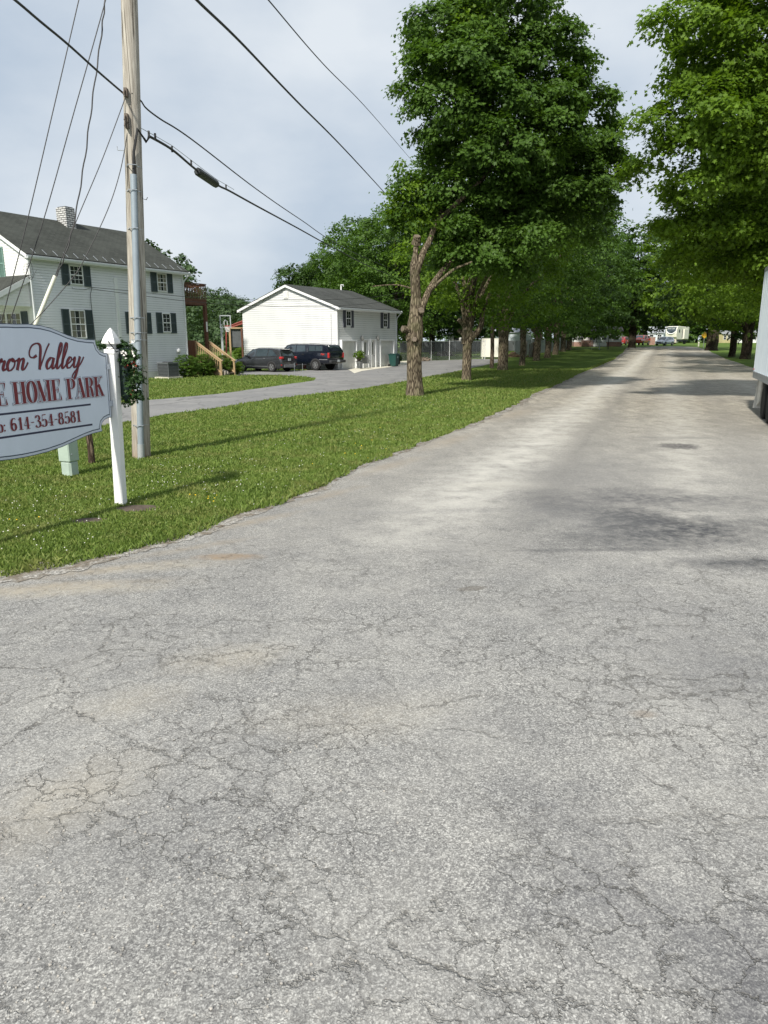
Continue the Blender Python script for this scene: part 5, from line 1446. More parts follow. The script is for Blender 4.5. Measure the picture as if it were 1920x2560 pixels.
for i, bb in enumerate(bases):
    q = P(*bb)
    st = [[(200, 2.9, .35, .12), (165, 2.4, .3, .11), (240, 2.6, .12, .09)], [(205, 3.0, .5, .16), (120, 3.1, .5, .15), (250, 2.5, .25, .12)], [], [(180, 2.7, .4, .12)], [(200, 3.0, .5, .12), (10, 3.0, .5, .12)], [(190, 3, .4, .12)], [], []][i]
    far_ = q.y
    n_ = [1250, 1050, 760, 520, 430, 380, 330, 300][i]
    lf = [.14, .16, .19, .22, .25, .29, .33, .37][i]
    r0 = [.25, .37, .25, .33, .34, .36, .36, .4][i]
    h_ = [12.5, 14, 14.5, 15.5, 16, 16.5, 16.5, 17][i]; cr = [4.8, 6.2, 6.4, 6.8, 7, 7.2, 7.4, 7.6][i]
    row_tree(q, h_, cr, r0, 20+i, lf, n_, 30, [LF2, LF1, LF1, LF1, LF3, LF1, LF3, LF1][i], lab[i], G_L, st, zb=[3.3, 3.4, 2.9, 2.8, 2.7, 2.6, 2.5, 2.4][i], spread=.42+.02*i, fork=[2.3, 2.7, 2.8, 2.9, 3, 3, 3, 3][i], cdx=[.9, .8, .8, .9, 1.4, 2.0, 2.4, 2.6][i])
    if i == 0:
        t2 = [o for o in bpy.data.objects if o.name.startswith('maple_tree')][-1]
m = MB(); b2 = P(1166, 951)
def q2(px, py, d=0): return X(px, py, b2.y+d) - b2
limb(m, [q2(1168, 862), q2(1178, 845, -.1), q2(1192, 832, -.1), (q2(1203, 812, -.1)), q2(1206, 785, 0), q2(1222, 740, .3)], .22, .10)
limb(m, [q2(1164, 860), q2(1165, 820), q2(1163, 780), q2(1163, 740), q2(1180, 690, .5)], .24, .12)
ob = m.build('limb', BARK, None, smooth=True); ob.parent = bpy.data.objects['maple_tree.001']
# ---- big maple at the end of the lane, before the red pickup
qe = P(1579, 869.5)
row_tree(qe, 19, 9.5, .62, 41, .38, 900, 30, LF3, 'wide dark maple standing in front of the red pickup at the end of the lane', None, [], zb=3.6, bark=BARKD, fork=2.6, spread=.6, name='broad_maple_tree')
# ---- right row
b0 = Vector((19.2, 26.5, 0))
tr = thing('maple_tree', 'large near maple of the right row, its crown overhanging the lane above the trailer', 'tree', b0, 0, 'maples lining the right side of the lane')
m = MB(); m.tube(cat3([(0,0,-.2), (0,0,.4), (-.1,0,1.8), (-.3,-.2,3.6)], 5), [.62, .6, .55, .5, .46, .44, .43, .42, .42, .42, .42, .42, .43, .44, .45, .46], 22, rough=.07, seed=9)
for e in ((-8, -2, 8.5), (-6.5, 2, 6.2), (-5, -3.5, 10), (-2, 2, 12), (3, 2, 10), (2, -4, 9), (-3, 4, 9)):
    limb(m, [(-.3,-.2,3.2), (-.3+e[0]*.2, e[1]*.2, 4.2), Vector((-.3,-.2,3.6)).lerp(Vector(e), .6)+Vector((0,0,.4)), e], .26, .05, 9)
m.build('trunk', BARKD, tr, smooth=True)
LR = [lp(1910, 40, 22.5, 135, 130), lp(1810, 110, 22.5, 80, 70), lp(1715, 165, 22, 40, 42), lp(1800, 290, 22.5, 110, 95), lp(1690, 300, 22, 36, 38), lp(1890, 330, 23.5, 140, 130), lp(1740, 420, 23.5, 80, 60), lp(1660, 430, 23, 34, 34), lp(1860, 500, 24.5, 120, 95),
      lp(1750, 530, 25, 70, 60), lp(1690, 580, 26, 36, 32), lp(1830, 620, 26, 100, 60), lp(1950, 600, 25, 110, 100), lp(2050, 300, 24, 200, 220), lp(2080, 60, 24, 180, 200), lp(1980, -120, 24, 190, 140), lp(2150, 500, 25, 150, 150), lp(1750, 640, 27, 60, 36), lp(1690, 75, 22, 20, 22), lp(1770, 30, 22, 36, 30)]
crown('crown', rel(LR, b0), 3400, 42, .115, LF2, LEAF_FINE, tr, 31, spread=.20, droop=.5, br=.75, squash=.55)
G_R = 'maples lining the right side of the lane'
R_ = [(Vector((25.6, 46, 0)), 14, 6.6, .5, .19, 900, 'second maple of the right row, trunk hidden behind the trailer'),
      (Vector((31.2, 60, 0)), 15, 7, .5, .22, 700, 'third maple of the right row, behind the trailer edge'),
      (P(1863, 898), 15.5, 7.2, .50, .25, 600, 'fourth maple of the right row, thick forked trunk beside the trailer'),
      (P(1829, 892), 15.5, 7.0, .36, .27, 520, 'fifth maple of the right row, straight black trunk'),
      (P(1778, 876), 17, 9, .85, .36, 420, 'sixth maple of the right row, very broad multi-stemmed trunk at the lane edge')]
for i, (q, h_, cr, r0, lf, n_, lb_) in enumerate(R_):
    row_tree(q, h_, cr, r0, 60+i, lf, n_, 30, [LF2, LF2, LF2, LF3, LF2][i], lb_, G_R, [(190, 3.0, .5, .16)] if i == 2 else [], zb=[3.6, 3.4, 2.9, 2.9, 3.4][i], bark=BARKD, spread=.45+.03*i, fork=[3, 3, 3.2, 4.2, 2.4][i], cdx=[-1.2, -1.2, -1.4, -1.8, -2.6][i])
# ---- big trees behind the garage
def bg_tree(px, D, h, cr, seed, label, mt=LF4, leaf=.30, ncl=460, z0=0, group='trees behind the garage', name='broadleaf_tree', rz=None, zb=2.5):
    q = X(px, 860, D); q.z = terr(D) + z0
    return row_tree(q, h, cr, .35, seed, leaf, ncl, 28, mt, label, group, [], name=name, zb=zb, bark=BARKD, spread=.55)
bg_tree(925, 84, 14.6, 5.6, 81, 'tall tree right behind the garage roof, near its ridge end', LF1, .22, 1150)
bg_tree(985, 76, 15.5, 6.4, 82, 'tall light green tree behind the first maple, right of the garage', LF1, .20, 1250)
bg_tree(815, 105, 13.4, 6.4, 83, 'rounded dark green tree behind the garage ridge', LF3, .26, 1000)
bg_tree(775, 118, 12.0, 4.6, 84, 'lower dark tree left of the rounded one behind the garage gable', LF3, .30, 700)
bg_tree(870, 120, 14.5, 7.5, 85, 'dark tree filling the gap behind the garage roof', LF3, .4, 420)
bg_tree(1080, 98, 14, 8, 86, 'dark spreading tree over the brush pile beyond the chain link fence', LF3, .34, 620, zb=3.0)
bg_tree(1170, 112, 14, 8, 87, 'dark tree above the pale shed beyond the fence', LF3, .38, 520)
bg_tree(1260, 122, 14, 8.5, 88, 'shadowed tree behind the cream storage box', LF3, .4, 480, zb=3.4)
bg_tree(1010, 120, 16, 8, 89, 'deep green tree far behind the second maple', LF3, .4, 420)
bg_tree(1350, 140, 14, 9, 90, 'shadowed tree far behind the slatted fence', LF3, .42, 420, zb=4.5)
# trees round the end of the lane
G_E = 'trees closing the end of the lane'
for i, (px, D, h, cr, mt, lb_) in enumerate(((1450, 190, 17, 10, LF3, 'dark tree behind the brick skirted mobile home'), (1530, 215, 19, 10, LF1, 'tree behind the red car at the lane end'), (1610, 220, 17, 10, LF2, 'bright green tree above the arched carport'),
        (1680, 225, 18, 10, LF2, 'bright green tree behind the white camper'), (1740, 215, 19, 10, LF1, 'tree to the right behind the white camper'), (1800, 230, 18, 10, LF4, 'pale tree above the yellow building'), (1870, 215, 19, 11, LF3, 'tree seen between the right row trunks'), (1960, 210, 19, 11, LF1, 'tree hidden behind the trailer, beyond the right row'))):
    bg_tree(px, D, h, cr, 100+i, lb_, mt, .5, 520, 0, G_E, 'broadleaf_tree', zb=1.2)
# tree behind the house roof and dark shrubs beyond the deck
qh = X(415, 860, 58); qh.z = 0
th_ = thing('broadleaf_tree', 'drooping leafy tree showing above the far eave of the white house', 'tree', qh)
m = MB(); m.tube(cat3([(0,0,0), (-.2,0,3), (0,0,6.5)], 4), [.3, .28, .27, .26, .25, .22, .2, .18, .15], 10, rough=.05); m.build('trunk', BARKD, th_, smooth=True)
crown('crown', rel([lp(395, 660, 56, 50, 38), lp(440, 680, 55, 26, 30), lp(462, 692, 54, 16, 12), lp(350, 640, 58, 45, 30), lp(330, 700, 58, 60, 60), lp(400, 720, 58, 50, 40), lp(465, 702, 53.5, 14, 8)], qh), 420, 26, .20, LF4, LEAF_KITE, th_, 7, spread=.22, droop=.6, br=.55)

# ---- wooded hillside far left: reads as one mass
rng2 = np.random.default_rng(77)
cl_l = []
for i in range(170):
    px = rng2.uniform(250, 900); D = rng2.uniform(125, 210)
    prof = float(np.interp(px, [250, 440, 480, 520, 545, 600, 640, 700, 900], [745, 735, 724, 722, 735, 742, 762, 790, 800]))
    f = (D-125)/85; zt = (CH + (855-prof-16)/1851*165)*(.62+.5*f)
    q = X(px, 860, D)
    cl_l.append([q.x, q.y, zt*rng2.uniform(.55, .86), rng2.uniform(4.5, 7), rng2.uniform(4.5, 7), rng2.uniform(3.0, 4.2)])
for i in range(60):
    px = rng2.uniform(430, 640); D = rng2.uniform(112, 122); q = X(px, 860, D)
    cl_l.append([q.x, q.y, rng2.uniform(1.5, 5.5), 4.2, 4.2, 3.2])
wd_ = crown('wooded_hill', cl_l, 5200, 26, .42, leaf_mat('hill_leaf', (.022, .048, .018), (.075, .125, .045), .2), LEAF_KITE, None, 55, spread=.7, inner=.1, br=1.9)
tag(wd_, 'wooded hillside rising behind the deck and basketball hoop', 'woods', kind='stuff')
# hill body the woods stand on
m = MB()
hp = []
gx = np.linspace(-150, -30, 14); gy = np.linspace(118, 260, 10)
vs_ = []
for y in gy:
    for x in gx:
        r_ = (y-118)/142; z = terr(y) - .3 + 9*r_**.8*max(0, min(1, (-22-x)/40))
        vs_.append((x, y, z))
fs_ = [(j*14+i, j*14+i+1, (j+1)*14+i+1, (j+1)*14+i) for j in range(9) for i in range(13)]
m.add(vs_, fs_); h_ = m.build('hill', LAWN, smooth=True); tag(h_, kind='structure')
# far tree line all round the horizon so no bare horizon shows
cl2 = []
for i in range(230):
    a = rng2.uniform(-62, 62); D = rng2.uniform(270, 330)
    x_ = math.sin(R(a))*D; y_ = math.cos(R(a))*D
    cl2.append([x_, y_, terr(y_) + rng2.uniform(2, 9.5), 9, 9, 6])
wf = crown('far_treeline', cl2, 2600, 26, 1.2, LF4, LEAF_KITE, None, 56, spread=1.6, inner=.1, br=3.5); tag(wf, 'far line of trees along the horizon', 'woods', kind='stuff')

# ================================================================== shrubs by the house
HB = leaf_mat('yew_leaf', (.030, .068, .008), (.11, .20, .022), .25)
def bush(px, py, w_, h_, label, d=0, mt=HB, n=260, leaf=.05, group='rounded shrubs along the house wall', name='shrub', seed=1, wall=0):
    q = P(px, py) if not wall else HF.o + HF.d*HF.uz(px, 900)[0] - HF.v*wall
    t = thing(name, label, 'shrub', q, 0, group)
    m = MB()
    for k in range(5): m.tube([(0,0,0), (math.cos(k*1.3)*w_*.15, math.sin(k*1.3)*w_*.15, h_*.5), (math.cos(k*1.3)*w_*.3, math.sin(k*1.3)*w_*.3, h_*.8)], [.03, .02, .01], 6)
    m.build('stem', BARKD, t)
    crown('foliage', [[0, 0, h_*.46, w_*.44, w_*.42, h_*.46], [w_*.08, -.05, h_*.55, w_*.34, w_*.34, h_*.38]], int(n*1.6), 40, leaf*.75, mt, LEAF_KITE, t, seed, spread=.05, inner=.25, up=.9, droop=-.4, br=.12, squash=1)
    return t
bush(431, 938, 1.75, 1.42, 'left of the three rounded evergreen shrubs, beside the air conditioner', seed=2, wall=1.0)
bush(478, 938, 1.65, 1.45, 'middle of the three rounded evergreen shrubs under the house corner', seed=3, wall=1.0)
bush(522, 939, 1.60, 1.40, 'right of the three rounded evergreen shrubs, touching the wooden stairs', seed=4, wall=1.1)
bush(594, 937, .85, .80, 'small yellow-green bush at the foot of the stairs', mt=LF2, n=90, group=None, seed=5)
bush(602, 905, 1.7, 1.5, 'light green shrub at the garage corner behind the dark crossover', mt=LF2, n=200, group=None, seed=6, leaf=.07)
for i, (px, py, s_, lb_) in enumerate(((501, 938, .26, 'upright grey stone between two of the shrubs'), (508, 938, .22, 'smaller grey stone right of the upright one under the shrubs'))):
    q = HF.o + HF.d*HF.uz(px, 900)[0] - HF.v*1.9; m = MB(); m.ico((0,0,s_*.55), s_, 2, (.6, .5, 1), .5); o = m.build('garden_stone', plain('limestone', (.28,.25,.21), .9, var=.25, bump=.4)); o.location = q; tag(o, lb_, 'stone', 'stones under the shrubs')
# ---- air conditioner
q = HF.o + HF.d*HF.uz(388, 900)[0] - HF.v*1.0
ac = thing('air_conditioner', 'grey louvred outdoor air conditioner on a concrete pad against the house', 'air conditioner', q, HF.rz)
ACM = plain('ac_grey', (.17, .185, .195), .5, metal=.3, var=.1)
m = MB(); m.box((0, 0, .04), (1.15, 1.1, .12)); m.build('pad', CONC, ac)
m = MB(); m.box((0, 0, .50), (.80, .80, .74)); m.build('core', plain('ac_dark', (.03,.033,.036), .7), ac)
m = MB()
for k in range(11):
    o_ = -.40+.08*k
    for s_ in (-1, 1): m.box((o_, s_*.425, .50), (.02, .02, .76)); m.box((s_*.425, o_, .50), (.02, .02, .76))
for z in (.14, .32, .50, .68, .86):
    for s_ in (-1, 1): m.box((0, s_*.418, z), (.86, .012, .02)); m.box((s_*.418, 0, z), (.012, .86, .02))
m.box((0, 0, .90), (.90, .90, .06)); m.build('cabinet', ACM, ac)
m = MB(); m.lathe([(.30, .93), (.31, .965), (.26, .965), (.25, .935)], (0,0,0), 20)
for k in range(6): m.beam((math.cos(k*PI/6)*.3, math.sin(k*PI/6)*.3, .965), (-math.cos(k*PI/6)*.3, -math.sin(k*PI/6)*.3, .965), .008, .008)
m.build('fan_grille', BLACKP, ac)
# ================================================================== VEHICLES
PAINT_G = plain('charcoal_paint', (.035, .038, .042), .22, metal=.3, var=.05, coat=.8)
PAINT_N = plain('navy_paint', (.006, .009, .018), .2, metal=.2, var=.05, coat=.8)
PAINT_R = plain('red_paint', (.30, .035, .012), .25, var=.05, coat=.7)
PAINT_S = plain('silver_paint', (.42, .46, .50), .25, metal=.4, var=.05, coat=.7)
PAINT_M = plain('maroon_paint', (.30, .03, .03), .25, var=.05, coat=.7)
CARGL = plain('car_glass', (.035, .05, .06), .04, var=.2, spec=1)
CHROME = plain('bright_alloy', (.50, .51, .52), .25, metal=.7, var=.05)
TIRE = plain('tire', (.010, .010, .010), .9, var=.2)
TAIL = plain('tail_lamp', (.40, .02, .02), .2, var=.2, spec=.8)
LAMP = plain('lamp_lens', (.70, .72, .72), .15, var=.1, spec=.8)
DKT = plain('dark_trim', (.03, .031, .033), .6, var=.1)

def loft(m, secs):
    """secs: list of (y, [(x,z)...]) half sections from bottom centre up to top centre; mirrored"""
    rows = []
    for y, half in secs:
        full = [(x, z) for x, z in half] + [(-x, z) for x, z in reversed(half) if x > 1e-6]
        rows.append([(x, y, z) for x, z in full])
    n = len(rows[0]); vs = [p for r in rows for p in r]
    fs = [(i*n+k, i*n+(k+1) % n, (i+1)*n+(k+1) % n, (i+1)*n+k) for i in range(len(rows)-1) for k in range(n)]
    fs += [tuple(reversed(range(n))), tuple(range((len(rows)-1)*n, len(rows)*n))]
    m.add(vs, fs)

def vehicle(name, label, cat, loc, heading_yaw, paint, spec, group=None):
    """+y is the front; loc on the ground under the centre"""
    v = thing(name, label, cat, loc, -R(heading_yaw), group)
    L, W, hw = spec['L'], spec['W'], spec['W']/2
    secs = []
    for y, zb, zt, k in spec['body']:     # k = half width factor
        w_ = hw*k
        secs.append((y, [(0, zb), (w_*.86, zb), (w_*.97, zb+.10), (w_, zb+.28), (w_*.995, (zb+zt)/2+.05), (w_*.96, zt-.09), (w_*.88, zt-.015), (0, zt+.015)]))
    m = MB(); loft(m, secs); body = m.build('body', paint, v, smooth=True)
    if 'cabin' in spec:
        secs = []
        for y, zb, zt, kb, kt in spec['cabin']:
            wb, wt = hw*kb, hw*kt
            zt2 = max(zt, zb+.03)
            secs.append((y, [(0, zb), (wb, zb), (wb+(wt-wb)*.5, (zb+zt2)/2), (wt, zt2-.05*min(1, (zt2-zb)/.3)), (wt*.88, zt2-.01), (0, zt2+.015)]))
        m = MB(); loft(m, secs); m.build('cabin', paint, v, smooth=True)
    # side glass
    def side_pt(y, z):
        cb = spec['cabin']; ys = [c[0] for c in cb]
        o = sorted(range(len(ys)), key=lambda i: ys[i]); ys_ = [ys[i] for i in o]
        zb, zt, kb, kt = [float(np.interp(y, ys_, [cb[i][j] for i in o])) for j in (1, 2, 3, 4)]
        f = (z-zb)/max(.01, (zt-.05-zb)); f = min(1, max(0, f)); return hw*(kb+(kt-kb)*f)
    for poly in spec.get('side_glass', []):
        for s_ in (-1, 1):
            m = MB()
            # subdivide polygon columns for curvature
            outer = [(s_*(side_pt(y, z)+.010), y, z) for y, z in poly]; inner_ = [(s_*(side_pt(y, z)-.02), y, z) for y, z in poly]
            n = len(poly); m.add(outer+inner_, [tuple(range(n)), tuple(range(n, 2*n))] + [(i, (i+1) % n, n+(i+1) % n, n+i) for i in range(n)])
            m.build('side_window', CARGL, v)
    for nm, quad in spec.get('glass', []):
        m = MB(); n_ = (Vector(quad[1])-Vector(quad[0])).cross(Vector(quad[3])-Vector(quad[0])).normalized()
        m.prism(quad, n_*-.012, n_*.012); m.build(nm, CARGL, v)
    for (nm, mt, boxes) in spec.get('parts', []):
        for (c_, d_) in boxes:
            m = MB(); m.box(c_, d_); m.build(nm, mt, v, bevel=min(d_)*.2)
    wr = spec['wr']
    for y in spec['axles']:
        for s_ in (-1, 1):
            m = MB(); m.lathe([(wr+.075, 0), (wr+.085, .02), (wr+.05, .03), (wr+.045, .0)], (s_*(hw-.018)-(.0 if s_ > 0 else .0), y, wr), 24, 'X') if False else None
            m = MB()
            pts = [(s_*(hw-.01), y+math.cos(R(a))*(wr+.06), wr+math.sin(R(a))*(wr+.06)) for a in range(-8, 189, 14)]
            m.add([(s_*(hw+.006), p[1], max(p[2], .28)) for p in pts] + [(s_*(hw-.12), p[1], max(p[2], .28)) for p in pts], [tuple(range(len(pts))), tuple(range(len(pts), 2*len(pts)))] + [(i, i+1, len(pts)+i+1, len(pts)+i) for i in range(len(pts)-1)])
            m.build('wheel_arch', DKT, v)
            m = MB(); w0 = .115
            m.lathe([(wr*.66, -w0), (wr*.93, -w0), (wr, -w0*.7), (wr, w0*.7), (wr*.93, w0), (wr*.66, w0)], (0,0,0), 26, 'X')
            t = m.build('wheel', TIRE, v, smooth=True); t.location = (s_*(hw-.085), y, wr)
            m = MB()
            for k in range(spec.get('spokes', 5)):
                a = 2*PI*k/spec.get('spokes', 5)
                for da in (-.14, .14):
                    m.beam((s_*(w0+.004), math.cos(a)*wr*.10, math.sin(a)*wr*.10), (s_*(w0-.012), math.cos(a+da)*wr*.56, math.sin(a+da)*wr*.56), .03, .032, up=(1,0,0))
            m.lathe([(wr*.14, -.01), (wr*.14, .012)], (s_*(w0), 0, 0), 12, 'X')
            for k in range(24):
                a, b = 2*PI*k/24, 2*PI*(k+1)/24
                m.beam((s_*(w0-.005), math.cos(a)*wr*.57, math.sin(a)*wr*.57), (s_*(w0-.005), math.cos(b)*wr*.57, math.sin(b)*wr*.57), .02, .02, up=(1,0,0))
            m.build('rim', CHROME, t)
            m = MB(); m.lathe([(wr*.66, w0*s_*.5-.01), (wr*.66, w0*s_*.5+.01)], (0,0,0), 20, 'X'); m.build('brake', plain('brake_dark', (.05,.05,.055), .6), t)
    return v, side_pt

SUV = dict(L=4.52, W=1.84, wr=.355, spokes=5, axles=(-1.36, 1.33),
    body=[(-2.25, .42, .95, .90), (-2.20, .34, 1.06, .95), (-2.0, .26, 1.10, 1), (-1.4, .22, 1.10, 1.0), (0, .22, 1.05, 1.0), (.9, .22, 1.02, 1.0), (1.25, .22, 1.00, .995), (1.8, .24, .90, .97), (2.1, .28, .78, .91), (2.25, .34, .62, .80)],
    cabin=[(-2.16, 1.0, 1.12, .93, .88), (-1.98, 1.02, 1.50, .95, .76), (-1.75, 1.03, 1.60, .96, .74), (-1.0, 1.03, 1.665, .965, .75), (0, 1.0, 1.68, .965, .76), (.42, .99, 1.60, .96, .76), (.95, .98, 1.28, .95, .82), (1.38, .96, 1.0, .93, .90)],
    side_glass=[[(-1.80, 1.13), (-1.0, 1.11), (-1.06, 1.56), (-1.35, 1.50)], [(-.93, 1.11), (.06, 1.08), (.06, 1.585), (-.98, 1.57)], [(.12, 1.08), (1.06, 1.07), (.48, 1.50), (.12, 1.58)]],
    glass=[('rear_window', [(-.62, -2.17, 1.10), (.62, -2.17, 1.10), (.52, -1.93, 1.54), (-.52, -1.93, 1.54)]), ('windshield', [(-.70, 1.32, 1.03), (.70, 1.32, 1.03), (.58, .55, 1.58), (-.58, .55, 1.58)])],
    parts=[('tail_lamp', TAIL, [((s_*.77, -2.14, .98), (.24, .26, .17)) for s_ in (-1, 1)]), ('reflector', TAIL, [((s_*.80, -2.20, .50), (.20, .08, .07)) for s_ in (-1, 1)]),
           ('bumper_trim', plain('grey_plastic', (.16,.165,.17), .6), [((0, -2.235, .42), (1.25, .08, .20))]), ('licence_plate', plain('plate_white', (.45,.48,.5), .5), [((0, -2.262, .86), (.31, .02, .16))]),
           ('door_mirror', PAINT_G, [((s_*1.00, .83, 1.10), (.22, .12, .15)) for s_ in (-1, 1)]), ('door_handle', CHROME, [((s_*.925, y, .95), (.02, .17, .03)) for s_ in (-1, 1) for y in (-.72, .28)]),
           ('sill_trim', CHROME, [((s_*.922, -.05, .40), (.02, 2.0, .025)) for s_ in (-1, 1)]), ('headlamp', LAMP, [((s_*.66, 2.06, .76), (.34, .24, .13)) for s_ in (-1, 1)]), ('spoiler', PAINT_G, [((0, -2.02, 1.60), (1.22, .26, .035))])])
# headings: parked square to the garage gable, noses away to the left
HY_ = GF.yaw - 90
hv = yawv(HY_); sv = Vector((hv.y, -hv.x, 0))     # right-hand side of the car
def park(px_r, py_r, axle_y, hw):
    """car centre so that its near rear wheel touches ground at the pixel (left side faces us)"""
    w_ = P(px_r, py_r); return w_ + sv*hw - hv*axle_y
vehicle('crossover', 'dark charcoal crossover parked nearest the wooden stairs, rear toward the drive', 'car', park(681, 930.5, -1.36, .85), HY_, PAINT_G, SUV)
PK = dict(L=5.9, W=2.0, wr=.41, spokes=6, axles=(-1.75, 1.93),
    body=[(-2.95, .60, 1.28, .96), (-2.9, .50, 1.36, .99), (-1.2, .42, 1.36, 1), (.2, .42, 1.32, 1), (1.3, .42, 1.30, 1), (2.3, .42, 1.28, .99), (2.8, .46, 1.20, .96), (2.95, .55, 1.08, .90)],
    cabin=[(-2.93, 1.3, 1.42, .95, .93), (-2.66, 1.3, 1.84, .95, .84), (-2.4, 1.3, 1.90, .95, .83), (-1.05, 1.3, 1.93, .95, .83), (-.95, 1.3, 1.94, .95, .80), (.6, 1.28, 1.95, .95, .80), (.95, 1.27, 1.88, .95, .80), (1.65, 1.26, 1.34, .94, .88)],
    side_glass=[[(-2.35, 1.42), (-1.72, 1.42), (-1.72, 1.78), (-2.30, 1.78)], [(-1.68, 1.42), (-1.12, 1.42), (-1.12, 1.78), (-1.68, 1.78)], [(-.80, 1.38), (.02, 1.36), (.02, 1.82), (-.72, 1.82)], [(.10, 1.36), (1.32, 1.34), (.86, 1.79), (.10, 1.82)]],
    glass=[('rear_window', [(-.70, -2.90, 1.40), (.70, -2.90, 1.40), (.62, -2.69, 1.80), (-.62, -2.69, 1.80)]), ('windshield', [(-.75, 1.60, 1.36), (.75, 1.60, 1.36), (.66, 1.02, 1.86), (-.66, 1.02, 1.86)])],
    parts=[('tail_lamp', TAIL, [((s_*.93, -2.90, 1.10), (.16, .14, .38)) for s_ in (-1, 1)]), ('bumper', DKT, [((0, -3.04, .66), (1.95, .22, .20))]), ('bumper_bar', CHROME, [((s_*1.0, -2.45, .80), (.03, .75, .05)) for s_ in (-1, 1)]),
           ('licence_plate', plain('plate_white', (.45,.48,.5), .5), [((0, -3.16, .70), (.31, .02, .16))]), ('door_mirror', DKT, [((s_*1.12, 1.18, 1.42), (.26, .14, .24)) for s_ in (-1, 1)]),
           ('door_handle', DKT, [((s_*1.005, y, 1.18), (.02, .18, .04)) for s_ in (-1, 1) for y in (-.62, .35)]), ('side_step', DKT, [((s_*.98, .1, .42), (.18, 2.1, .05)) for s_ in (-1, 1)]), ('roof_rib', CHROME, [((0, -1.0, 1.955), (1.3, .03, .015))]),
           ('headlamp', LAMP, [((s_*.80, 2.86, .96), (.30, .14, .24)) for s_ in (-1, 1)]), ('cap_seam', CHROME, [((s_*.958, -1.0, 1.50), (.012, .02, .30)) for s_ in (-1, 1)])])
pk, spt = vehicle('pickup_truck', 'navy pickup with a bed cap and large wheels, parked against the garage gable', 'pickup', park(790.5, 926.5, -1.75, .93), HY_, PAINT_N, PK)
# red off-road badge on the bed side
m = MB()
BD = {'F': [[(0,0),(0,1)],[(0,1),(.5,1)],[(0,.5),(.4,.5)]], 'X': [[(0,0),(.55,1)],[(0,1),(.55,0)]], '4': [[(.4,0),(.4,1)],[(.4,1),(0,.35)],[(0,.35),(.55,.35)]]}
x = 0; k = 0
for ch_ in 'FX4':
    k = stroke_mesh(m, [(a, [.035]*len(a)) for a in BD[ch_]], lambda a, b: ((x+a)*.13, b*.12), 0, 0, k); x += .8
bd = m.build('badge', plain('badge_red', (.45,.04,.03), .4), pk); bd.rotation_euler = (0, 0, -PI/2); bd.location = (-1.012, -2.28, 1.12)

def small_car(name, label, cat, px, py, yaw, paint, spec, group=None):
    q = P(px, py); return vehicle(name, label, cat, q, yaw, paint, spec, group)
qv = P(1660, 865)
SUV2 = dict(SUV); SUV2['parts'] = SUV['parts'] + [('grille', DKT, [((0, 2.25, .62), (.9, .04, .2))])]
SUV2['parts'] = [(n, PAINT_S if n in ('door_mirror', 'spoiler') else m_, b_) for n, m_, b_ in SUV2['parts']]
vehicle('crossover', 'silver grey crossover parked facing the lane left of the white camper', 'car', X(1660, 864, 143) * Vector((1,1,0)) if False else Vector((X(1661, 864, 143).x, 143, terr(143))), 228, PAINT_S, SUV2)
vehicle('pickup_truck', 'red pickup parked behind the broad dark maple trunk', 'pickup', Vector((X(1602, 864, 147).x, 147, terr(147))), 215, PAINT_R, PK)
vehicle('sedan', 'small red car beside the brick skirted mobile home', 'car', Vector((X(1559, 864, 152).x, 152, terr(152))), 35, PAINT_M, SUV2)

# ================================================================== box trailer at the right edge
txl = X(1885, 941, 22.0); TX = thing('box_trailer', 'tall ribbed pale blue-white box trailer cut by the right edge of the frame', 'trailer', Vector((txl.x, 22.0, 0)), -R(21.5))
def tl_(px, py, D): return Matrix.Rotation(R(21.5), 3, 'Z') @ (X(px, py, D) - Vector((txl.x, 22.0, 0)))
# local: +y away along the lane (rear end at y=0), +x to the right
TRM = plain('trailer_skin', (.80, .88, .96), .4, metal=0, var=.08, scale=2, stretch=(1,1,.3))
LT, WT, Z0, Z1 = 6.6, 2.45, txl.z-.02, 4.12
m = MB()
# ribbed side skin
n = 60; prof = []
for i in range(n+1):
    y = -LT*i/n; prof.append((-.0 if (i % 4) else -.03, y))
for i in range(n):
    a, b = prof[i], prof[i+1]
    m.quad((a[0], a[1], Z0+.16), (b[0], b[1], Z0+.16), (b[0], b[1], Z1-.1), (a[0], a[1], Z1-.1))
m.build('side_panel', TRM, TX)
m = MB(); m.box((WT/2+.02, -LT/2, (Z0+Z1)/2), (WT-.02, LT-.01, Z1-Z0-.04)); m.build('box_body', TRM, TX)
ALU = plain('aluminium_rail', (.40, .43, .46), .4, metal=.5, var=.15, scale=4)
m = MB(); m.box((-.012, -LT/2, Z0+.08), (.05, LT+.04, .18)); m.box((-.02, -LT/2, Z0+.17), (.05, LT+.04, .02)); m.build('bottom_rail', ALU, TX)
m = MB(); m.box((-.01, -LT/2, Z1-.05), (.05, LT+.04, .12)); m.build('top_rail', ALU, TX)
m = MB(); m.box((.02, .02, (Z0+Z1)/2), (.10, .06, Z1-Z0)); m.build('corner_post', ALU, TX)
m = MB(); m.box((WT/2, .02, (Z0+Z1)/2), (WT-.2, .04, Z1-Z0-.1)); m.build('rear_door', TRM, TX)
m = MB(); m.box((-.035, -.06, Z0+.24), (.02, .05, .03)); m.build('marker_lamp', TAIL, TX)
for s_ in (.35, WT-.35):
    m = MB(); m.box((s_, -LT/2, Z0-.12), (.10, LT-.2, .22)); m.build('frame_rail', DKT, TX)
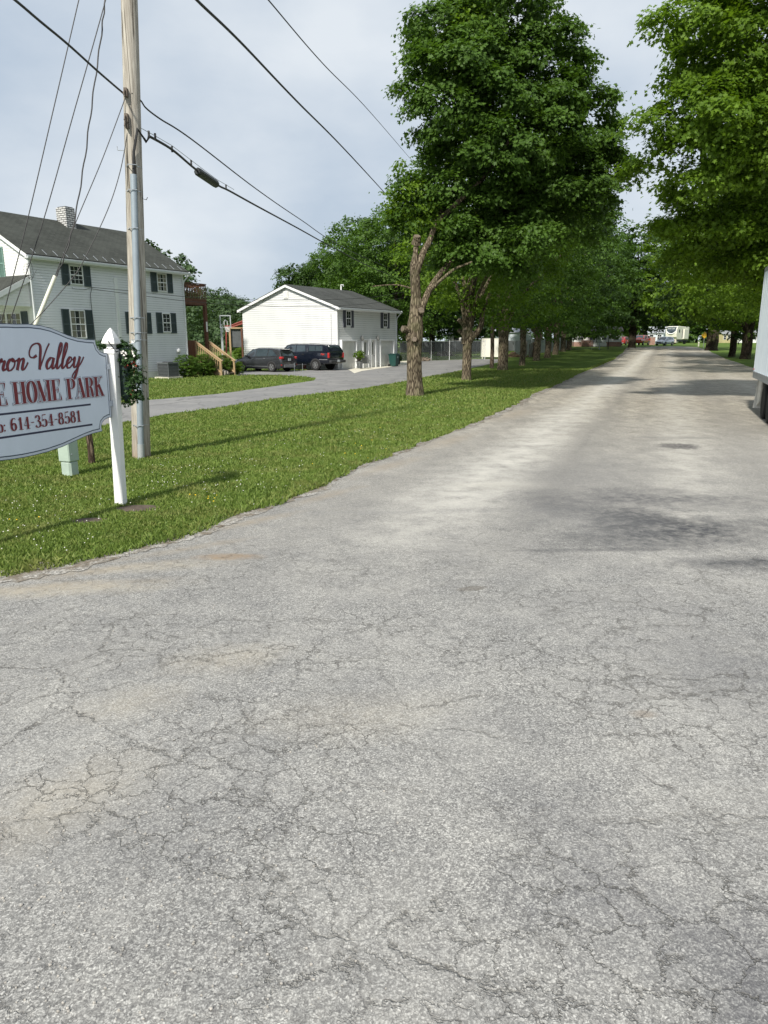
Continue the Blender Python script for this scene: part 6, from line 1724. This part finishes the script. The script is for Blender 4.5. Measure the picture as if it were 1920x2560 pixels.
for ay in (tl_(1925, 1045, 19.6).y, tl_(1925, 1045, 19.6).y-1.25):
    m = MB(); m.tube([(.25, ay, .47), (WT-.25, ay, .47)], .06, 10); m.build('axle', DKT, TX)
    for xx, s_ in ((.17, -1), (WT-.17, 1)):
        m = MB(); m.lathe([(.27, -.12), (.43, -.12), (.465, -.08), (.465, .08), (.43, .12), (.27, .12)], (0,0,0), 30, 'X'); w_ = m.build('wheel', TIRE, TX, smooth=True); w_.location = (xx, ay, .465)
        m = MB(); m.lathe([(.28, s_*.10), (.27, s_*.06), (.12, s_*.05), (.10, s_*.11), (0.01, s_*.11)], (0,0,0), 24, 'X'); m.build('rim', plain('steel_rim', (.36,.38,.40), .4, metal=.4), w_)
# pale splash guard behind the wheels
m = MB(); FL = plain('splash_guard', (.62,.61,.56), .6, var=.22, scale=6)
m.prism([(.10, -.45, Z0-.02), (.10, -1.3, Z0-.02), (.10, -1.1, .35), (.10, -.5, .2)], (0,0,0), (.03,0,0)); m.build('side_guard', FL, TX)
m = MB(); m.prism([tl_(1896, 945, 21.6), tl_(1925, 945, 21.5), tl_(1906, 1021, 21.5), tl_(1882, 1019, 21.6)], (0,0,0), (0,.02,0)); m.build('mud_flap', FL, TX)
m = MB(); m.box((WT/2, -LT+.6, .55), (.12, .12, 1.1)); m.box((WT/2, -LT+.6, .03), (.3, .3, .05)); m.build('landing_leg', DKT, TX)
m = MB(); m.beam((WT/2-.4, -LT, 1.0), (WT/2, -LT-1.3, .75), .1, .14); m.beam((WT/2+.4, -LT, 1.0), (WT/2, -LT-1.3, .75), .1, .14); m.build('tongue', DKT, TX)

# ================================================================== camper
D_c = 168; qc = Vector((X(1692, 860, D_c).x, D_c, terr(D_c)))
CREAM = plain('camper_cream', (.72,.70,.60), .35, var=.04)
cp = thing('camper', 'cream fifth-wheel camper with a dark curved front window facing the lane', 'camper', qc, -R(219))
# +y is the nose (toward us)
m = MB()
side = [(-4.2, 1.0), (4.0, 1.0), (4.55, 1.55), (4.7, 2.3), (4.55, 3.15), (4.15, 3.75), (3.6, 3.88), (-4.2, 3.80)]
m.prism([(-1.2, y, z) for y, z in side], (0,0,0), (2.4, 0, 0)); m.build('shell', CREAM, cp, bevel=.08)
m = MB(); m.prism([(-1.0, 4.12, 1.5), (1.0, 4.12, 1.5), (1.1, 4.12, .35), (-1.1, 4.12, .35)], (0,0,0), (0,-.9,0)); m.build('front_skirt', plain('skirt_tan', (.50,.47,.40), .5), cp)
def cpane(pts, mt, nm, off): 
    m = MB(); m.prism([(x_, y_+off, z_) for x_, y_, z_ in pts], (0,0,0), (0,.02,0)); return m.build(nm, mt, cp)
arcp = [(x_, 2.28+.50*(abs(x_)/.95)**2.2) for x_ in np.linspace(-.95, .95, 13)]
def nosey(z): return float(np.interp(z, [1.55, 2.3, 3.15, 3.75], [4.57, 4.72, 4.57, 4.17]))
m = MB(); pp = [(x_, nosey(z_)+.02, z_) for x_, z_ in arcp] + [(x_, nosey(3.15)+.02, 3.15) for x_ in np.linspace(.98, -.98, 7)]
ctr = (0, nosey(2.8)+.05, 2.85); m.add([ctr]+pp, [(0, i+1, (i+1) % len(pp)+1) for i in range(len(pp))])
m.add([(-1.0, nosey(3.15)+.02, 3.15), (1.0, nosey(3.15)+.02, 3.15), (1.02, nosey(3.72)+.02, 3.72), (-1.02, nosey(3.72)+.02, 3.72)], [(0,1,2,3)])
m.build('front_window', CARGL, cp)
m = MB(); P2_ = [(x_, nosey(z_)+.06, z_-.06) for x_, z_ in arcp]; m.tube(P2_, .12, 6); m.build('front_moulding', WHITE, cp)
# lettering across the window
LT_ = {'R': [[(0,0),(0,1)],[(0,1),(.5,1),(.5,.5),(0,.5)],[(.2,.5),(.55,0)]], 'A': [[(0,0),(.28,1)],[(.28,1),(.56,0)],[(.1,.35),(.46,.35)]], 'P': [[(0,0),(0,1)],[(0,1),(.5,1),(.5,.5),(0,.5)]], 'T': [[(.28,0),(.28,1)],[(0,1),(.56,1)]], 'O': [[(0,0),(.5,0),(.5,1),(0,1),(0,0)]]}
m = MB(); x = 0; k = 0
for ch_ in 'RAPTOR':
    k = stroke_mesh(m, [(a, [.06]*len(a)) for a in LT_[ch_]], lambda a, b: ((x+a)*.32-.76, b*.27), 0, 0, k); x += .8
o = m.build('lettering', WHITE, cp); o.rotation_euler = (R(-24)*-1, 0, PI); o.location = (0, nosey(3.30)+.10, 3.22)
for (y0, y1, z0, z1) in ((2.4, 3.1, 2.5, 3.2), (.2, .9, 1.4, 3.2), (-1.8, -.6, 2.2, 3.0)):
    for s_ in (-1.215, 1.215):
        m = MB(); m.box((s_, (y0+y1)/2, (z0+z1)/2), (.03, y1-y0, z1-z0)); m.build('side_window', CARGL, cp)
m = MB(); m.box((1.35, -1.4, 2.2), (.35, 3.0, 2.1)); m.box((-1.35, -1.4, 2.2), (.35, 3.0, 2.1)); m.build('slide_out', CREAM, cp, bevel=.03)
for y in (-1.2, -2.1):
    for s_ in (-1.12, 1.12):
        m = MB(); m.lathe([(.2, -.1), (.38, -.1), (.38, .1), (.2, .1)], (s_, y, .4), 18, 'X'); m.build('wheel', TIRE, cp)
m = MB(); m.box((0, -.2, .8), (2.2, 8, .4)); m.build('chassis', DKT, cp)
for s_ in (-.8, .8):
    m = MB(); m.box((s_, 3.9, .4), (.1, .1, .8)); m.build('jack', DKT, cp)

# ================================================================== far setting things
def simple_house(name, label, cat, px, D, L, W, ze, za, yaw, wall, roof, skirt=None, wins=3, z0=None, group=None):
    q = Vector((X(px, 860, D).x, D, terr(D)))
    h = thing(name, label, cat, q, -R(yaw), group)
    m = MB(); m.prism([(-L/2, -W/2, 0), (-L/2, W/2, 0), (-L/2, W/2, ze), (-L/2, 0, za), (-L/2, -W/2, ze)], (0,0,0), (L,0,0)); m.build('wall', wall, h)
    m = MB(); s = (za-ze)/(W/2)
    for sg_ in (-1, 1):
        m.prism([(-L/2-.25, sg_*(W/2+.3), ze-s*.3+.02), (L/2+.25, sg_*(W/2+.3), ze-s*.3+.02), (L/2+.25, 0, za+.02), (-L/2-.25, 0, za+.02)], (0,0,0), (0,0,.09))
    m.build('roof', roof, h)
    if skirt:
        m = MB(); m.box((0, 0, .38), (L+.06, W+.06, .80)); m.build('skirting', skirt, h)
    for k in range(wins):
        x_ = -L/2 + L*(k+.5)/wins
        m = MB()
        for a_, b_ in ((-.5, -.43), (.43, .5)): m.box((x_+(a_+b_)/2, -W/2-.03, ze*.62), (b_-a_, .05, 1.1))
        for zz_ in (-.55, 0, .55): m.box((x_, -W/2-.03, ze*.62+zz_), (.86, .05, .06))
        f = m.build('window', TRIM, h); m = MB(); m.box((x_, -W/2-.015, ze*.62), (.86, .02, 1.05)); m.build('pane', GLASS, f)
    return h
BRK = brick_mat('red_brick', (.30, .085, .045), (.35, .32, .28), .22, .075)
VW = plain('mobile_home_white', (.66,.67,.66), .5, var=.06)
RFG = plain('grey_metal_roof', (.36,.38,.40), .5, metal=.2, var=.08)
mh = simple_house('mobile_home', 'long white mobile home with red brick skirting beyond the left row', 'mobile home', 1490, 137, 8.4, 4.2, 2.7, 3.4, 8, VW, plain('brown_roof', (.09,.08,.07), .8), BRK, 4)
m = MB(); m.prism([(-1.2, -2.15, .0), (1.4, -2.15, 0), (1.4, -2.15, .5), (.6, -2.15, 1.6), (-.3, -2.15, 1.6)], (0,0,0), (0,-1.3,0)); m.build('porch_step', VW, mh)
m = MB(); m.box((-2.0, -2.9, .55), (1.9, 1.5, 1.1)); m.build('brick_planter', BRK, mh)
simple_house('storage_shed', 'small white shed with a grey gabled roof behind the arched carport', 'shed', 1641, 178, 3.6, 4, 2.6, 3.9, 30, plain('pale_blue_siding', (.52,.57,.62), .5), RFG, None, 2)
simple_house('storage_shed', 'white shed seen between the first two maples beyond the dark fence', 'shed', 1142, 118, 2.6, 2.4, 2.3, 2.9, 10, VW, RFG, None, 1)
simple_house('cottage', 'pale yellow house in sunlight seen between the right row trunks', 'house', 1803, 210, 4.2, 5, 2.4, 3.4, -20, plain('pale_yellow', (.48,.43,.24), .6), RFG, None, 3)
simple_house('mobile_home', 'white mobile home glimpsed far behind the right row trunks', 'mobile home', 1862, 205, 4.5, 4, 2.4, 3.0, 5, VW, RFG, None, 3)
simple_house('garden_shed', 'pale building roof glimpsed behind the third maple and cream storage box', 'shed', 1283, 150, 7, 4, 2.6, 3.4, 12, plain('pale_blue_siding', (.52,.57,.62), .5), RFG, None, 2)
# carport with a curved metal roof
D_ = 156; q = Vector((X(1620, 860, D_).x, D_, terr(D_)))
cpt = thing('carport', 'grey metal carport with a curved white roof behind the red pickup', 'carport', q, -R(20))
m = MB(); arcq = [(-2.2*math.cos(R(a)), 2.1+1.0*math.sin(R(a))) for a in range(0, 181, 12)]
n = len(arcq); m.add([(x_, y_, z_) for y_ in (-3, 3) for x_, z_ in arcq] + [(x_*.97, y_, z_-.06) for y_ in (-3, 3) for x_, z_ in arcq], [(i, i+1, n+i+1, n+i) for i in range(n-1)] + [(2*n+i, 2*n+i+1, 3*n+i+1, 3*n+i) for i in range(n-1)])
m.build('roof', plain('carport_white', (.62,.64,.66), .4), cpt)
m = MB(); m.box((2.14, 0, 1.05), (.06, 6, 2.1)); m.build('side_wall', plain('corrugated_grey', (.40,.43,.46), .5, metal=.3, stretch=(1, 12, 1)), cpt)
for y_ in (-2.9, 0, 2.9):
    m = MB(); m.box((-2.1, y_, 1.05), (.07, .07, 2.1)); m.build('post', GREYM, cpt)
q = Vector((X(1629, 860, 152).x, 152, terr(152)))
m = MB(); m.box((0, 0, .75), (1.1, .8, 1.5)); m.box((0, 0, 1.53), (1.2, .9, .08)); o = m.build('brick_pillar_box', BRK); o.location = q; tag(o, 'square red brick pillar box between the carport and silver crossover', 'brick pillar')

# yellow warning sign, park notice board, mailbox, thin posts
def post_sign(name, label, cat, px, py, h, mk, group=None, r=.04, mt=GREYM):
    q = P(px, py); t = thing(name, label, cat, q, 0, group); m = MB(); m.tube([(0,0,0), (0,0,h)], r, 8); m.build('post', mt, t); mk(t); return t
def mk_y(t):
    m = MB(); m.prism([(0, -.05, 1.55), (.55, -.05, 2.1), (0, -.05, 2.65), (-.55, -.05, 2.1)], (0,0,0), (0,.02,0)); m.build('diamond_panel', plain('sign_yellow', (.62,.36,.02), .5, var=.08), t)
post_sign('warning_sign', 'yellow diamond road sign left of the broad multi-stemmed trunk', 'sign', 1758, 871, 2.7, mk_y)
def mk_b(t):
    m = MB(); m.box((0, -.05, 1.55), (1.15, .05, 1.0)); p_ = m.build('board', plain('board_grey', (.10,.12,.12), .6), t); m = MB(); m.box((0, -.085, 1.52), (.85, .02, .75)); m.build('notice', plain('notice_pale', (.36,.42,.40), .6), p_)
post_sign('notice_board', 'small pale framed notice board on a post beside the mobile home', 'notice board', 1498, 873.5, 1.9, mk_b, r=.08)
def mk_m(t):
    m = MB(); m.ico((0, 0, 2.3), .45, 2, (1, .7, 1), .2); m.build('round_head', plain('dark_green_head', (.012,.015,.012), .7), t)
post_sign('dark_round_marker', 'dark rounded head on a thin post before the brick planter', 'marker post', 1479, 874, 2.2, mk_m)
q = P(1520, 873.5); m = MB(); m.tube([(0,0,0), (.02,0,2.6)], .06, 8); o = m.build('thin_post', plain('dark_post', (.04,.035,.03), .8)); o.location = q; tag(o, 'thin dark upright post right of the framed notice board', 'post')
q = P(1229, 921); m = MB(); m.tube([(0,0,-.1), (.02,0,1.4), (-.03,0,2.9), (0,0,4.6)], [.17, .155, .145, .13], 14, rough=.05, seed=8)
o = m.build('wooden_pole', bark_mat('old_pole', (.06,.045,.035), (.24,.19,.14), 9), None, smooth=True); o.location = q; tag(o, 'slim old wooden pole standing just left of the third maple', 'pole')
# small white marker post near the camper
q = P(1746, 866); m = MB(); m.lathe([(.12, 0), (.12, .5), (.16, .55), (.12, .75), (.02, .85)], (0,0,0), 10); o = m.build('hydrant', plain('hydrant_cream', (.6,.58,.48), .5)); o.location = q; tag(o, 'small pale hydrant at the lane edge right of the camper', 'hydrant')

# ---- cream storage box
q = P(1227, 896.5)
sb = thing('storage_container', 'plain cream metal storage box at the end of the drive behind the third maple', 'storage box', q, R(-4))
m = MB(); m.box((0, .9, 1.12), (2.05, 1.8, 1.95)); m.box((0, .9, 2.12), (2.11, 1.86, .05)); m.build('body', plain('container_cream', (.76,.74,.66), .45, var=.04), sb, bevel=.02)
for x_ in (-.9, .9):
    m = MB(); m.box((x_, .3, .08), (.14, .5, .17)); m.build('skid', DKT if x_ > 0 else CREAM, sb)
m = MB(); m.box((0, -.012, 1.12), (.03, .02, 1.8)); m.build('door_seam', plain('seam_grey', (.3,.3,.28), .5), sb)

# ---- fences
def fence_pts(a, b, n): return [a.lerp(b, i/n) for i in range(n+1)]
def mesh_mat(name, c, sc_, th, dark=None):
    t = NT(name); v = t.co()
    sp = t.n('ShaderNodeSeparateXYZ', None, Vector=v)
    h = t.math('ADD', sp.outputs[0], t.math('MULTIPLY', sp.outputs[1], .6))
    a = t.math('FRACT', t.math('MULTIPLY', t.math('ADD', h, sp.outputs[2]), sc_)); b = t.math('FRACT', t.math('MULTIPLY', t.math('SUBTRACT', h, sp.outputs[2]), sc_))
    f = t.math('MAXIMUM', t.math('LESS_THAN', a, th), t.math('LESS_THAN', b, th))
    t.base(c, .5, .4); tr_ = t.n('ShaderNodeBsdfTransparent')
    mx_ = t.n('ShaderNodeMixShader', None, Fac=f, i1=tr_, i2=t.b.outputs[0]); t.t.links.new(mx_.outputs[0], t.out.inputs['Surface'])
    return t.m
CL = mesh_mat('chain_link', (.30,.32,.33), 14, .10)
fa, fb = P(985, 902.5), P(1212, 899)
fn = thing('chain_link_fence', 'silver chain link fence on steel posts running right from behind the garage', 'fence', fa)
m = MB(); d_ = fb-fa; m.quad((0,0,.03), d_+Vector((0,0,.03)), d_+Vector((0,0,1.85)), (0,0,1.85)); m.build('wire_mesh', CL, fn)
m = MB(); m.tube([(0,0,1.88), d_+Vector((0,0,1.88))], .022, 6); m.build('top_rail', GREYM, fn)
for f in np.linspace(0, 1, 6):
    m = MB(); q = d_*f; m.tube([q, q+Vector((0,0,1.98))], .032, 8); m.lathe([(.03, 1.97), (.04, 2.0), (0.005, 2.03)], q, 8); m.build('post', plain('white_post', (.6,.62,.62), .4), fn)
fa, fb = Vector((X(1000, 860, 104).x, 104, terr(104))), Vector((X(1345, 860, 112).x, 112, terr(112)))
fn = thing('screened_fence', 'long grey screened fence across the back of the lawn beyond the chain link', 'fence', fa)
m = MB(); d_ = fb-fa; m.quad((0,0,.03), d_+Vector((0,0,.03)), d_+Vector((0,0,1.5)), (0,0,1.5)); m.build('screen', plain('screen_grey', (.10,.11,.115), .8, var=.2, scale=1.5, stretch=(3,3,.3)), fn)
for k, f in enumerate(np.linspace(0, 1, 14)):
    m = MB(); q = d_*f; m.tube([q-Vector((0,.06,0)), q+Vector((0,-.06,1.6))], .04, 6); m.build('post', GREYM, fn)
fa, fb = P(1312, 893), P(1440, 874)
fn = thing('slatted_fence', 'grey slatted privacy fence running behind the maple trunks', 'fence', fa)
d_ = fb-fa; L_ = d_.length; 
fa2 = fa + Vector((-.9, 1.6, 0)); fn.location = fa2
m = MB(); n = int(L_/.32)
for k in range(n):
    q = d_*(k/n); q2_ = d_*((k+.82)/n); m.prism([q+Vector((0,0,.05)), q2_+Vector((0,0,.05)), q2_+Vector((0,0,1.85)), q+Vector((0,0,1.85))], (0,0,0), (0,.03,0))
m.build('slats', plain('slat_grey', (.30,.32,.34), .7, var=.25, scale=2, stretch=(3,3,.3)), fn)
for f in np.linspace(0, 1, 9):
    m = MB(); q = d_*f; m.tube([q-Vector((0,.07,0)), q+Vector((0,-.07,2.05))], .04, 6); m.build('post', GREYM, fn)
for i, (px, h, lb_) in enumerate(((1315, 1.7, 'leftmost of the old grey fence posts behind the fourth maple'), (1323, 1.45, 'short thick old grey post, second from the left'), (1328.5, 1.6, 'third of the old grey posts, split top'), (1333.5, 1.65, 'rightmost dark brown old post beside the fifth maple'))):
    q = P(px, 892.5); m = MB(); m.tube([(0,0,0), (.02,0,h*.5), (.0,0,h)], [.12, .11, .10], 10, rough=.12, seed=i); o = m.build('old_post', [plain('grey_old_wood', (.24,.22,.20), .9, var=.3), MATS['grey_old_wood'], MATS['grey_old_wood'], plain('brown_old_wood', (.10,.065,.045), .9, var=.3)][i], None, smooth=True); o.location = q; tag(o, lb_, 'post', 'old posts beside the slatted fence')
# brush and debris heaps
def heap(name, label, px, py, w_, h_, n, mt, seed):
    rnd = random.Random(seed); q = P(px, py); m = MB()
    for _ in range(n):
        a = rnd.uniform(0, PI); L_ = rnd.uniform(.3, .9)*w_*.5; x_ = rnd.gauss(0, w_*.22); y_ = rnd.gauss(0, w_*.12); z_ = max(.05, h_*rnd.random()*(1-min(1, abs(x_)/w_*1.8)))
        d = Vector((math.cos(a), math.sin(a)*.5, rnd.uniform(-.3, .4)))*L_/2; c_ = Vector((x_, y_, z_)); m.tube([c_-d, c_, c_+d], rnd.uniform(.02, .07), 5)
    m.ico((0, 0, h_*.2), w_*.4, 2, (1, .5, h_/w_*1.1), .6)
    o = m.build(name, mt); o.location = q; tag(o, label, 'pile'); return o
heap('log_pile', 'short stack of cut branches right of the first maple trunk', 1064, 903, 1.1, .5, 26, CUT, 3)
heap('brush_pile', 'low dark brush heap on the lawn beyond the chain link fence', 1110, 890, 2.6, .6, 60, plain('dark_brush', (.06,.045,.035), .9, var=.4), 4)
heap('brush_pile', 'brown brush heap between the cream box and the fourth maple', 1283, 893, 2.6, .55, 60, plain('brown_brush', (.16,.11,.07), .9, var=.4), 5)
q = P(1103, 893); m = MB(); m.tube([(0,0,0), (0,0,1.4)], .02, 6); m.box((0,0,1.35), (.1,.05,.32)); o = m.build('garden_stake', plain('stake_white', (.62,.62,.6), .5)); o.location = q; tag(o, 'thin stake with a white marker before the brush heap', 'stake')

# ---- basketball hoop, red lattice boom and lean-to between house and garage
Dh = 57; qh_ = X(557, 880, Dh); qh_.z = 0
bh = thing('basketball_hoop', 'grey framed clear basketball backboard with red rim and white net', 'basketball hoop', qh_)
HG = plain('hoop_grey', (.42,.46,.47), .4, metal=.2)
def qb(px, py, d=0): return X(px, py, Dh+d) - qh_
m = MB(); m.box(((qb(557, 880).x), .0, qb(557, 816).z/2), (.14, .14, qb(557, 816).z)); m.build('pole', HG, bh)
BX0, BX1, BZ1, BZ0 = qb(555.5, 800).x, qb(583, 800).x, qb(560, 789).z, qb(560, 820.5).z
m = MB(); yb = -.9
for (a, b, c, d) in ((BX0, BX1, BZ1-.07, BZ1), (BX0, BX1, BZ0, BZ0+.07), (BX0, BX0+.07, BZ0+.07, BZ1-.07), (BX1-.07, BX1, BZ0+.07, BZ1-.07)): m.box(((a+b)/2, yb, (c+d)/2), (b-a, .06, d-c))
bb_ = m.build('backboard_frame', HG, bh)
xi0, xi1, zi0, zi1 = qb(565.5, 800).x, qb(575, 800).x, qb(565, 817).z, qb(565, 802).z
m = MB()
for (a, b, c, d) in ((xi0, xi1, zi1-.05, zi1), (xi0, xi0+.05, zi0, zi1), (xi1-.05, xi1, zi0, zi1)): m.box(((a+b)/2, yb-.035, (c+d)/2), (b-a, .012, d-c))
m.build('target_square', WHITE, bb_)
m = MB(); m.beam((0, 0, qb(553, 818).z), (BX0+.1, yb, qb(557, 812).z), .06, .06); m.beam((0, 0, qb(553, 836).z), ((BX0+BX1)/2, yb, BZ0), .06, .06); m.beam((0, 0, qb(553, 816).z), ((BX0+BX1)/2, yb, BZ0+.6), .06, .06); m.build('arm', HG, bh)
m = MB(); rc = Vector(((BX0+BX1)/2+.22, yb-.35, BZ0+.12)); m.tube([rc+Vector((math.cos(a/12*2*PI)*.23, math.sin(a/12*2*PI)*.23, 0)) for a in range(13)], .02, 6, cap=False); m.beam(rc+Vector((-.1,.22,0)), rc+Vector((-.1,.36,-.02)), .2, .14); rim_ = m.build('rim', plain('rim_red', (.35,.06,.04), .5), bh)
m = MB()
for k in range(12):
    a = k/12*2*PI; b = (k+1)/12*2*PI; c = (k-1)/12*2*PI
    for e in (b, c): m.tube([rc+Vector((math.cos(a)*.23, math.sin(a)*.23, 0)), rc+Vector((math.cos(e)*.15, math.sin(e)*.15, -.25)), rc+Vector((math.cos(a)*.11, math.sin(a)*.11, -.42))], .010, 4)
m.build('net', WHITE, rim_)
Db = 66
bo_ = thing('lattice_boom', 'rusty red steel lattice boom showing left of the garage gable', 'boom', X(560, 830, Db)*Vector((1,1,0)) if False else Vector((X(565, 830, Db).x, Db, 0)))
def ql(px, py, d=0): return X(px, py, Db+d) - bo_.location
m = MB(); RD = plain('boom_red', (.26,.05,.035), .6, var=.3)
A0, A1, B0, B1 = ql(566, 818), ql(625, 795), ql(566, 822.5), ql(625, 803)
for off_ in (0, .35):
    o3 = Vector((0, off_, 0)); m.tube([A0+o3, A1+o3], .05, 6); m.tube([B0+o3, B1+o3], .05, 6)
    for k in range(9):
        a_, b_ = A0.lerp(A1, k/9), B0.lerp(B1, (k+.5)/9); m.tube([a_+o3, b_+o3, A0.lerp(A1, (k+1)/9)+o3], .028, 5)
m.tube([ql(566, 824), ql(566, 980)], .07, 6)
m.build('truss', RD, bo_)
Dl = 64; q = Vector((X(594, 860, Dl).x, Dl, 0))
ln_ = thing('lean_to', 'dark corrugated lean-to panel on wooden posts between hoop and garage', 'shed', q, R(6))
m = MB(); x0_, x1_ = X(575, 850, Dl).x-q.x, X(612, 850, Dl).x-q.x; zt_, zb_ = X(590, 822, Dl).z, X(590, 868, Dl).z
nn = 22
for k in range(nn): m.box((x0_+(x1_-x0_)*(k+.5)/nn, 1.0+(.02 if k % 2 else 0), (zt_+zb_)/2), ((x1_-x0_)/nn-.002, .03, zt_-zb_))
m.build('panel', plain('corrugated_dark', (.11,.12,.125), .6, metal=.2, var=.3, scale=2), ln_)
for px in (573, 603):
    m = MB(); x_ = X(px, 850, Dl).x-q.x; m.box((x_, .85, (zt_+.1)/2), (.15, .15, zt_+.1)); m.build('post', WOODL if px < 600 else WOODD, ln_)
m = MB(); m.box(((x0_+x1_)/2, .9, zt_+.08), (x1_-x0_+.4, .2, .12)); m.build('beam', WOODL, ln_)

# ---- things before the garage doors
uL = lambda px, out: GF.o + GF.d*GF.uz(px, 905)[0] + Vector((GF.d.y, -GF.d.x, 0))*out
q = uL(966, .75); q.z = 0
bn = thing('wheelie_bin', 'dark green wheeled rubbish bin in front of the right garage door', 'bin', q, GF.rz)
BG = plain('bin_green', (.012,.055,.048), .45, var=.1)
m = MB(); vs_ = []
for z_, w_, d_ in ((.06, .25, .26), (.12, .26, .28), (.95, .33, .36), (1.0, .35, .38)): vs_ += [(-w_, -d_, z_), (w_, -d_, z_), (w_, d_, z_), (-w_, d_, z_)]
m.add(vs_, [(3,2,1,0)] + [(i*4+k, i*4+(k+1) % 4, (i+1)*4+(k+1) % 4, (i+1)*4+k) for i in range(3) for k in range(4)] + [(12,13,14,15)]); m.build('tub', BG, bn, bevel=.015)
m = MB(); m.box((0, 0, 1.03), (.76, .80, .05)); m.box((0, -.05, 1.07), (.6, .6, .04)); m.build('lid', BG, bn, bevel=.015)
m = MB(); m.box((0, -.345, .80), (.12, .02, .16)); m.build('label_plate', plain('bin_label', (.45,.55,.55), .5), bn)
for s_ in (-1, 1):
    m = MB(); m.lathe([(.05, -.03), (.12, -.03), (.12, .03), (.05, .03)], (s_*.3, .30, .12), 16, 'X'); m.build('wheel', TIRE, bn)
q = uL(877, .75); q.z = 0
pt = thing('plant_stand', 'slim black metal plant stand in front of the left garage door', 'plant stand', q)
m = MB()
for k in range(4):
    a = k*PI/2+.6; m.tube([(math.cos(a)*.28, math.sin(a)*.28, 0), (math.cos(a)*.17, math.sin(a)*.17, .3), (math.cos(a)*.24, math.sin(a)*.24, .58)], .014, 6)
m.build('leg_frame', BLACKP, pt); m = MB(); m.lathe([(.26, .57), (.27, .59), (.26, .61)], (0,0,0), 18); m.build('top', BLACKP, pt)
fl = thing('potted_plant', 'bushy potted plant sitting on the black plant stand', 'potted plant', (q.x, q.y, .61))
m = MB(); m.lathe([(.12, 0), (.17, .24), (.18, .26)], (0,0,0), 14); m.build('pot', plain('dark_pot', (.05,.035,.03), .6), fl)
crown('foliage', [[0, 0, .46, .36, .36, .27], [.12, 0, .6, .2, .2, .16]], 60, 16, .085, LF2, LEAF_KITE, fl, 3, spread=.06)
q = uL(893, .85); q.z = 0
chr_ = thing('patio_chair', 'grey mesh patio chair between the plant stand and the entry doors', 'chair', q, GF.rz + R(20))
m = MB(); m.box((0, 0, .42), (.52, .50, .03)); m.build('seat', plain('mesh_grey', (.14,.15,.155), .7), chr_)
m = MB(); m.box((-.30, 0, .74), (.03, .50, .62), rot=Matrix.Rotation(R(-16), 3, 'Y')); m.build('backrest', MATS['mesh_grey'], chr_)
for s_ in (-1, 1):
    m = MB(); m.tube([(.28, s_*.27, 0), (.26, s_*.27, .62), (-.22, s_*.27, .64)], .014, 6); m.build('arm_frame', BLACKP, chr_)
    m = MB(); m.tube([(-.30, s_*.26, 0), (-.22, s_*.26, .42), (-.40, s_*.26, 1.06)], .014, 6); m.build('leg', BLACKP, chr_)
q = P(996, 911); pf = thing('potted_plant', 'small dark potted plant at the far right corner of the garage', 'potted plant', q)
m = MB(); m.lathe([(.12, 0), (.2, .35), (.21, .38)], (0,0,0), 12); m.build('pot', plain('dark_pot', (.05,.035,.03), .6), pf)
crown('foliage', [[0, 0, .62, .26, .26, .25]], 36, 14, .09, LF3, LEAF_KITE, pf, 4, spread=.07)
# garden flag and thin stakes at the lawn tip
q = P(762, 925); gf = thing('garden_flag', 'small red and white garden flag on a wire stand at the lawn tip', 'flag', q)
m = MB(); m.tube([(.12,0,0), (.12,0,.62), (-.16,0,.62)], .010, 5); m.build('stand', BLACKP, gf)
def flag_mat():
    t = NT('flag_cloth'); v = t.mapv(t.co(), (1, 1, 1)); w_ = t.n('ShaderNodeTexNoise', None, Vector=v, Scale=7.0, Detail=2).outputs[0]
    t.base(t.ramp(w_, .46, .66, (.20,.03,.035,1), (.40,.34,.32,1)), .8); return t.m
m = MB(); n_ = 6
m.add([(-.2+.3*i/n_, .03*math.sin(i*1.4), z_) for z_ in (.1, .60) for i in range(n_+1)], [(i, i+1, n_+1+i+1, n_+1+i) for i in range(n_)]); m.build('cloth', flag_mat(), gf)
for px, py, lb_ in ((736.5, 937, 'left of two thin dark stakes in the lawn tip by the cars'), (757, 939, 'right of two thin dark stakes in the lawn tip')):
    q = P(px, py); m = MB(); m.tube([(0,0,0), (0,0,.75)], .014, 5); o = m.build('marker_stake', GREYM); o.location = q; tag(o, lb_, 'stake', 'stakes at the lawn tip')
